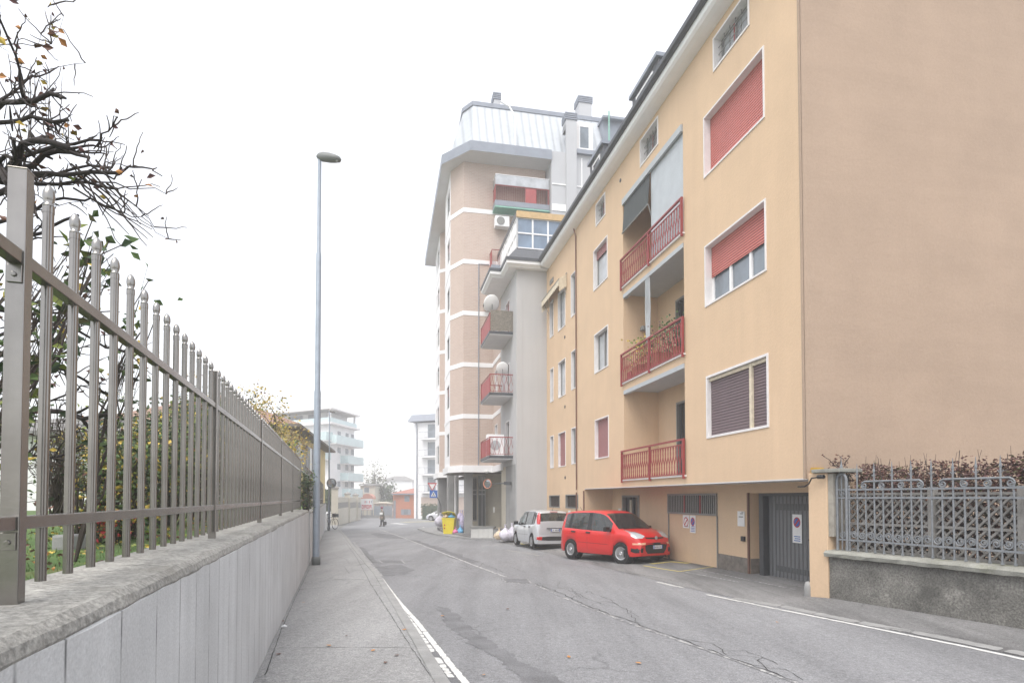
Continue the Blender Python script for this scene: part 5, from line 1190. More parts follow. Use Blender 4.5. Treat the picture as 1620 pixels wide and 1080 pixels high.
# ------------------------------------------------------------------ cars
def interp(T, x):
    if x <= T[0][0]: return T[0][1]
    for (a, p), (c, q) in zip(T, T[1:]):
        if x <= c: t = (x-a)/(c-a) if c > a else 0; return p+(q-p)*t
    return T[-1][1]
def smooth_interp(T, x):
    # gentle smoothing by averaging
    return sum(interp(T, x+d) for d in (-.04,0,.04))/3
def make_car(name, label, paint, loc, rot, tilt, spec, plate_txt=None):
    r = E(name, label, 'car', loc, rot, 'parked cars'); r.rotation_euler = tilt_euler(rot, tilt)
    MW[r.name] = Matrix.Identity(4)
    top, belt, Wd, xs_g, ax = spec['top'], spec['belt'], spec['W'], spec['glass'], spec['axles']
    x0, x1 = top[0][0], top[-1][0]; R_ = spec['R']; arch = R_+.055
    st = set(); x = x0
    while x < x1: st.add(round(x,3)); x += .055
    st |= {x1, x0, *[q for s_ in xs_g.values() for q in s_[:2]], *spec['wind'], *spec['rear']}
    for a in ax:
        for k in range(-6, 7): st.add(round(a+arch*math.sin(k*math.pi/12.0),3))
    st = sorted(st); xs = [st[0]]
    for q in st[1:]:
        if q-xs[-1] > .012: xs.append(q)
        elif q in set(spec['wind']) | set(spec['rear']): xs[-1] = q
    def wid(x):
        e0 = max(0, (x0+.42-x)/.42); e1 = max(0, (x-(x1-.62))/.62)
        return Wd/2*(1-.13*e0**2.2)*(1-.24*e1**2.3)
    def zbot(x):
        z = spec['sill']
        e1 = max(0, (x-(x1-.25))/.25); z += .03*e1
        for a in ax:
            d = abs(x-a)
            if d < arch: z = max(z, R_-.01+math.sqrt(arch*arch-d*d))
        return z
    lo = [(0,.94),(.12,.975),(.3,.995),(.5,1.0),(.68,.998),(.84,.985),(.95,.965),(1,.945)]
    def section(x):
        zt, zb, zl, w_ = interp(top, x), zbot(x), min(interp(belt, x), interp(top, x)-.035), wid(x)
        if zb > zl-.05: zb = zl-.05
        c = max(0, min(1, (zt-zl)/.5)); S_ = [(w_*f, zb+(zl-zb)*k) for k, f in lo]
        ye = .945-.17*c; he = zt-.075*c-.028*(1-c)
        ee = (he-zl)
        S_.append((w_*(.945-(.945-ye)*.5), zl+ee*.52)); S_.append((w_*ye, he))
        S_ += [(w_*(ye-.045), zt-.04*c-.014*(1-c)), (w_*(ye-.16), zt-.014), (w_*.32, zt-.003), (0, zt)]
        return S_
    secs = [section(x) for x in xs]; K = len(secs[0]); glass_rows = (8-1, 9-1)
    verts = []; idx = {}
    bulge = lambda x, z: 0
    for i, (x, s_) in enumerate(zip(xs, secs)):
        for side in (1,-1):
            for k, (y, z) in enumerate(s_):
                # pull the nose / tail round in plan view
                xx = x
                if x > x1-.5: xx = x - .16*((abs(y)/(Wd/2))**3)*((x-(x1-.5))/.5)
                if x < x0+.3: xx = x + .07*((abs(y)/(Wd/2))**3)*((x0+.3-x)/.3)
                idx[(i,side,k)] = len(verts); verts.append((xx, side*y, z))
    buckets = {}
    def put(nm, f): buckets.setdefault(nm, []).append(f)
    for i in range(len(xs)-1):
        xm = (xs[i]+xs[i+1])/2
        for side in (1,-1):
            for k in range(K-1):
                f = (idx[(i,side,k)], idx[(i+1,side,k)], idx[(i+1,side,k+1)], idx[(i,side,k+1)])
                nm = 'body'
                if k in (7, 8):
                    for g, (a, c, kind) in xs_g.items():
                        if a < xm < c: nm = kind
                if k >= 10 and spec['wind'][0] < xm < spec['wind'][1]: nm = 'windscreen'
                if k >= 10 and spec['rear'][0] < xm < spec['rear'][1]: nm = 'rear_window'
                put(nm, f)
    for i in (0, len(xs)-1):
        c = [idx[(i,1,k)] for k in range(K)] + [idx[(i,-1,k)] for k in range(K-1)][::-1]; put('body', tuple(c))
    mats_ = {'body': paint, 'windscreen': M['glass_car'], 'rear_window': M['glass_car'], 'side_window': M['glass_car'], 'pillar': M['black'] if spec.get('black_pillar', True) else paint}
    obs = {}
    for nm, fs in buckets.items():
        if nm in ('side_window', 'pillar'):
            for side in (1,-1):
                for g, (a, c, kind) in xs_g.items():
                    if kind != nm: continue
                    sub = [f for f in fs if a-.001 <= sum(verts[q][0] for q in f)/4 <= c+.001 and verts[f[0]][1]*side > 0]
                    if sub: obs[g] = part(r, nm if nm != 'pillar' else 'window_pillar', verts, sub, mats_[nm])
        else: obs[nm] = part(r, nm if nm != 'pillar' else 'window_pillars', verts, fs, mats_[nm], True)
    bm = bmesh.new(); bvv = [bm.verts.new(v) for v in verts]
    allf = [f for fs in buckets.values() for f in fs]
    tree = BVHTree.FromPolygons([Vector(v) for v in verts], [f for f in allf if len(f) <= 4] + [f for f in allf if len(f) > 4]); bm.free()
    def decal(nm, outline, direction, m, off=.006, parent=None, rings=4, thick=True, z_is=None):
        """outline: points in the plane seen along direction ('front','rear','left','right'); projected on the body"""
        mp = {'front': (lambda a, c: Vector((x1+1, a, c)), Vector((-1,0,0))), 'rear': (lambda a, c: Vector((x0-1, a, c)), Vector((1,0,0))),
              'left': (lambda a, c: Vector((a, Wd, c)), Vector((0,-1,0))), 'right': (lambda a, c: Vector((a, -Wd, c)), Vector((0,1,0)))}[direction]
        cx = sum(p[0] for p in outline)/len(outline); cz = sum(p[1] for p in outline)/len(outline); n = len(outline); vs = []
        fine = []
        for i in range(n):
            a, c = outline[i], outline[(i+1) % n]
            for q in range(3): fine.append((a[0]+(c[0]-a[0])*q/3, a[1]+(c[1]-a[1])*q/3))
        n = len(fine)
        def hit(a, c):
            o_, d = mp[0](a, c), mp[1]; h = tree.ray_cast(o_, d)
            if h[0] is None: h2 = tree.find_nearest(o_+d*1.1); return h2[0]-d*off
            return h[0] - d*off
        vs.append(hit(cx, cz))
        for q in range(1, rings+1):
            for a, c in fine: t = q/rings; vs.append(hit(cx+(a-cx)*t, cz+(c-cz)*t))
        fs = [(0, 1+k, 1+(k+1) % n) for k in range(n)]
        for q in range(rings-1):
            for k in range(n): fs.append((1+q*n+k, 1+(q+1)*n+k, 1+(q+1)*n+(k+1) % n, 1+q*n+(k+1) % n))
        if thick:
            b0 = len(vs)
            for k in range(n): vs.append(vs[1+(rings-1)*n+k] + mp[1]*(off+.004))
            for k in range(n): fs.append((1+(rings-1)*n+k, b0+k, b0+(k+1) % n, 1+(rings-1)*n+(k+1) % n))
        b = MB(); b.add(vs, fs); return b.build(nm, m, parent or r, 'local', auto=50)
    # wheels
    for a in ax:
        for side in (1,-1):
            y = side*(Wd/2-.10); steer = spec.get('steer', 0) if a == max(ax) else 0
            wl_ = bpy.data.objects.new('wheel', None)
            b = MB(); w2 = .088
            b.lathe([(R_*.62,-w2*.5),(R_*.67,-w2*.85),(R_*.80,-w2*1.05),(R_*.95,-w2*.95),(R_,-w2*.6),(R_,w2*.6),(R_*.95,w2*.95),(R_*.80,w2*1.05),(R_*.67,w2*.85),(R_*.62,w2*.5)], seg=28, axis='Y')
            t_ = b.build('wheel', M['rubber'], r, 'local', auto=50); t_.location = (a, y, R_); t_.rotation_euler = (0, .3, steer)
            b = MB(); o_ = side*w2*.72
            b.lathe([(0,-.05*side*-1),(R_*.0+.001,o_),(R_*.16,o_+side*.012),(R_*.2,o_)], seg=16, axis='Y')
            b.lathe([(R_*.58,o_),(R_*.66,o_+side*.012),(R_*.68,o_)], seg=28, axis='Y'); b.lathe([(0,o_-side*.045),(R_*.64,o_-side*.045)], seg=20, axis='Y', m=1)
            for k in range(9):
                an = 2*math.pi*k/9
                for dd in (-.10,.10):
                    p = [(R_*.15*math.cos(an+dd*1.4), R_*.15*math.sin(an+dd*1.4)), (R_*.62*math.cos(an+dd*1.5), R_*.62*math.sin(an+dd*1.5))]
                    wdt = .016; q = Vector((p[1][0]-p[0][0], p[1][1]-p[0][1])).normalized(); nn = Vector((-q.y, q.x))*wdt
                    vs = [(p[0][0]+nn.x, o_, p[0][1]+nn.y),(p[0][0]-nn.x, o_, p[0][1]-nn.y),(p[1][0]-nn.x, o_, p[1][1]-nn.y),(p[1][0]+nn.x, o_, p[1][1]+nn.y)]; vs += [(v[0], v[1]-side*.02, v[2]) for v in vs]
                    b.add(vs, [(0,1,2,3),(4,7,6,5),(0,4,5,1),(1,5,6,2),(2,6,7,3),(3,7,4,0)])
            b.build('hubcap', [M['silver_rim'], M['black']], t_, 'local', auto=40)
            bpy.data.objects.remove(wl_)
    b = MB()
    for a in ax: b.box((a-arch*.98, -Wd/2+.02, .12), (a+arch*.98, Wd/2-.02, R_+arch*.55)) if False else None
    b.box((x0+.15,-Wd/2+.22,.17),(x1-.2,Wd/2-.22,.55))
    for a in ax: b.lathe([(0,-Wd/2+.055),(arch*1.0,-Wd/2+.055),(arch*1.0,-Wd/2+.30),(0,-Wd/2+.30)], (a,0,R_), 18, 'Y'); b.lathe([(0,Wd/2-.055-.24),(arch,Wd/2-.295),(arch,Wd/2-.06),(0,Wd/2-.06)], (a,0,R_), 18, 'Y') if False else None
    b.build('underbody', M['black'], r, 'local')
    # cabin interior silhouettes
    b = MB(); zi = spec['belt'][0][1]
    cabx0, cabx1 = spec['rear'][1], spec['wind'][0]
    for fx in (.25,.72):
        for sy in (1,-1): b.box((cabx0+(cabx1-cabx0)*fx-.06, sy*.2, .5), (cabx0+(cabx1-cabx0)*fx+.08, sy*.58, zi+.08)); b.box((cabx0+(cabx1-cabx0)*fx-.04, sy*.3, zi+.08), (cabx0+(cabx1-cabx0)*fx+.04, sy*.5, zi+.26))
    b.box((spec['wind'][1]-.45,-Wd/2+.2,.5),(spec['wind'][1]-.2,Wd/2-.2,zi)); b.build('seats', M['black'], r, 'local')
    return r, decal, tree
def part(r, nm, verts, faces, m, sm=True):
    used = sorted({q for f in faces for q in f}); mp = {q: i for i, q in enumerate(used)}
    b = MB(); b.add([verts[q] for q in used], [tuple(mp[q] for q in f) for f in faces]); o = b.build(nm, m, r, 'local', auto=38)
    bm = bmesh.new(); bm.from_mesh(o.data); bmesh.ops.remove_doubles(bm, verts=bm.verts, dist=.0005); bmesh.ops.recalc_face_normals(bm, faces=bm.faces); bm.to_mesh(o.data); bm.free(); o.data.set_sharp_from_angle(angle=R(38)); return o
def tilt_euler(rot, tilt):
    # align with the road that falls away along +Y
    return (Matrix.Rotation(math.atan(-G), 3, 'X') @ Matrix.Rotation(rot, 3, 'Z')).to_euler()
def glass_car():
    m = bpy.data.materials.new('car_glass'); m.use_nodes = True; N, L, bs = nodes(m)
    bs.inputs['Base Color'].default_value = (.03,.035,.035,1); bs.inputs['Roughness'].default_value = .03; bs.inputs['Specular IOR Level'].default_value = .8; bs.inputs['Coat Weight'].default_value = 1; bs.inputs['Coat Roughness'].default_value = .02
    tr = N.new('ShaderNodeBsdfTransparent'); tr.inputs[0].default_value = (.55,.6,.58,1); mx = N.new('ShaderNodeMixShader'); mx.inputs[0].default_value = .62
    L.new(tr.outputs[0], mx.inputs[1]); L.new(bs.outputs[0], mx.inputs[2]); L.new(mx.outputs[0], N['Material Output'].inputs[0]); return m
M['glass_car'] = glass_car()
HB = dict(W=1.64, R=.29, axles=(-1.17,1.13), sill=.21,
    top=[(-1.80,.60),(-1.79,.98),(-1.755,1.08),(-1.66,1.36),(-1.60,1.465),(-1.5,1.505),(-1.2,1.54),(-.7,1.555),(-.2,1.555),(.1,1.535),(.30,1.49),(.45,1.42),(.70,1.24),(.92,1.07),(1.02,1.005),(1.15,.985),(1.35,.95),(1.52,.905),(1.65,.85),(1.75,.78),(1.81,.70),(1.85,.58)],
    belt=[(-1.8,.97),(-1.5,.98),(-.8,.95),(0,.92),(.9,.90),(1.2,.90),(1.5,.86),(1.7,.77),(1.85,.52)],
    wind=(.34,1.00), rear=(-1.745,-1.62), glass={'quarter': (-1.50,-1.28,'side_window'), 'p0': (-1.28,-1.14,'pillar'), 'rear_door': (-1.14,-.36,'side_window'), 'p1': (-.36,-.20,'pillar'), 'front_door': (-.20,.74,'side_window')})
def hatch_details(r, decal, steer_side=1, back=True):
    ru = M['black']
    for s_ in (1,-1):
        decal('headlight', [(s_*.36,.80),(s_*.44,.91),(s_*.62,.98),(s_*.72,.93),(s_*.74,.80),(s_*.68,.74),(s_*.5,.745)], 'front', M['lamp_clear'], .008)
        decal('indicator', [(s_*.44,.625),(s_*.74,.61),(s_*.74,.555),(s_*.46,.565)], 'front', M['amber'], .006)
        f = decal('fog_lamp', [(s_*.50,.47),(s_*.76,.46),(s_*.76,.36),(s_*.70,.32),(s_*.52,.34)], 'front', ru, .004)
        decal('tail_light', [(s_*.60,.99),(s_*.72,.98),(s_*.66,1.40),(s_*.56,1.46),(s_*.55,1.42)], 'rear', M['lamp_red'], .012)
        decal('rear_reflector', [(s_*.52,.49),(s_*.74,.50),(s_*.74,.37),(s_*.55,.36)], 'rear', M['lamp_red'], .014)
        for xx, zz in ((-.28,.86),(-.98,.87)):
            decal('door_handle', [(xx-.10,zz-.02),(xx+.08,zz-.025),(xx+.09,zz+.015),(xx-.09,zz+.025)], 'left' if s_ > 0 else 'right', ru, .03)
        sd_ = 'left' if s_ > 0 else 'right'
        for xx in (-.32,.86):
            decal('door_seam', [(xx-.004,.26),(xx+.004,.26),(xx+.004,.93),(xx-.004,.93)], sd_, ru, .001, thick=False)
        decal('door_seam', [(-1.0,.545),(.84,.52),(.84,.53),(-1.0,.555)], sd_, ru, .001, thick=False)
        b = MB(); b.obox((.66,s_*.90,.99), (.12,.19,.15), s_*R(8)); b.obox((.66,s_*.80,.95),(.06,.10,.05)); b.build('side_mirror', ru, r, 'local', bevel=.03)
    decal('upper_grille', [(-.40,.775),(-.36,.735),(0,.715),(.36,.735),(.40,.775),(0,.765)], 'front', ru, .006)
    decal('lower_grille', [(-.45,.60),(-.42,.40),(-.34,.30),(.34,.30),(.42,.40),(.45,.60),(0,.625)], 'front', ru, .005)
    b = MB(); b.lathe([(0,.0),(.052,.0),(.052,.014),(0,.018)], (1.805,0,.755), 14, 'X'); b.build('badge', M['silver_rim'], r, 'local')
    b = MB(); b.box((1.868,-.19,.44),(1.878,.19,.54)); pl = b.build('number_plate', M['plate'], r, 'local')
    b = MB(); b.box((1.8785,.155,.44),(1.880,.19,.54)); b.box((1.8785,-.19,.44),(1.880,-.155,.54)); b.build('plate_band', M['plate_blue'], pl, 'local')
    b = MB(); 
    for k, y in enumerate((.11,.07,.01,-.025,-.06,-.10,-.13)): b.box((1.8785,y-.008,.465),(1.8795,y+.008,.515))
    b.build('plate_characters', ru, pl, 'local')
    decal('lower_bumper', [(-.78,.50),(-.75,.34),(.75,.34),(.78,.50)], 'rear', ru, .010)
    b = MB(); b.box((-1.845,-.19,.70),(-1.835,.19,.80)); pl = b.build('number_plate', M['plate'], r, 'local')
    b = MB(); b.box((-1.847,-.19,.70),(-1.8455,-.155,.80)); b.box((-1.847,.155,.70),(-1.8455,.19,.80)); b.build('plate_band', M['plate_blue'], pl, 'local')
    b = MB()
    for k, y in enumerate((.11,.07,.01,-.025,-.06,-.10,-.13)): b.box((-1.8465,y-.009,.722),(-1.8452,y+.009,.778))
    b.build('plate_characters', ru, pl, 'local')
    b = MB(); b.box((-1.84,-.36,.80),(-1.80,.36,.835)); b.build('tailgate_handle', ru, r, 'local', bevel=.006)
    b = MB(); b.box((-1.655,-.16,1.462),(-1.61,.16,1.488)); b.build('brake_light', M['lamp_red'], r, 'local', bevel=.006)
    b = MB(); b.tube([(-1.45,0,1.50),(-1.60,0,1.66)], .006, 5); b.build('aerial', ru, r, 'local')
    b = MB(); 
    for y in (.35,-.25): b.tube([(1.02,y,1.012),(.93,y-.3,1.075)], .008, 4)
    b.tube([(1.03,.55,1.008),(1.03,-.55,1.008)], .012, 4); b.build('wipers', ru, r, 'local')
# red hatchback, nose angled out of the parking bay
def place_axles(p_rear_px, p_front_px, d_rear, wb=2.30, W_=1.64, side=-1):
    pass
CR = Vector((3.22,18.95,0)); RR = math.atan2(-1.85, 1.24)
c1, dec1, _ = make_car('parked_car', 'small red five-door hatchback parked with its nose angled towards the garage wall', M['car_red'], (CR.x, CR.y, gsurf(CR.x, CR.y)+.004), RR, 0, dict(HB, steer=R(10)))
hatch_details(c1, dec1)
CS = Vector((1.22,25.3,0)); RS = math.atan2(.96, -.27)
c2, dec2, _ = make_car('parked_car', 'small silver five-door hatchback parked facing away beside the grey building', M['car_silver'], (CS.x, CS.y, gsurf(CS.x, CS.y)+.004), RS, 0, HB)
hatch_details(c2, dec2)
SP = dict(W=1.75, R=.31, axles=(-1.28,1.34), sill=.22, black_pillar=False,
    top=[(-2.0,.62),(-1.98,.88),(-1.9,1.0),(-1.72,1.12),(-1.45,1.28),(-1.1,1.40),(-.6,1.46),(0,1.46),(.35,1.42),(.7,1.28),(1.1,1.05),(1.25,.98),(1.5,.93),(1.8,.82),(1.98,.68),(2.05,.52)],
    belt=[(-2,.86),(-1.5,.93),(0,.90),(1.0,.88),(1.5,.82),(1.85,.70),(2.05,.46)],
    wind=(.5,1.2), rear=(-1.72,-1.15), glass={'rear_door': (-1.15,-.42,'side_window'), 'p1': (-.42,-.34,'pillar'), 'front_door': (-.34,.85,'side_window')})
p = gp(694,820.5); dF = 78; p = at(697, 812, dF)
c3, dec3, _ = make_car('parked_car', 'pale silver saloon-like hatchback parked side-on across the foggy junction', M['car_white'], (p.x+.2, dF, gz(dF)+.012), R(178), 0, SP)
for s_ in (1,-1):
    dec3('headlight', [(s_*.45,.62),(s_*.75,.66),(s_*.78,.76),(s_*.5,.72)], 'front', M['lamp_clear'], .008); dec3('tail_light', [(s_*.5,.78),(s_*.8,.80),(s_*.8,.92),(s_*.55,.92)], 'rear', M['lamp_red'], .01)
    b = MB(); b.obox((.85,s_*.95,.94), (.12,.18,.13)); b.build('side_mirror', M['car_white'], c3, 'local', bevel=.03)

# ------------------------------------------------------------------ wheelie bin and rubbish bags
p = at(711, 846, 36.4)
bn = E('rubbish_bin', 'bright yellow wheeled bin overflowing with rubbish, its lid propped open', 'bin', (p.x, 36.4, -.56), R(-8))
b = MB(); Hb = 1.06
def taper(b, w0, d0, w1, d1, z0, z1, m=0): b.add([(-w0/2,-d0/2,z0),(w0/2,-d0/2,z0),(w0/2,d0/2,z0),(-w0/2,d0/2,z0),(-w1/2,-d1/2,z1),(w1/2,-d1/2,z1),(w1/2,d1/2,z1),(-w1/2,d1/2,z1)], [(0,3,2,1),(0,1,5,4),(1,2,6,5),(2,3,7,6),(3,0,4,7)], m)
taper(b, .66,.6,.84,.75, .05, Hb); b.build('body', M['bin_yellow'], bn, 'local', bevel=.02)
b = MB(); 
for y in (-.39,.37): b.box((-.45,y,Hb-.06),(.45,y+.03,Hb+.01))
for x in (-.45,.42): b.box((x,-.36,Hb-.06),(x+.03,.37,Hb+.01))
b.build('rim', M['bin_yellow'], bn, 'local', bevel=.008)
b = MB(); T = Matrix.Translation((0,.38,Hb+.02)) @ Matrix.Rotation(R(-24), 4, 'X'); sg = 8; vs = []
for i in range(9):
    x = -.43+.86*i/8
    for j in range(5): y = -.82*j/4; vs.append(T @ Vector((x, y, .10*math.sin(math.pi*i/8)+.02*math.sin(math.pi*j/4))))
b.add(vs, [(i*5+j,(i+1)*5+j,(i+1)*5+j+1,i*5+j+1) for i in range(8) for j in range(4)]); ld = b.build('lid', M['bin_yellow'], bn, 'local', smooth=True); sm = ld.modifiers.new('s', 'SOLIDIFY'); sm.thickness = .025
for x in (-.36,.36):
    b = MB(); b.lathe([(.0,-.03),(.09,-.03),(.09,.03),(0,.03)], (x,.25,.09), 12, 'X'); b.build('wheel', M['rubber'], bn, 'local')
b = MB()
for x, z in ((-.24,.62),(-.24,.42)): b.lathe([(.05,0),(.05,-.008)], (x,-.352-.0,z), 8, 'Y')
b.build('sticker', M['sign_red'], bn, 'local')
bn.scale = (.93,.93,.95)
def bag(label, loc, s, m, seed, group='rubbish bags'):
    random.seed(seed); b = MB(); seg, rows = 14, 10; vs = []
    for i in range(rows+1):
        t = i/rows; z = t*1.15; rr = (math.sin(math.pi*min(1, t*1.02+.08)**.8) if t < .86 else .12+.05*math.sin(t*40))*.5; rr = max(.03, rr)
        for k in range(seg): a = 2*math.pi*k/seg; q = rr*(1+.13*math.sin(3*a+seed+i*.7)+random.uniform(-.07,.07)); vs.append((q*math.cos(a)*s[0], q*math.sin(a)*s[1], max(0, z+random.uniform(-.03,.03))*s[2]))
    b.add(vs, [(i*seg+k, i*seg+(k+1) % seg, (i+1)*seg+(k+1) % seg, (i+1)*seg+k) for i in range(rows) for k in range(seg)]+[tuple(range(seg)), tuple(range(rows*seg, rows*seg+seg))])
    r = E('rubbish_bag', label, 'rubbish bag', loc, seed, group); o = b.build('sack', m, r, 'local', smooth=True)
    b = MB(); zt = 1.15*s[2]; 
    for k in range(5): a = k*1.3; b.tube([(0,0,zt-.02),(.03*math.cos(a),.03*math.sin(a),zt+.03),(.07*math.cos(a),.07*math.sin(a),zt+.07)], [.012,.018,.006], 5)
    b.build('tied_neck', m, r, 'local', smooth=True); return r
def gat(x, y, d): q = at(x, y, d); return Vector((q.x, d, q.z))
bag('tall lilac rubbish bag leaning against the near porch column', gat(731.5,838,36.2), (.5,.45,1.0), M['bag_lilac'], 1)
bag('greyish-lilac bag on top of the pile behind the yellow bin', gat(728,824,36.3), (.48,.45,.55), M['bag_lilac'], 7)
bag('bright blue rubbish bag on the pavement beside the yellow bin', gat(728,844.5,35.7), (.5,.4,.42), M['bag_blue'], 2)
bag('small pink rubbish bag between the yellow bin and the blue bag', gat(720.5,844.5,35.6), (.34,.3,.33), M['bag_pink'], 3)
bag('dirty white rubbish bags slumped behind the yellow bin by the road sign', gat(696.5,832,41), (1.0,.6,.75), M['bag_white'], 4)
bag('orange-and-cream rubbish bag, leftmost by the silver hatchback', gat(789.5,853,28.9), (.55,.5,.45), M['bag_cream'], 5)
bag('pale lilac rubbish bag in the middle by the silver hatchback', gat(799.5,854.5,28.6), (.62,.5,.62), M['bag_white'], 6)
bag('big whitish rubbish bag right behind the silver hatchback wheel', gat(810,854,28.6), (.66,.55,.66), M['bag_white'], 8)
bag('colourful rubbish bag poking out of the yellow bin, left one', (bn.location.x-.22, 36.35, .42), (.34,.34,.28), M['bag_cream'], 9)
bag('turquoise rubbish bag poking out of the yellow bin, right one', (bn.location.x+.12, 36.3, .42), (.44,.40,.25), M['bag_blue'], 10)

# ------------------------------------------------------------------ road signs, mirrors
p = gat(697.5, 828, 44)
rs = E('road_sign', 'red-bordered yield triangle above a blue pedestrian crossing sign on a bent dark pole', 'road sign', p, 0)
s1, s2, s3 = gat(697.5,800,44), gat(694,790,44), gat(684,781,44)
b = MB(); b.tube([p+Vector((0,0,-.2)), s1, s2, gat(690,784,44), s3, gat(684,764,44)], .035, 7); b.build('pole', M['dark_metal'], rs)
sc = 44/940; c = gat(684,769,44)
b = MB(); h = 15.0*sc; tri = lambda k, y: [(c.x-h*.5*k, c.y-y, c.z+h*.37*k), (c.x+h*.5*k, c.y-y, c.z+h*.37*k), (c.x, c.y-y, c.z-h*.5*k)]
b.add(tri(1,.04)+tri(1,.06), [(0,1,2),(3,5,4),(0,3,4,1),(1,4,5,2),(2,5,3,0)], 0); b.add(tri(.66,.064), [(0,1,2)], 1); b.build('yield_plate', [M['sign_red'], M['sign_white']], rs)
c = gat(686,781,44); hw = 6.0*sc
b = MB(); b.box((c.x-hw,c.y-.06,c.z-hw),(c.x+hw,c.y-.04,c.z+hw)); b.build('crossing_plate', M['sign_blue'], rs)
b = MB(); y = c.y-.064; b.add([(c.x-hw*.7,y,c.z-hw*.6),(c.x+hw*.7,y,c.z-hw*.6),(c.x,y,c.z+hw*.7)], [(0,1,2)], 0)
y -= .004; b.box((c.x-.03,y-.002,c.z-.02),(c.x+.03,y,c.z+.09), m=1); b.tube([(c.x,y,c.z+.0),(c.x-.08,y,c.z-.14)], .02, 4, m=1); b.tube([(c.x,y,c.z+.0),(c.x+.08,y,c.z-.14)], .02, 4, m=1); b.build('crossing_symbol', [M['sign_white'], M['black']], rs)
def road_mirror(label, c, r_, look, arm_pts, rim_mat):
    r = E('traffic_mirror', label, 'traffic mirror', c, 0, 'convex traffic mirrors'); T = look.to_track_quat('Z', 'Y').to_matrix().to_4x4()
    b = MB(); seg = 24; vs = []
    for q in (0.001,.4,.75,1):
        for k in range(seg): a = 2*math.pi*k/seg; vs.append(T @ Vector((q*r_*math.cos(a), q*r_*math.sin(a), .12*r_*(1-q*q))))
    b.add(vs, [(i*seg+k, i*seg+(k+1) % seg, (i+1)*seg+(k+1) % seg, (i+1)*seg+k) for i in range(3) for k in range(seg)]); b.build('mirror_face', M['mirror'], r, 'local', smooth=True)
    b = MB(); vs = []; 
    for q, z in ((1.0,.03),(1.12,.06),(1.14,-.03),(.9,-.10),(.0,-.14)):
        for k in range(seg): a = 2*math.pi*k/seg; vs.append(T @ Vector((q*r_*math.cos(a), q*r_*math.sin(a), z)))
    b.add(vs, [(i*seg+k, i*seg+(k+1) % seg, (i+1)*seg+(k+1) % seg, (i+1)*seg+k) for i in range(4) for k in range(seg)]); b.build('rim', rim_mat, r, 'local', smooth=True)
    b = MB(); b.tube([Vector(q)-Vector(c) for q in arm_pts], .03, 6); b.build('arm', M['dark_metal'], r, 'local'); return r
c = gat(771.5,765,30.8); e = gat(803,764,29.4); rim2 = mat('orange_white_rim', (.75,.32,.2), .5, .1)
m1 = road_mirror('round traffic mirror with orange rim on an arm from the grey building', c, .22, Vector((-.55,-.8,-.05)), [c+Vector((.05,.1,0)), c+Vector((.12,.12,0)), e], rim2)
b = MB(); b.obox(e-c, (.34,.14,.16), R(-10)); b.build('bracket', M['dark_metal'], m1, 'local')
c = gat(524.5,764,41); mk = road_mirror('round traffic mirror on a thin pole by the bicycle on the left pavement', c, .30, Vector((.55,-.75,0)), [c+Vector((-.1,.15,-.1)), gat(522,775,41), gat(521.5,836,41)], M['pole_lamp'])
# cabinet and bicycle by the far wall
p = gat(512,838,41); b = MB(); b.obox((p.x,p.y,p.z+.55), (.45,.55,1.1), WROT-R(90)); cb = b.build('utility_cabinet', M['gutter_grey'] if False else M['white_wall'], bevel=.02); tag(cb, 'pale blue-grey utility cabinet against the far concrete wall', 'utility cabinet')
bk = E('bicycle', 'dark upright bicycle with a front basket parked by the far left wall', 'bicycle', gat(522.3,837.5,41.5), R(72))
S_ = 1.12
def wheelmb(x):
    b = MB(); seg = 22; rr = .33*S_; b.tube([(x+rr*math.cos(2*math.pi*k/seg), 0, .34*S_+rr*math.sin(2*math.pi*k/seg)) for k in range(seg+1)], .022, 5, cap=False)
    for k in range(8): a = math.pi*k/8; b.tube([(x+rr*math.cos(a),0,.34*S_+rr*math.sin(a)),(x-rr*math.cos(a),0,.34*S_-rr*math.sin(a))], .004, 3)
    return b
for x in (-.52*S_,.52*S_): wheelmb(x).build('wheel', M['rubber'], bk, 'local')
b = MB(); z = S_
for a, c in (((-.52,.34),(-.18,.34)),((-.52,.34),(-.25,.78)),((-.18,.34),(-.28,.95)),((-.18,.34),(.34,.72)),((-.26,.72),(.33,.80)),((.36,.66),(.52,.34)),((.32,.98),(.36,.66))): b.tube([(a[0]*S_,0,a[1]*z),(c[0]*S_,0,c[1]*z)], .018, 6)
b.build('frame', M['black'], bk, 'local')
b = MB(); b.tube([(.22*S_,-.28,1.02*S_),(.32*S_,-.2,1.04*S_),(.34*S_,0,.99*S_),(.32*S_,.2,1.04*S_),(.22*S_,.28,1.02*S_)], .016, 6); b.build('handlebar', M['chrome'], bk, 'local')
b = MB(); b.prism([(-.40*S_,-.09),(-.16*S_,-.03),(-.16*S_,.03),(-.40*S_,.09)], .95*S_, 1.0*S_); b.build('saddle', M['black'], bk, 'local', bevel=.02)
b = MB(); b.prism([(.40*S_,-.17),(.66*S_,-.17),(.66*S_,.17),(.40*S_,.17)], .76*S_, .98*S_); b.build('basket', M['dark_metal'], bk, 'local')

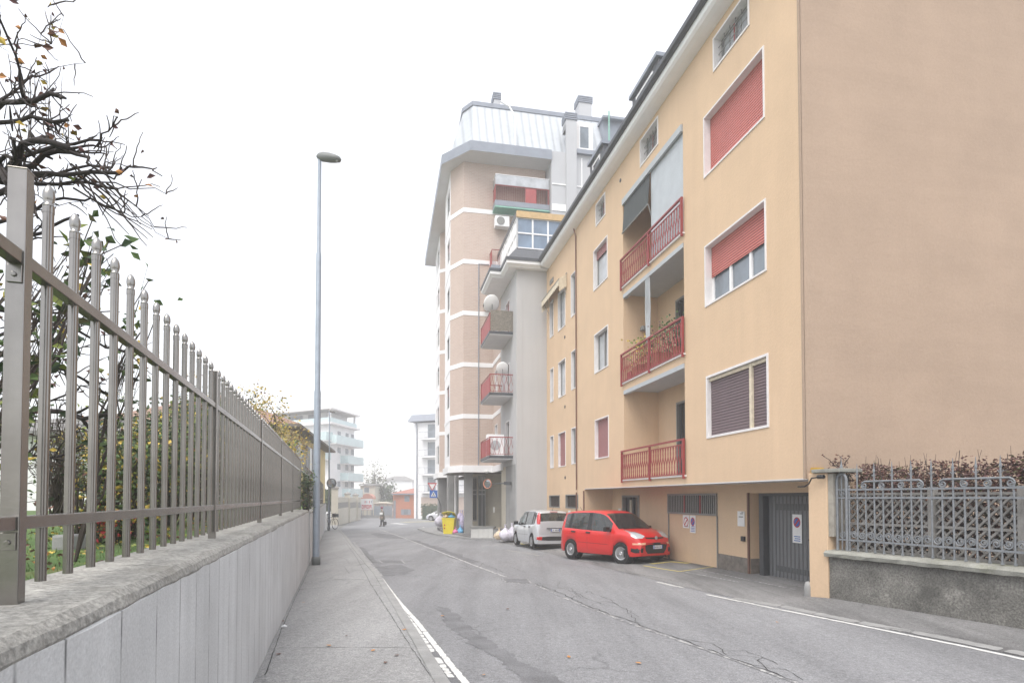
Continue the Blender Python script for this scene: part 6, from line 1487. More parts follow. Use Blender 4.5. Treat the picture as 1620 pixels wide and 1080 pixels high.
# ------------------------------------------------------------------ pedestrian
pp = gat(605, 832, 54.5); random.seed(3)
per = E('person', 'pedestrian in dark red beret and grey-brown coat walking on the road with a black bag', 'person', pp, R(200))
def skinned(name, chains, m, parent, sub=1):
    """chains: dict joints {name:(pos, radius)}, bones [(a,b)], root"""
    J, Bn, root = chains; names = list(J); me = bpy.data.meshes.new(name); me.from_pydata([J[n][0] for n in names], [(names.index(a), names.index(c)) for a, c in Bn], [])
    o = bpy.data.objects.new(name, me); C.objects.link(o); o.parent = parent
    md = o.modifiers.new('skin', 'SKIN'); md.use_smooth_shade = True
    for n, sv in zip(names, me.skin_vertices[0].data):
        q = J[n][1]; sv.radius = q if isinstance(q, tuple) else (q, q); sv.use_root = (n == root)
    s_ = o.modifiers.new('sub', 'SUBSURF'); s_.levels = s_.render_levels = sub; me.materials.append(m); return o
J = {'pelvis': ((0,0,.92),(.15,.11)), 'spine': ((.01,0,1.12),(.15,.11)), 'chest': ((.03,0,1.32),(.17,.11)), 'neck': ((.05,0,1.45),.05), 'head0': ((.07,0,1.53),(.07,.075)), 'head1': ((.08,0,1.62),(.075,.085)), 'head2': ((.07,0,1.68),(.05,.055)),
     'nose': ((.165,0,1.585),.014)}
Bn = [('pelvis','spine'),('spine','chest'),('chest','neck'),('neck','head0'),('head0','head1'),('head1','head2'),('head1','nose')]
for s_, nm in ((1,'l'),(-1,'r')):
    fwd = .16*s_
    J.update({nm+'hip': ((0,.09*s_,.86),.09), nm+'knee': ((.03+fwd*.6,.09*s_,.48),.062), nm+'ankle': ((-.02+fwd,.09*s_,.09),.04), nm+'toe': ((.13+fwd,.10*s_,.035),.036),
              nm+'sho': ((.02,.18*s_,1.38),.06), nm+'elb': ((-.03,.24*s_,1.12),.046), nm+'wri': ((.10-.06*s_,.25*s_,.90),.028), nm+'palm': ((.13-.06*s_,.25*s_,.83),(.022,.035))})
    Bn += [('pelvis',nm+'hip'),(nm+'hip',nm+'knee'),(nm+'knee',nm+'ankle'),(nm+'ankle',nm+'toe'),('chest',nm+'sho'),(nm+'sho',nm+'elb'),(nm+'elb',nm+'wri'),(nm+'wri',nm+'palm')]
    px_, pz_ = .13-.06*s_, .83
    for k, (dx, ln) in enumerate(((-.03,.065),(-.01,.08),(.012,.078),(.032,.06))):
        J.update({nm+'f%da' % k: ((px_+dx,.25*s_,pz_-.045),.009), nm+'f%db' % k: ((px_+dx+.004,.245*s_,pz_-.045-ln*.55),.008), nm+'f%dc' % k: ((px_+dx+.012,.232*s_,pz_-.045-ln),.007)}); Bn += [(nm+'palm',nm+'f%da' % k),(nm+'f%da' % k,nm+'f%db' % k),(nm+'f%db' % k,nm+'f%dc' % k)]
    J.update({nm+'t1': ((px_+.035,.235*s_,pz_-.005),.010), nm+'t2': ((px_+.055,.225*s_,pz_-.04),.008)}); Bn += [(nm+'palm',nm+'t1'),(nm+'t1',nm+'t2')]
skinned('body', (J, Bn, 'pelvis'), M['skin'], per, 1)
coat = mat('coat_cloth', (.15,.14,.12), .9, .25, 8); trou = mat('dark_trousers', (.035,.035,.045), .9, .1, 8)
b = MB(); seg = 14; vs = []
for z, rx, ry, cx in ((.60,.24,.29,.0),(.75,.23,.27,.0),(.92,.20,.235,.0),(1.10,.175,.205,.015),(1.28,.175,.215,.03),(1.38,.14,.20,.035),(1.46,.07,.08,.05),(1.50,.07,.075,.055)):
    for k in range(seg): a = 2*math.pi*k/seg; vs.append((cx+rx*math.cos(a), ry*math.sin(a), z))
b.add(vs, [(i*seg+k, i*seg+(k+1) % seg, (i+1)*seg+(k+1) % seg, (i+1)*seg+k) for i in range(7) for k in range(seg)])
for s_ in (1,-1): b.tube([(.02,.17*s_,1.41),(.0,.215*s_,1.28),(-.03,.245*s_,1.12),(.03-.03*s_,.25*s_,1.0),(.10-.06*s_,.25*s_,.90)], [.085,.08,.07,.06,.05], 9)
b.build('coat', coat, per, 'local', smooth=True)
b = MB()
for s_ in (1,-1): f = .16*s_; b.tube([(0,.09*s_,.88),(.03+f*.6,.09*s_,.48),(-.02+f,.09*s_,.12)], [.11,.082,.062], 10)
b.build('trousers', trou, per, 'local', smooth=True)
b = MB()
for s_ in (1,-1): f = .16*s_; b.tube([(-.07+f,.09*s_,.05),(.0+f,.095*s_,.055),(.09+f,.10*s_,.045),(.16+f,.10*s_,.035)], [.045,.052,.047,.03], 9)
b.build('shoes', M['black'], per, 'local', smooth=True)
b = MB(); b.lathe([(.098,1.60),(.105,1.66),(.09,1.70),(.02,1.715),(0,1.72)], (.06,0,.015), 14); b.build('hair', M['twig'], per, 'local', smooth=True)
b = MB(); b.lathe([(.10,1.655),(.135,1.68),(.125,1.72),(.06,1.755),(0,1.765)], (.055,.01,.01), 14); b.build('beret', mat('wine_beret', (.28,.03,.07), .9), per, 'local', smooth=True)
b = MB()
for s_ in (1,-1): b.lathe([(0,-.01),(.011,0),(0,.01)], (.152,.033*s_,1.605), 8); b.tube([(.02,.078*s_,1.57),(.02,.09*s_,1.60),(.02,.078*s_,1.625)], .01, 4)
b.tube([(.148,-.025,1.545),(.152,0,1.543),(.148,.025,1.545)], .006, 4); b.build('face_details', M['sign_red'], per, 'local')
r = E('handbag', 'black handbag carried low in the pedestrian\'s hand', 'bag', gat(608.6, 827, 54.3), R(20)); b = MB(); b.prism([(-.17,-.07),(.17,-.07),(.17,.07),(-.17,.07)], -.18, .14); b.build('bag_body', M['black'], r, 'local', bevel=.04)
b = MB(); b.tube([(-.12,0,.13),(-.06,0,.30),(.06,0,.30),(.12,0,.13)], .012, 5); b.build('handle', M['black'], r, 'local')
r = E('shopping_bag', 'white shopping bag tucked under the pedestrian\'s arm', 'bag', gat(603, 812, 54.2), R(10)); b = MB(); b.prism([(-.15,-.06),(.15,-.08),(.14,.07),(-.13,.06)], -.12, .10); b.build('bag_body', M['sign_white'], r, 'local', bevel=.04)
# ------------------------------------------------------------------ garden behind the left wall
b = MB(); 
for i in range(12):
    y0, y1 = -3+i*4, 1+i*4
    x0, x1 = W(sd(y0),.44).x, W(sd(y1),.44).x
    b.quad((x0,y0,1.24),(x1,y1,1.24),(x1-45,y1,1.10),(x0-45,y0,1.10))
tag(b.build('lawn', M['grass']), kind='structure')
random.seed(33)
b = MB(); pts = []
for i in range(9000):
    d = random.uniform(1.2,10); n = .45+random.random()**1.3*9; q = W(sd(d), n, 1.235-.0031*n*0); 
    a = random.uniform(0,6.28); h = random.uniform(.02,.055); s = .004
    b.add([q+Vector((s*math.cos(a),s*math.sin(a),0)), q-Vector((s*math.cos(a),s*math.sin(a),0)), q+Vector((random.gauss(0,.012),random.gauss(0,.012),h))], [(0,1,2)], random.randint(0,2))
tag(b.build('grass_blades', [M['leaf_green'], M['leaf_lime'], M['grass']]), kind='stuff', label='short green lawn grass behind the steel fence')
b = MB()
for i in range(1500):
    d = random.uniform(1.0,14); n = .40+abs(random.gauss(0,1.8)); q = W(sd(d), n, 1.25+random.uniform(0,.02)); leaves(b, [q], .05, [4,2,2,2,2], .05)
tag(b.build('leaf_litter', [M['leaf_yellow'], M['leaf_orange'], M['leaf_brown'], M['leaf_lime'], M['leaf_rust']]), kind='stuff', label='yellow and brown leaf litter under the garden trees')

# old fruit tree with gnarled, cut-back limbs reaching right over the fence
def wander(p0, p1, n, amp, sag=0):
    p0, p1 = Vector(p0), Vector(p1); L = (p1-p0).length; out = [p0]; off = Vector((0,0,0))
    for i in range(1, n+1):
        t = i/n; off = off*.8+Vector((random.gauss(0,1),random.gauss(0,1),random.gauss(0,1)))*amp*L/n
        out.append(p0.lerp(p1, t)+off*(1 if i < n else .5)+Vector((0,0,sag*L*4*t*(1-t))))
    return out
random.seed(14)
tk = Vector((-3.75,3.25,1.2)); head = Vector((-3.6,3.3,2.9))
gt = E('fruit_tree', 'gnarled dark fruit tree with bare twisted limbs and a few brown leaves', 'tree', tk)
b = MB(); trunk = wander(tk-Vector((0,0,.3)), head, 8, .12); b.tube(trunk, [.15,.14,.13,.125,.12,.12,.115,.11,.10], 10); b.build('trunk', M['bark'], gt, smooth=True)
bl = MB(); tips = []; twigs = MB()
def limb(p0, p1, r0, r1, n=10, amp=.22, sag=.10, subs=4, tw=10):
    r0 *= .55; r1 *= .66
    P = wander(p0, p1, n, amp, sag); bl.tube(P, [r0+(r1-r0)*(i/n) for i in range(n+1)], 7)
    for j in range(n):   # knobbly spurs
        q = P[random.randint(1, n)]; bl.tube([q, q+Vector((random.gauss(0,.03),random.gauss(0,.03),random.gauss(0,.03)))], [r1*.9, r1*.45], 5)
    for j in range(subs):
        i = random.randint(n//3, n); q = P[i]; d = (P[min(i+1,n)]-P[max(i-1,0)]).normalized()
        e = q+(d+Vector((random.gauss(0,.5),random.gauss(0,.5),random.gauss(0,.45)))).normalized()*random.uniform(.15,.45)
        S2 = wander(q, e, 6, .3, .05); bl.tube(S2, [r1*.75-(r1*.45)*k/6 for k in range(7)], 5)
        for m_ in range(3): t2(S2[random.randint(2,6)])
    for j in range(tw): t2(P[random.randint(n//3, n)])
    return P
def t2(q):
    up = random.random(); d = Vector((random.gauss(.15,.5),random.gauss(0,.5),random.gauss(.15,.6) if up < .7 else abs(random.gauss(.9,.2)))).normalized(); L = random.uniform(.06,.24)
    P = wander(q, q+d*L, 6, .16); twigs.tube(P, [.0045-.0024*k/6 for k in range(7)], 4, cap=False); tips.append(P[-1]); tips.append(P[3])
H_ = head
def A(x, y, d): return at(x, y, d)
tg = [((-60,190,3.4),(100,157,3.1),.030,.018),((-60,200,3.3),(88,112,3.5),.020,.006),((-70,230,3.4),(112,189,3.2),.026,.013),((-80,300,3.3),(122,234,3.1),.040,.024),((-60,300,3.4),(165,219,3.3),.028,.010),
      ((-80,330,3.3),(132,245,3.4),.036,.020),((-80,330,3.2),(203,276,3.3),.034,.014),((-60,280,3.4),(188,299,3.5),.026,.011),((-70,290,3.3),(178,252,3.7),.024,.009),((-60,360,3.3),(212,330,3.6),.022,.007),
      ((-40,80,3.5),(92,63,3.6),.006,.003),((-60,250,3.3),(20,300,2.9),.040,.028),((-70,420,3.3),(130,335,3.5),.026,.012),
      ((-60,500,3.4),(140,455,3.8),.022,.012),((-60,470,3.5),(200,560,4.2),.022,.010),((-60,560,3.4),(110,492,3.9),.020,.012),((-60,560,3.3),(170,620,4.0),.020,.012),((-60,690,3.6),(172,655,3.5),.034,.018),((-60,640,3.6),(120,560,3.8),.018,.010),
      ((-40,720,3.8),(150,700,4.5),.020,.010),((-40,800,4.2),(90,690,3.9),.016,.007),((-60,620,3.3),(60,600,3.3),.024,.014)]
for a, c, r0, r1 in tg: limb(A(*a), A(c[0]-(8 if c[1] < 400 else 0), c[1]+(6 if c[1] < 400 else 0), c[2]), r0, r1, subs=2 if c[1] < 400 else 3, tw=8 if c[1] < 400 else 11, amp=.26, sag=random.uniform(-.08,.12))
for q in [(-60,190,3.4),(-60,300,3.4),(-80,330,3.3),(-60,500,3.4),(-60,690,3.6),(-60,560,3.3)]: P = wander(head-Vector((0,0,max(0,2.9-A(*q).z))), A(*q), 6, .1); bl.tube(P, [.045,.042,.038,.034,.03,.027,.024], 7)
for j in range(10): # long fine drooping twigs towards the sky on the right
    q = A(random.uniform(110,170), random.uniform(250,300), 3.4); P = wander(q, A(random.uniform(190,245), random.uniform(330,390), 3.5), 9, .10); twigs.tube(P, [.006-.0038*k/9 for k in range(10)], 4, cap=False)
for j in range(12):
    x = random.uniform(0,150); q = A(x, random.uniform(140,230), 3.3); P = wander(q, A(x+random.uniform(-10,8), q.z and random.uniform(95,150), 3.3), 7, .05); twigs.tube(P, [.004-.003*k/7 for k in range(8)], 4, cap=False)
bl.build('limbs', M['bark'], gt, smooth=True); twigs.build('twigs', M['twig'], gt)
b = MB(); pts = [random.choice(tips)+Vector((random.gauss(0,.02),random.gauss(0,.02),random.gauss(-.02,.03))) for _ in range(260)]; leaves(b, pts, .045, [4,3,1.2,.8,.8]); 
for q in ((60,105),(80,148),(68,70),(92,55),(15,66),(12,125),(40,195),(75,225),(120,212)): leaves(b, [A(q[0]+random.uniform(-8,8), q[1]+random.uniform(-8,8), 3.4) for _ in range(4)], .05, [2,3,3,2,0])
b.build('foliage', [M['leaf_brown'], M['leaf_rust'], M['leaf_orange'], M['leaf_yellow'], M['leaf_lime']], gt)
# green leafy climber shoots beside the near fence post
def shoot_plant(label, base, targets, nleaf, size, mats, wts, spread, stemr=.01, cat='shrub', nm='shrub', grp=None):
    r = E(nm, label, cat, base, 0, grp); st = MB(); lf = MB()
    for t in targets:
        P = wander(base, t, 9, .12, .05); st.tube(P, [stemr-(stemr*.7)*k/9 for k in range(10)], 5, cap=False)
        pts = [P[random.randint(3, 9)]+Vector((random.gauss(0,spread),random.gauss(0,spread),random.gauss(0,spread))) for _ in range(nleaf)]
        for p in pts[:nleaf//3]: st.tube([P[random.randint(3,9)].lerp(p,.3), p], [.003,.0015], 3, cap=False)
        leaves(lf, pts, size, wts, .5)
    st.build('stems', M['twig'], r); lf.build('foliage', mats, r); return r
g4 = [M['leaf_green'], M['leaf_dark'], M['leaf_lime'], M['leaf_yellow'], M['leaf_olive']]
random.seed(5)
shoot_plant('leafy green shrub with upright shoots showing above the fence near the first post', W(sd(3.1),1.1,1.24), [A(x, y, d) for x, y, d in ((150,350,3.3),(135,375,3.3),(175,372,3.3),(110,400,3.2),(190,385,3.4),(140,420,3.4),(100,450,3.3),(170,440,3.5))], 34, .075, g4, [4,3,2,.4,1], .055)
shoot_plant('slender green shrub shoots rising above the fence pickets', W(sd(4.4),1.0,1.24), [A(x, y, d) for x, y, d in ((238,452,4.4),(222,470,4.3),(254,478,4.5),(232,505,4.4),(215,520,4.3),(205,560,4.5))], 22, .065, g4, [4,2,2,1.5,1], .05)
shoot_plant('green and yellow foliage close behind the first fence post', W(sd(2.4),1.3,1.24), [A(x, y, d) for x, y, d in ((10,430,2.9),(5,470,2.9),(20,540,2.9),(5,600,3),(15,670,3),(8,720,3.0),(60,760,3.3))], 22, .06, g4, [4,2,2,1.5,1], .06)
# dense garden shrubs behind the fence
def bush(label, x0, x1, ytop, d0, d1, n, size, wts, mats, zb=1.2, stems=12, jag=.25, cat='shrub', grp='shrubs behind the steel fence'):
    c = at((x0+x1)/2, 800, (d0+d1)/2); r = E('shrub', label, cat, (c.x, c.y, zb), 0, grp); lf, st = MB(), MB(); pts = []; ng = max(6, n//55)
    for g in range(ng):
        x = random.uniform(x0, x1); d = random.uniform(d0, d1); zt = at(x, ytop(x), d).z; z = zb+(zt-zb)*random.random()**.6; q = at(x, 787, d); q.z = z; s_ = random.uniform(.05,.16)*jag*4
        for k in range(n//ng): pts.append(q+Vector((random.gauss(0,s_),random.gauss(0,s_),random.gauss(0,s_*.8))))
        st.tube(wander((c.x+(q.x-c.x)*.4, c.y+(q.y-c.y)*.4, zb-.1), q, 6, .15), [.018,.015,.012,.01,.008,.006,.004], 5, cap=False)
    leaves(lf, pts, size, wts, .5); st.build('stems', M['twig'], r); lf.build('foliage', mats, r); return r
random.seed(8)
six = [M['leaf_green'], M['leaf_dark'], M['leaf_lime'], M['leaf_yellow'], M['leaf_olive'], M['leaf_brown']]
bush('yellowing twiggy shrub against the white house wall', 95, 165, lambda x: 700-(x-95)*.1, 5.2, 6.6, 1500, .055, [2.5,2,2,3,2,1.5], six, jag=.32)
bush('broad green and yellow shrub in the middle of the garden', 150, 235, lambda x: 690+10*math.sin(x*.1), 5.8, 8, 5200, .055, [5,5,2,2.2,2,.8], six, jag=.34)
bush('dense dark green shrub behind the second fence bay', 215, 300, lambda x: 665+8*math.sin(x*.13), 8, 11, 7500, .06, [5,5,2,1,2,.3], six, jag=.4)
bush('tall green hedge-like shrub before the second fence post', 285, 345, lambda x: 640+6*math.sin(x*.2), 10.5, 14, 6000, .075, [5,4,3,1.2,1,.2], six, jag=.5)
bush('pale yellow-green shrub farther along the fence', 335, 440, lambda x: 655+.45*(x-335), 14, 20, 7000, .085, [3,2,4,4,1,.2], six, jag=.6)
bush('red-flowering low plant at the lawn edge', 148, 195, lambda x: 815, 5.5, 6.5, 700, .045, [2,3,1,1,1,3], [M['leaf_green'], M['leaf_dark'], M['leaf_lime'], M['leaf_orange'], M['leaf_olive'], M['sign_red']], jag=.2)
bush('dark ivy spilling round the end post of the near fence', 478, 490, lambda x: 752, 16.4, 17.1, 900, .07, [2,6,1,0,2,.5], six, zb=1.25, jag=.2)
random.seed(18) # bare twiggy bush against the white wall
r = E('shrub', 'bare dark twiggy bush in front of the white house wall', 'shrub', at(85,815,5.0)*1, 0, 'shrubs behind the steel fence'); b = MB()
for j in range(80):
    x = random.uniform(55,130); P = wander(at(random.uniform(80,105),822,5.0), at(x,random.uniform(640,780),random.uniform(4.7,5.3)), 8, .16); b.tube(P, [.006-.004*k/8 for k in range(9)], 4, cap=False)
    for m_ in range(2): q = P[random.randint(3,7)]; b.tube(wander(q, q+Vector((random.gauss(0,.12),random.gauss(0,.1),random.gauss(.08,.12))), 4, .15), [.004,.003,.0025,.002,.001], 3, cap=False)
b.build('stems', M['twig'], r)
b = MB(); c = at(113,838,5.2); b.prism([(c.x-.10,c.y-.1),(c.x+.09,c.y-.12),(c.x+.10,c.y+.1),(c.x-.09,c.y+.12)], 1.15, 1.36); tag(b.build('stone_block', M['curb'], bevel=.02), 'pale square stone block on the lawn behind the fence', 'stone block')
# yellow autumn tree behind the fence
def crown_tree(label, base, h, spread, ncl, nl, size, wts, mats, trunk_r=.12, droop=0, lean=(0,0), cz=.62, grp=None, clump=.28, nm='tree'):
    r = E(nm, label, 'tree', base, 0, grp); t, l = MB(), MB(); base = Vector(base); topp = base+Vector((lean[0],lean[1],h*.8))
    P = wander(base-Vector((0,0,.3)), topp, 8, .06); t.tube(P, [trunk_r*(1-.85*k/8) for k in range(9)], 8, cap=False); pts = []
    for j in range(ncl):
        a = random.uniform(0,6.28); u = random.uniform(-1,1); rr = random.random()**.45; c = base+Vector((lean[0]+spread*rr*math.cos(a)*math.sqrt(1-u*u), lean[1]+spread*rr*math.sin(a)*math.sqrt(1-u*u), h*cz+h*(1-cz)*u*rr*1.05))
        q = P[random.randint(3,8)]; t.tube(wander(q, c, 5, .12), [trunk_r*.3,trunk_r*.22,trunk_r*.16,trunk_r*.11,trunk_r*.07,.006], 5, cap=False)
        for k in range(nl): o = Vector((random.gauss(0,1),random.gauss(0,1),random.gauss(0,.8)))*spread*clump; o.z -= droop*random.random()*spread; pts.append(c+o)
    leaves(l, pts, size, wts, .4); t.build('trunk', M['bark'], r, smooth=True); l.build('crown', mats, r); return r
random.seed(44)
crown_tree('willowy tree with yellow autumn leaves rising above the far end of the steel fence', (at(432,800,23).x,23,.8), 5.2, 1.25, 30, 60, .11, [1,4,2,1], [M['leaf_lime'], M['leaf_yellow'], mat('leaf_straw', (.40,.33,.14), .7, .3), M['leaf_brown']], .07, .8, cz=.66, clump=.16)
crown_tree('tall thin tree with sparse yellow leaves before the willowy tree', (at(392,800,18).x,18,.8), 4.9, .75, 22, 30, .085, [1,5,2,.5], [M['leaf_lime'], M['leaf_yellow'], MATS['leaf_straw'], M['leaf_brown']], .05, .2, cz=.72, clump=.18)
crown_tree('slender yellow-leaved tree beside the old chimney', (at(310,800,13).x,13,1.0), 3.7, .45, 16, 30, .07, [2,4,2,.5], [M['leaf_lime'], M['leaf_yellow'], MATS['leaf_straw'], M['leaf_olive']], .04, .1, cz=.6, clump=.25)

# ------------------------------------------------------------------ houses on the left
def block(name, m, corners_px, d, zb, zt, parent, depth=6):
    pass
def facing(x0, x1, d0, d1=None):
    a = at(x0, 787, d0); c = at(x1, 787, d1 or d0); dd = Vector((c.x-a.x, c.y-a.y, 0)); L = dd.length; t = dd/L; nn = Vector((t.y, -t.x, 0))
    return L, (lambda s, n, z, a=a, t=t, nn=nn: (a.x+t.x*s+nn.x*n, a.y+t.y*s+nn.y*n, z)), a
def hipbox(b, P, L, D, zb, zt, m=0):
    vs = [P(s, n, z) for z in (zb, zt) for s, n in ((0,0),(L,0),(L,-D),(0,-D))]; b.add(vs, [(0,3,2,1),(4,5,6,7),(0,1,5,4),(1,2,6,5),(2,3,7,6),(3,0,4,7)], m)
def roof_hip(b, P, L, D, ze, zr, ov=.4, m=0, hip=None):
    h = hip if hip is not None else D/2; vs = [P(-ov,ov,ze), P(L+ov,ov,ze), P(L+ov,-D-ov,ze), P(-ov,-D-ov,ze), P(h,-D/2,zr), P(L-h,-D/2,zr)]
    b.add(vs, [(0,1,5,4),(1,2,5),(2,3,4,5),(3,0,4),(0,3,2,1)], m)
def pwin(parent, P, s0, s1, z0, z1, m='glass', fr='white_paint', shut=None, w_=.06):
    b = MB(); bar(b, P, s0, s1, z0, z1, .0, .03, 1); bar(b, P, s0+w_, s1-w_, z0+w_, z1-w_, .031, .035, 0); o = b.build('window', [M[m], M[fr]], parent)
    if shut:
        ws = (s1-s0)*.5
        for a, c in ((s0-ws, s0-.02), (s1+.02, s1+ws)): b = MB(); bar(b, P, a, c, z0, z1, .0, .05); b.build('shutter', M[shut], o)
    return o
L, P, a = facing(-140, 257, 22); wh = E('house', 'low white house with a grey tiled roof behind the garden', 'house', (a.x+L/2, a.y, 1))
b = MB(); hipbox(b, P, L, 7, .3, at(200,685,22).z); b.build('wall', M['white_wall'], wh)
b = MB(); ze = at(200,684,22).z; roof_hip(b, P, L, 7, ze, ze+1.05, .55); hipbox(b, lambda s, n, z: P(s-.6,n+.6,z), L+1.2, 8.2, ze-.14, ze-.01); rf = b.build('roof', M['tile_grey'], wh)
for x0, x1, y0, y1 in ((94,103,712,742),(12,26,712,745)):
    s0 = (at(x0,787,22).x-a.x); s1 = (at(x1,787,22).x-a.x); pwin(wh, P, s0, s1, at(0,y1,22).z, at(0,y0,22).z, 'glass_dark', 'mid_metal')
c = at(277,662,26); b = MB(); hw = .22; b.box((c.x-hw,c.y-hw,c.z-1.6),(c.x+hw,c.y+hw,c.z-.1)); 
for sx in (-1,1):
    for sy in (-1,1): b.box((c.x+sx*hw*.8-.05,c.y+sy*hw*.8-.05,c.z-.1),(c.x+sx*hw*.8+.05,c.y+sy*hw*.8+.05,c.z+.22))
b.add([(c.x-.3,c.y-.3,c.z+.22),(c.x+.3,c.y-.3,c.z+.22),(c.x+.3,c.y+.3,c.z+.22),(c.x-.3,c.y+.3,c.z+.22),(c.x,c.y,c.z+.42)], [(0,1,4),(1,2,4),(2,3,4),(3,0,4),(0,3,2,1)]); b.build('chimney', M['coping'], rf)
L, P, a = facing(262, 345, 30, 33); oh = E('house', 'grey-roofed outbuilding glimpsed through the pickets behind the shrubs', 'house', (a.x+L/2, a.y, 1)); b = MB(); hipbox(b, P, L, 6, 0, at(300,700,30).z); b.build('wall', M['white_wall'], oh); b = MB(); roof_hip(b, P, L, 6, at(300,700,30).z, at(300,670,30).z, .4); b.build('roof', M['tile_grey'], oh)
# yellow house: long side parallel to the street
c0 = at(514, 787, 46); dv = Vector((at(455,787,30).x-c0.x, 30-46, 0)); Ly = dv.length; t = dv/Ly; nn = Vector((-t.y, t.x, 0)); nn = nn if nn.x > 0 else -nn
PY = lambda s, n, z: (c0.x+t.x*s+nn.x*n, c0.y+t.y*s+nn.y*n, z)
yh = E('house', 'pale yellow house with grey shutters and brown tiled eaves beyond the fence', 'house', PY(Ly/2,0,0)); zE_ = at(514,712,46).z
b = MB(); hipbox(b, PY, Ly, 8, -1.2, zE_); b.build('wall', M['yellow_house'], yh)
b = MB(); roof_hip(b, PY, Ly, 8, zE_, zE_+1.9, .7, hip=3); hipbox(b, lambda s, n, z: PY(s-.7,n+.7,z), Ly+1.4, 9.4, zE_-.13, zE_-.01, 1); b.build('roof', [mat('brown_roof_tiles', (.25,.16,.12), .9, .3, 8), M['skirting']], yh)
def s_at(x):
    r_ = ray(x, 787); det = -t.y*r_[0]+t.x; return (r_[0]*c0.y-c0.x)/det
for x0, x1, d_ in ((486,492,0),(469,476,0)):
    sa, sb = sorted((s_at(x0), s_at(x1))); zt_ = zE_-.5; pwin(yh, PY, sa, sb, zt_-1.5, zt_, 'glass_dark', 'white_paint', 'gutter_grey')
# ------------------------------------------------------------------ far apartment building with green glass balconies (left)
def far_building(label, name='apartment_building'):
    return E(name, label, 'building', (0,0,0))
D1 = 92
L, P, a = facing(428, 521, 96, 90); fb = E('apartment_building', 'white modern apartment block with pale green glass balconies in the fog on the left', 'building', (at(521,800,90).x, 90, gz(90)))
za = lambda y, d=90: at(500, y, d).z
L2, P2, a2 = facing(521, 560, 90, 98)
FA, FC, FE = Vector(P(0,0,0)), Vector(P(L,0,0)), Vector(P2(L2,0,0)); FG = FA+(FE-FC)
def fpoly(o1, o2, i1=0, i2=0):
    """footprint grown by o1 along the left face and o2 along the right face (i: inset of the near sides)"""
    tu = (FC-FA).normalized(); tv = (FE-FC).normalized(); return [tuple((FA-tu*o1-tv*(o2-i1))[:2]), tuple((FC+tu*(o1-i2)-tv*(o2-i1))[:2]), tuple((FE+tu*(o1-i2)+tv*o2)[:2]), tuple((FG-tu*o1+tv*o2)[:2])]
b = MB(); b.prism(fpoly(0,0), -2.5, za(668)); b.build('wall', M['white_wall'], fb)
b = MB(); b.prism(fpoly(0,0,1.6,1.6), za(668), za(648)); b.build('penthouse', M['white_wall'], fb)
b = MB(); b.prism(fpoly(.8,.8), za(671), za(668)); b.prism(fpoly(.8,.8), za(647.5), za(645)); b.build('roof_slab', M['stone_white'], fb)
for q in (FC, FA, FE): b = MB(); b.prism([(q.x-.15,q.y-.15),(q.x+.15,q.y-.15),(q.x+.15,q.y+.15),(q.x-.15,q.y+.15)], za(668), za(647.6)); b.build('column', M['white_wall'], fb)
b = MB(); bar(b, P, -.3, L+.3, za(668)+.02, za(660), .25, .29); bar(b, P2, -.3, L2+.3, za(668)+.02, za(660), .25, .29); b.build('glass_parapet', M['glass_green'], fb)
for x0_, x1_ in ((.18,.42),(.52,.72)): b = MB(); bar(b, P, L*x0_, L*x1_, za(659), za(650), -1.52, -1.45); b.build('penthouse_window', M['gutter_grey'], fb)
def far_win(parent, P, s, w_, z0, z1): b = MB(); bar(b, P, s, s+w_, z0, z1, .005, .06); b.build('window', mat('far_glass', (.17,.19,.22), .2) if 'far_glass' not in MATS else MATS['far_glass'], parent)
for k, y in enumerate((679,705,732,760)):
    z0, z1 = za(y+9), za(y)
    for s in (1.6,5.2,8.0): far_win(fb, P, s*L/10.5, 1.0, z0, z1)
    for s in (.30,.62,.86): far_win(fb, P2, s*L2, .9, z0, z1)
def gbalc(P, s0, s1, yb, h=1.15, dp=1.3):
    z = za(yb); b = MB(); hipbox(b, lambda s, n, zz: P(s+s0, n+dp, zz), s1-s0, dp, z-.2, z); o = b.build('balcony', M['white_wall'], fb)
    b = MB(); bar(b, P, s0, s1, z-.1, z+h, dp+.01, dp+.04); 
    vs = [P(s, n, zz) for s, n, zz in ((s0,0,z-.1),(s0,dp,z-.1),(s0,dp,z+h),(s0,0,z+h))]; b.add(vs, [(0,1,2,3)]); vs = [P(s, n, zz) for s, n, zz in ((s1,0,z-.1),(s1,dp,z-.1),(s1,dp,z+h),(s1,0,z+h))]; b.add(vs, [(0,1,2,3)]); b.build('glass_panel', M['glass_green'], o)
gbalc(P, -.2, L+.6, 696); gbalc(P2, -.4, L2+.6, 700)
for y in (729, 757): gbalc(P2, L2*.42, L2+.7, y+1); gbalc(P, -.2, L*.55, y-2)
gbalc(P2, L2*.5, L2+.5, 784); gbalc(P, L*.78, L+.3, 726)
b = MB(); hipbox(b, lambda s, n, z: P(s+L*.62, n-3, z), 1.5, 2, za(645), za(641)); b.build('chimney', M['mid_metal'], fb)
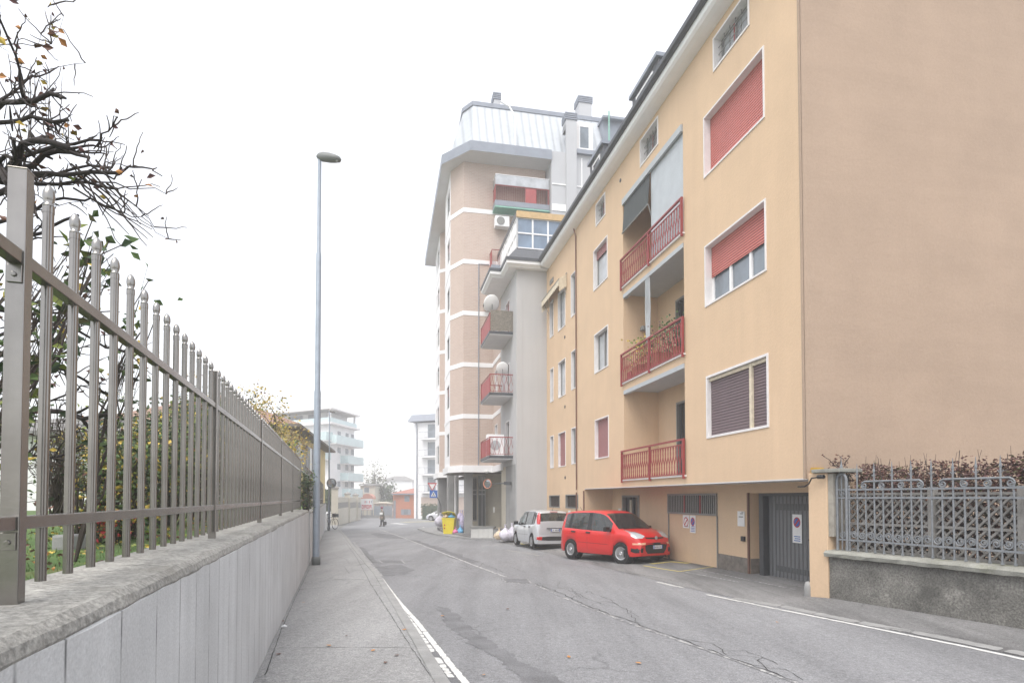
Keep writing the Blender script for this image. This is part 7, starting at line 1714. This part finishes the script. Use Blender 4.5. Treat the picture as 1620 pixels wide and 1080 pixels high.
# white apartment block on the right side of the junction
L, P, a = facing(655, 760, 92, 88); rb = E('apartment_building', 'white apartment block with small balconies and a dark downpipe across the junction', 'building', (at(655,800,92).x, 92, gz(92)))
zb_ = lambda y, d=91: at(670, y, d).z
b = MB(); hipbox(b, P, L, 12, -2.6, zb_(668)); b.build('wall', M['white_wall'], rb)
b = MB(); vs = [P(-.8,.8,zb_(666)),P(L,.8,zb_(666)),P(L,-12,zb_(666)),P(-.8,-12,zb_(666)),P(-.3,.3,zb_(655)),P(L,.3,zb_(655)),P(L,-12,zb_(655)),P(-.3,-12,zb_(655))]; b.add(vs, [(0,3,2,1),(4,5,6,7),(0,1,5,4),(1,2,6,5),(2,3,7,6),(3,0,4,7)]); b.build('roof', M['gutter_grey'], rb)
b = MB(); b.tube([P(.35,.12,zb_(667)),P(.5,.12,zb_(670)),P(.55,.12,zb_(700)),P(.55,.12,-1.8)], .09, 6); b.build('downpipe', M['gutter_grey'], rb)
s0 = (at(668,787,91).x-a.x)
for k, y in enumerate((694,722,750,778)):
    z = zb_(y); b = MB(); hipbox(b, lambda s, n, zz: P(s+s0, n+1.1, zz), 8, 1.1, z-.18, z); o = b.build('balcony', M['white_paint'], rb)
    b = MB(); 
    for zz in (z+1.0, z+.1): bar(b, P, s0, s0+8, zz-.03, zz+.03, 1.06, 1.1)
    for q in range(40): bar(b, P, s0+q*.2, s0+q*.2+.03, z, z+1.0, 1.07, 1.09)
    for q in range(2): bar(b, P, s0+.1+q*.5, s0+.5+q*.5, z+.1, z+.95, 1.11, 1.15, 1)
    b.build('railing', [M['gutter_grey'], M['white_paint']], o)
    for s in (.9, 3.4): pwin(rb, P, s0+s, s0+s+1.5, z+.1, z+2.3, 'far_glass' if False else 'glass', 'white_paint')
b = MB(); hipbox(b, lambda s, n, zz: P(s+s0, n+.3, zz), 9, .3, zb_(815), zb_(786)); b.build('ground_floor_brick', M['brick'], rb)
r = E('hedge', 'clipped green hedge under the balconies of the white block', 'hedge', (at(680,800,86).x, 86, gz(86))); b = MB(); pts = []
for _ in range(900): q = at(random.uniform(668,700), 800, 86); pts.append(Vector((q.x, 86+random.uniform(-.4,.4), random.uniform(gz(86), gz(86)+2.3)))) 
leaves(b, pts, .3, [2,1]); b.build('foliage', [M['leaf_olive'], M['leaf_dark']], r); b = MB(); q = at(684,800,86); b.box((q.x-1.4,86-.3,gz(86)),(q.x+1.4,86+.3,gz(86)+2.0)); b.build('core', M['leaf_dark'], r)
# orange house
L, P, a = facing(619, 660, 98, 96); orh = E('house', 'small orange house with a red tiled roof at the far end of the street', 'house', (a.x+L/2, 97, gz(97))); zo = lambda y, d=97: at(640, y, d).z
b = MB(); hipbox(b, lambda s, n, z: P(s+.9, n, z), L, 7, -2.6, zo(781)); hipbox(b, lambda s, n, z: P(s, n-.5, z), 1.2, 5, -2.6, zo(779)); b.build('wall', M['orange_wall'], orh)
b = MB(); roof_hip(b, lambda s, n, z: P(s+.9, n, z), L, 7, zo(780), zo(769), .6, 0, 2.5); hipbox(b, lambda s, n, z: P(s+.4, n+.6, z), L+1, 8, zo(782), zo(780.3), 1); b.build('roof', [M['tile_red'], M['gutter_grey']], orh)
for s, y0, y1, sh in ((2.6,784,793,None),(2.4,805,814,'gutter_grey')): pwin(orh, P, s, s+.95, zo(y1), zo(y0), 'glass', 'gutter_grey', sh)
b = MB(); bar(b, P, .15,.8,-2,zo(791),-.49,-.4); b.build('door', M['gutter_grey'], orh)
# cream house with arched canopy
L, P, a = facing(570, 593, 112); ch = E('house', 'cream house with one window seen faintly in the fog at the street end', 'house', (a.x+L/2, 112, gz(112))); zc = lambda y, d=112: at(580, y, d).z
b = MB(); hipbox(b, P, L, 8, -2.6, zc(768)); b.build('wall', mat('faded_cream_wall', (.62,.58,.48), .9), ch); pwin(ch, P, L*.25, L*.62, zc(779), zc(770.5), 'glass', 'white_paint'); b = MB(); roof_hip(b, P, L, 8, zc(768), zc(764), .4); b.build('roof', M['tile_grey'], ch)
L, P, a = facing(571, 590, 108); kiosk = E('canopy', 'salmon-pink arched canopy behind the banner at the street end', 'canopy', (a.x+L/2, 108, gz(108)))
b = MB(); n = 12; vs = [];
for n_ in (0, -2.5):
    for k in range(n+1): vs.append(P(L/2-L/2*math.cos(math.pi*k/n), n_, at(580,789,108).z+ (at(580,780.5,108).z-at(580,789,108).z)*math.sin(math.pi*k/n)))
b.add(vs, [(k,k+1,n+2+k,n+1+k) for k in range(n)]+[tuple(range(n+1)), tuple(range(n+1,2*n+2))[::-1]]); b.build('arch', mat('salmon', (.55,.25,.18), .8), kiosk)
b = MB(); 
for s in (.05, L-.15): bar(b, P, s, s+.12, -2.3, at(580,789,108).z, -.2, -.05)
b.build('post', M['gutter_grey'], kiosk)
# low garage and gates closing the street end
L, P, a = facing(592, 612, 104); lg = E('garage', 'low pale garage with a shallow roof at the street end', 'garage', (a.x+L/2, 104, gz(104))); b = MB(); hipbox(b, P, L, 5, -2.6, at(600,795,104).z); b.build('wall', mat('peach_wall', (.52,.42,.34), .9), lg); b = MB(); roof_hip(b, P, L, 5, at(600,796,104).z, at(600,793,104).z, .3, 0, .5); b.build('roof', M['beige'], lg)
fg = E('metal_gate', 'grey-blue sheet metal gates and panels closing the street end', 'gate', (at(600,800,101).x, 101, gz(101))); b = MB()
for x0, x1, y in ((566,571,797),(592,604,800),(605,620,800)): 
    L, P, a = facing(x0, x1, 101); bar(b, P, 0, L, -2, at(600,y,101).z, 0, .06)
b.build('panel', mat('blue_grey_sheet', (.25,.29,.33), .7, .1), fg)
L, P, a = facing(568, 620, 100.5); b = MB(); bar(b, P, 0, L, -2.2, gz(100)+.45, -.1, .1); b.build('plinth', M['curb'], fg)
b = MB(); 
for k in range(9): bar(b, P, L*k/8-.04, L*k/8+.04, -2.2, at(600,798,100).z, -.04, .04)
b.build('post', M['gutter_grey'], fg)
# banner: white with red lettering-like band
L, P, a = facing(571.5, 589.5, 100.2); bn2 = E('banner', 'white banner with bold red lettering fixed to the gates at the street end', 'banner', (a.x+L/2, 100.2, at(580,800,100).z)); zz = lambda y: at(580, y, 100.2).z
b = MB(); bar(b, P, 0, L, zz(806.3), zz(788.5), 0, .03); b.build('cloth', M['sign_white'], bn2)
b = MB(); bar(b, P, .04, L-.04, zz(806), zz(805.4), .031, .035); 
def glyph(k, s, w_, z0, z1):
    bar(b, P, s, s+w_*.28, z0, z1, .032, .06)
    if k in 'BDR': bar(b, P, s, s+w_*.8, z1-.16, z1, .034, .062); bar(b, P, s+w_*.62, s+w_*.9, z0+(.1 if k != 'R' else .75), z1-.1, .036, .064); bar(b, P, s, s+w_*.8, (z0 if k != 'R' else (z0+z1)/2), (z0 if k != 'R' else (z0+z1)/2)+.16, .034, .062)
    if k == 'A': bar(b, P, s+w_*.62, s+w_*.9, z0, z1, .032, .06); bar(b, P, s, s+w_*.9, z1-.16, z1, .034, .062); bar(b, P, s, s+w_*.9, (z0+z1)/2-.08, (z0+z1)/2+.08, .034, .062)
for i, k in enumerate('BABAR'[:4]): glyph(k, .10+i*(L-.2)/4, (L-.2)/4*.95, zz(804), zz(798))
b.build('lettering', M['sign_red'], bn2)
b = MB(); 
for i, s in enumerate((.35,.5,.72,.9)): bar(b, P, L*s-.06, L*s+.06, zz(795.5), zz(791.5), .032, .05, i % 2)
b.build('small_marks', [M['sign_red'], M['gutter_grey']], bn2)
# distant pale blocks and trees in the fog
for k, (x0, x1, y, d, lab) in enumerate(((604,652,752,190,'long pale building barely visible through the fog beyond the orange house'),(585,612,772,150,'small faint building in the fog behind the cream house'))):
    L, P, a = facing(x0, x1, d); q = E('far_building', lab, 'building', (a.x+L/2, d, gz(d))); b = MB(); hipbox(b, P, L, 8, -3, at(620,y+8,d).z); b.build('wall', M['white_wall'], q); b = MB(); roof_hip(b, P, L, 8, at(620,y+8,d).z, at(620,y,d).z, .5, 0, 3); b.build('roof', M['tile_grey'], q)
random.seed(9)
crown_tree('dark round conifer-like tree half lost in fog behind the garage', (at(604,800,118).x,118,gz(118)), 7.2, 2.6, 26, 70, .5, [2,3], [M['leaf_green'], M['leaf_dark']], .2, cz=.55, clump=.3)
crown_tree('bare-looking grey tree far off behind the cream house', (at(592,800,125).x,125,gz(125)), 11, 2.8, 24, 40, .4, [2,1], [M['leaf_olive'], M['twig']], .2, cz=.6, clump=.3)
# ------------------------------------------------------------------ pillared boundary wall on the far left side
PA = [(525,56),(541,62),(549.5,68),(562.5,78),(568,84)]
pil = []
for k, (x, d, w_) in enumerate(((529.5,56,.62),(549.5,68,.62),(562.5,78,.66))):
    q = at(x, 800, d); z0 = gz(d); zt_ = at(x,(773,782,783.5)[k],d).z; r = E('gate_pillar', ('tall cream gate pillar nearest the bicycle with a dark stone cap','middle cream gate pillar of the far boundary wall','farthest cream gate pillar of the boundary wall by the junction')[k], 'pillar', (q.x,d,z0), WROT)
    b = MB(); b.box((-w_/2,-w_/2,-.5),(w_/2,w_/2,zt_-z0)); b.build('shaft', mat('cream_render', (.50,.47,.40), .9, .08, 2, streak=.1) if 'cream_render' not in MATS else MATS['cream_render'], r, 'local')
    b = MB(); b.box((-w_*.62,-w_*.62,zt_-z0),(w_*.62,w_*.62,zt_-z0+.14)); b.add([(-w_*.55,-w_*.55,zt_-z0+.14),(w_*.55,-w_*.55,zt_-z0+.14),(w_*.55,w_*.55,zt_-z0+.14),(-w_*.55,w_*.55,zt_-z0+.14),(0,0,zt_-z0+.34)], [(0,1,4),(1,2,4),(2,3,4),(3,0,4)]); b.build('cap', M['lattice'], r, 'local')
    pil.append((q.x, d, zt_))
pts_ = [at(523.5,800,47), at(529.5,800,56), at(549.5,800,68), at(562.5,800,78), at(569,800,84)]
wv = E('boundary_wall', 'cream boundary wall with long dark slots between the far gate pillars', 'wall', (pts_[1].x, 56, gz(56)))
for i in range(1, 4):
    a, c = pts_[i], pts_[i+1]; b = MB(); wseg(b, a[:2], c[:2], .3, -1.8, at(540,803,(a.y+c.y)/2).z); wseg(b, a[:2], c[:2], .3, at(540,794,(a.y+c.y)/2).z, at(540,786,(a.y+c.y)/2).z); b.build('wall_panel', MATS['cream_render'], wv)
    b = MB(); wseg(b, a[:2], c[:2], .22, at(540,803,(a.y+c.y)/2).z, at(540,794,(a.y+c.y)/2).z); b.build('dark_slot', M['lattice'], wv)
random.seed(2); r = E('hedge', 'dark green conifer hedge rising behind the far boundary wall', 'hedge', (at(545,800,70).x-1.5, 70, gz(70))); b = MB(); pts = []
for _ in range(2600): x = random.uniform(533,552); d = random.uniform(66,74); q = at(x, 790, d); pts.append(Vector((q.x-1.6, d, random.uniform(.2, at(x, 776+3*math.sin(x), d).z))))
leaves(b, pts, .35, [1,2]); b.build('foliage', [M['leaf_green'], M['leaf_dark']], r)
# ------------------------------------------------------------------ haze
b = MB(); b.box((-130,-30,-6),(110,215,42)); hz = b.build('haze', bpy.data.materials.new('haze_volume')); hz['kind'] = 'stuff'; hm = hz.data.materials[0]; hm.use_nodes = True; N = hm.node_tree.nodes; N.clear()
o_ = N.new('ShaderNodeOutputMaterial'); v_ = N.new('ShaderNodeVolumePrincipled'); v_.inputs['Color'].default_value = (1,1,1,1); v_.inputs['Density'].default_value = .0032; v_.inputs['Anisotropy'].default_value = .2
hm.node_tree.links.new(v_.outputs[0], o_.inputs['Volume'])
SC.cycles.volume_step_rate = 8; SC.cycles.volume_max_steps = 64
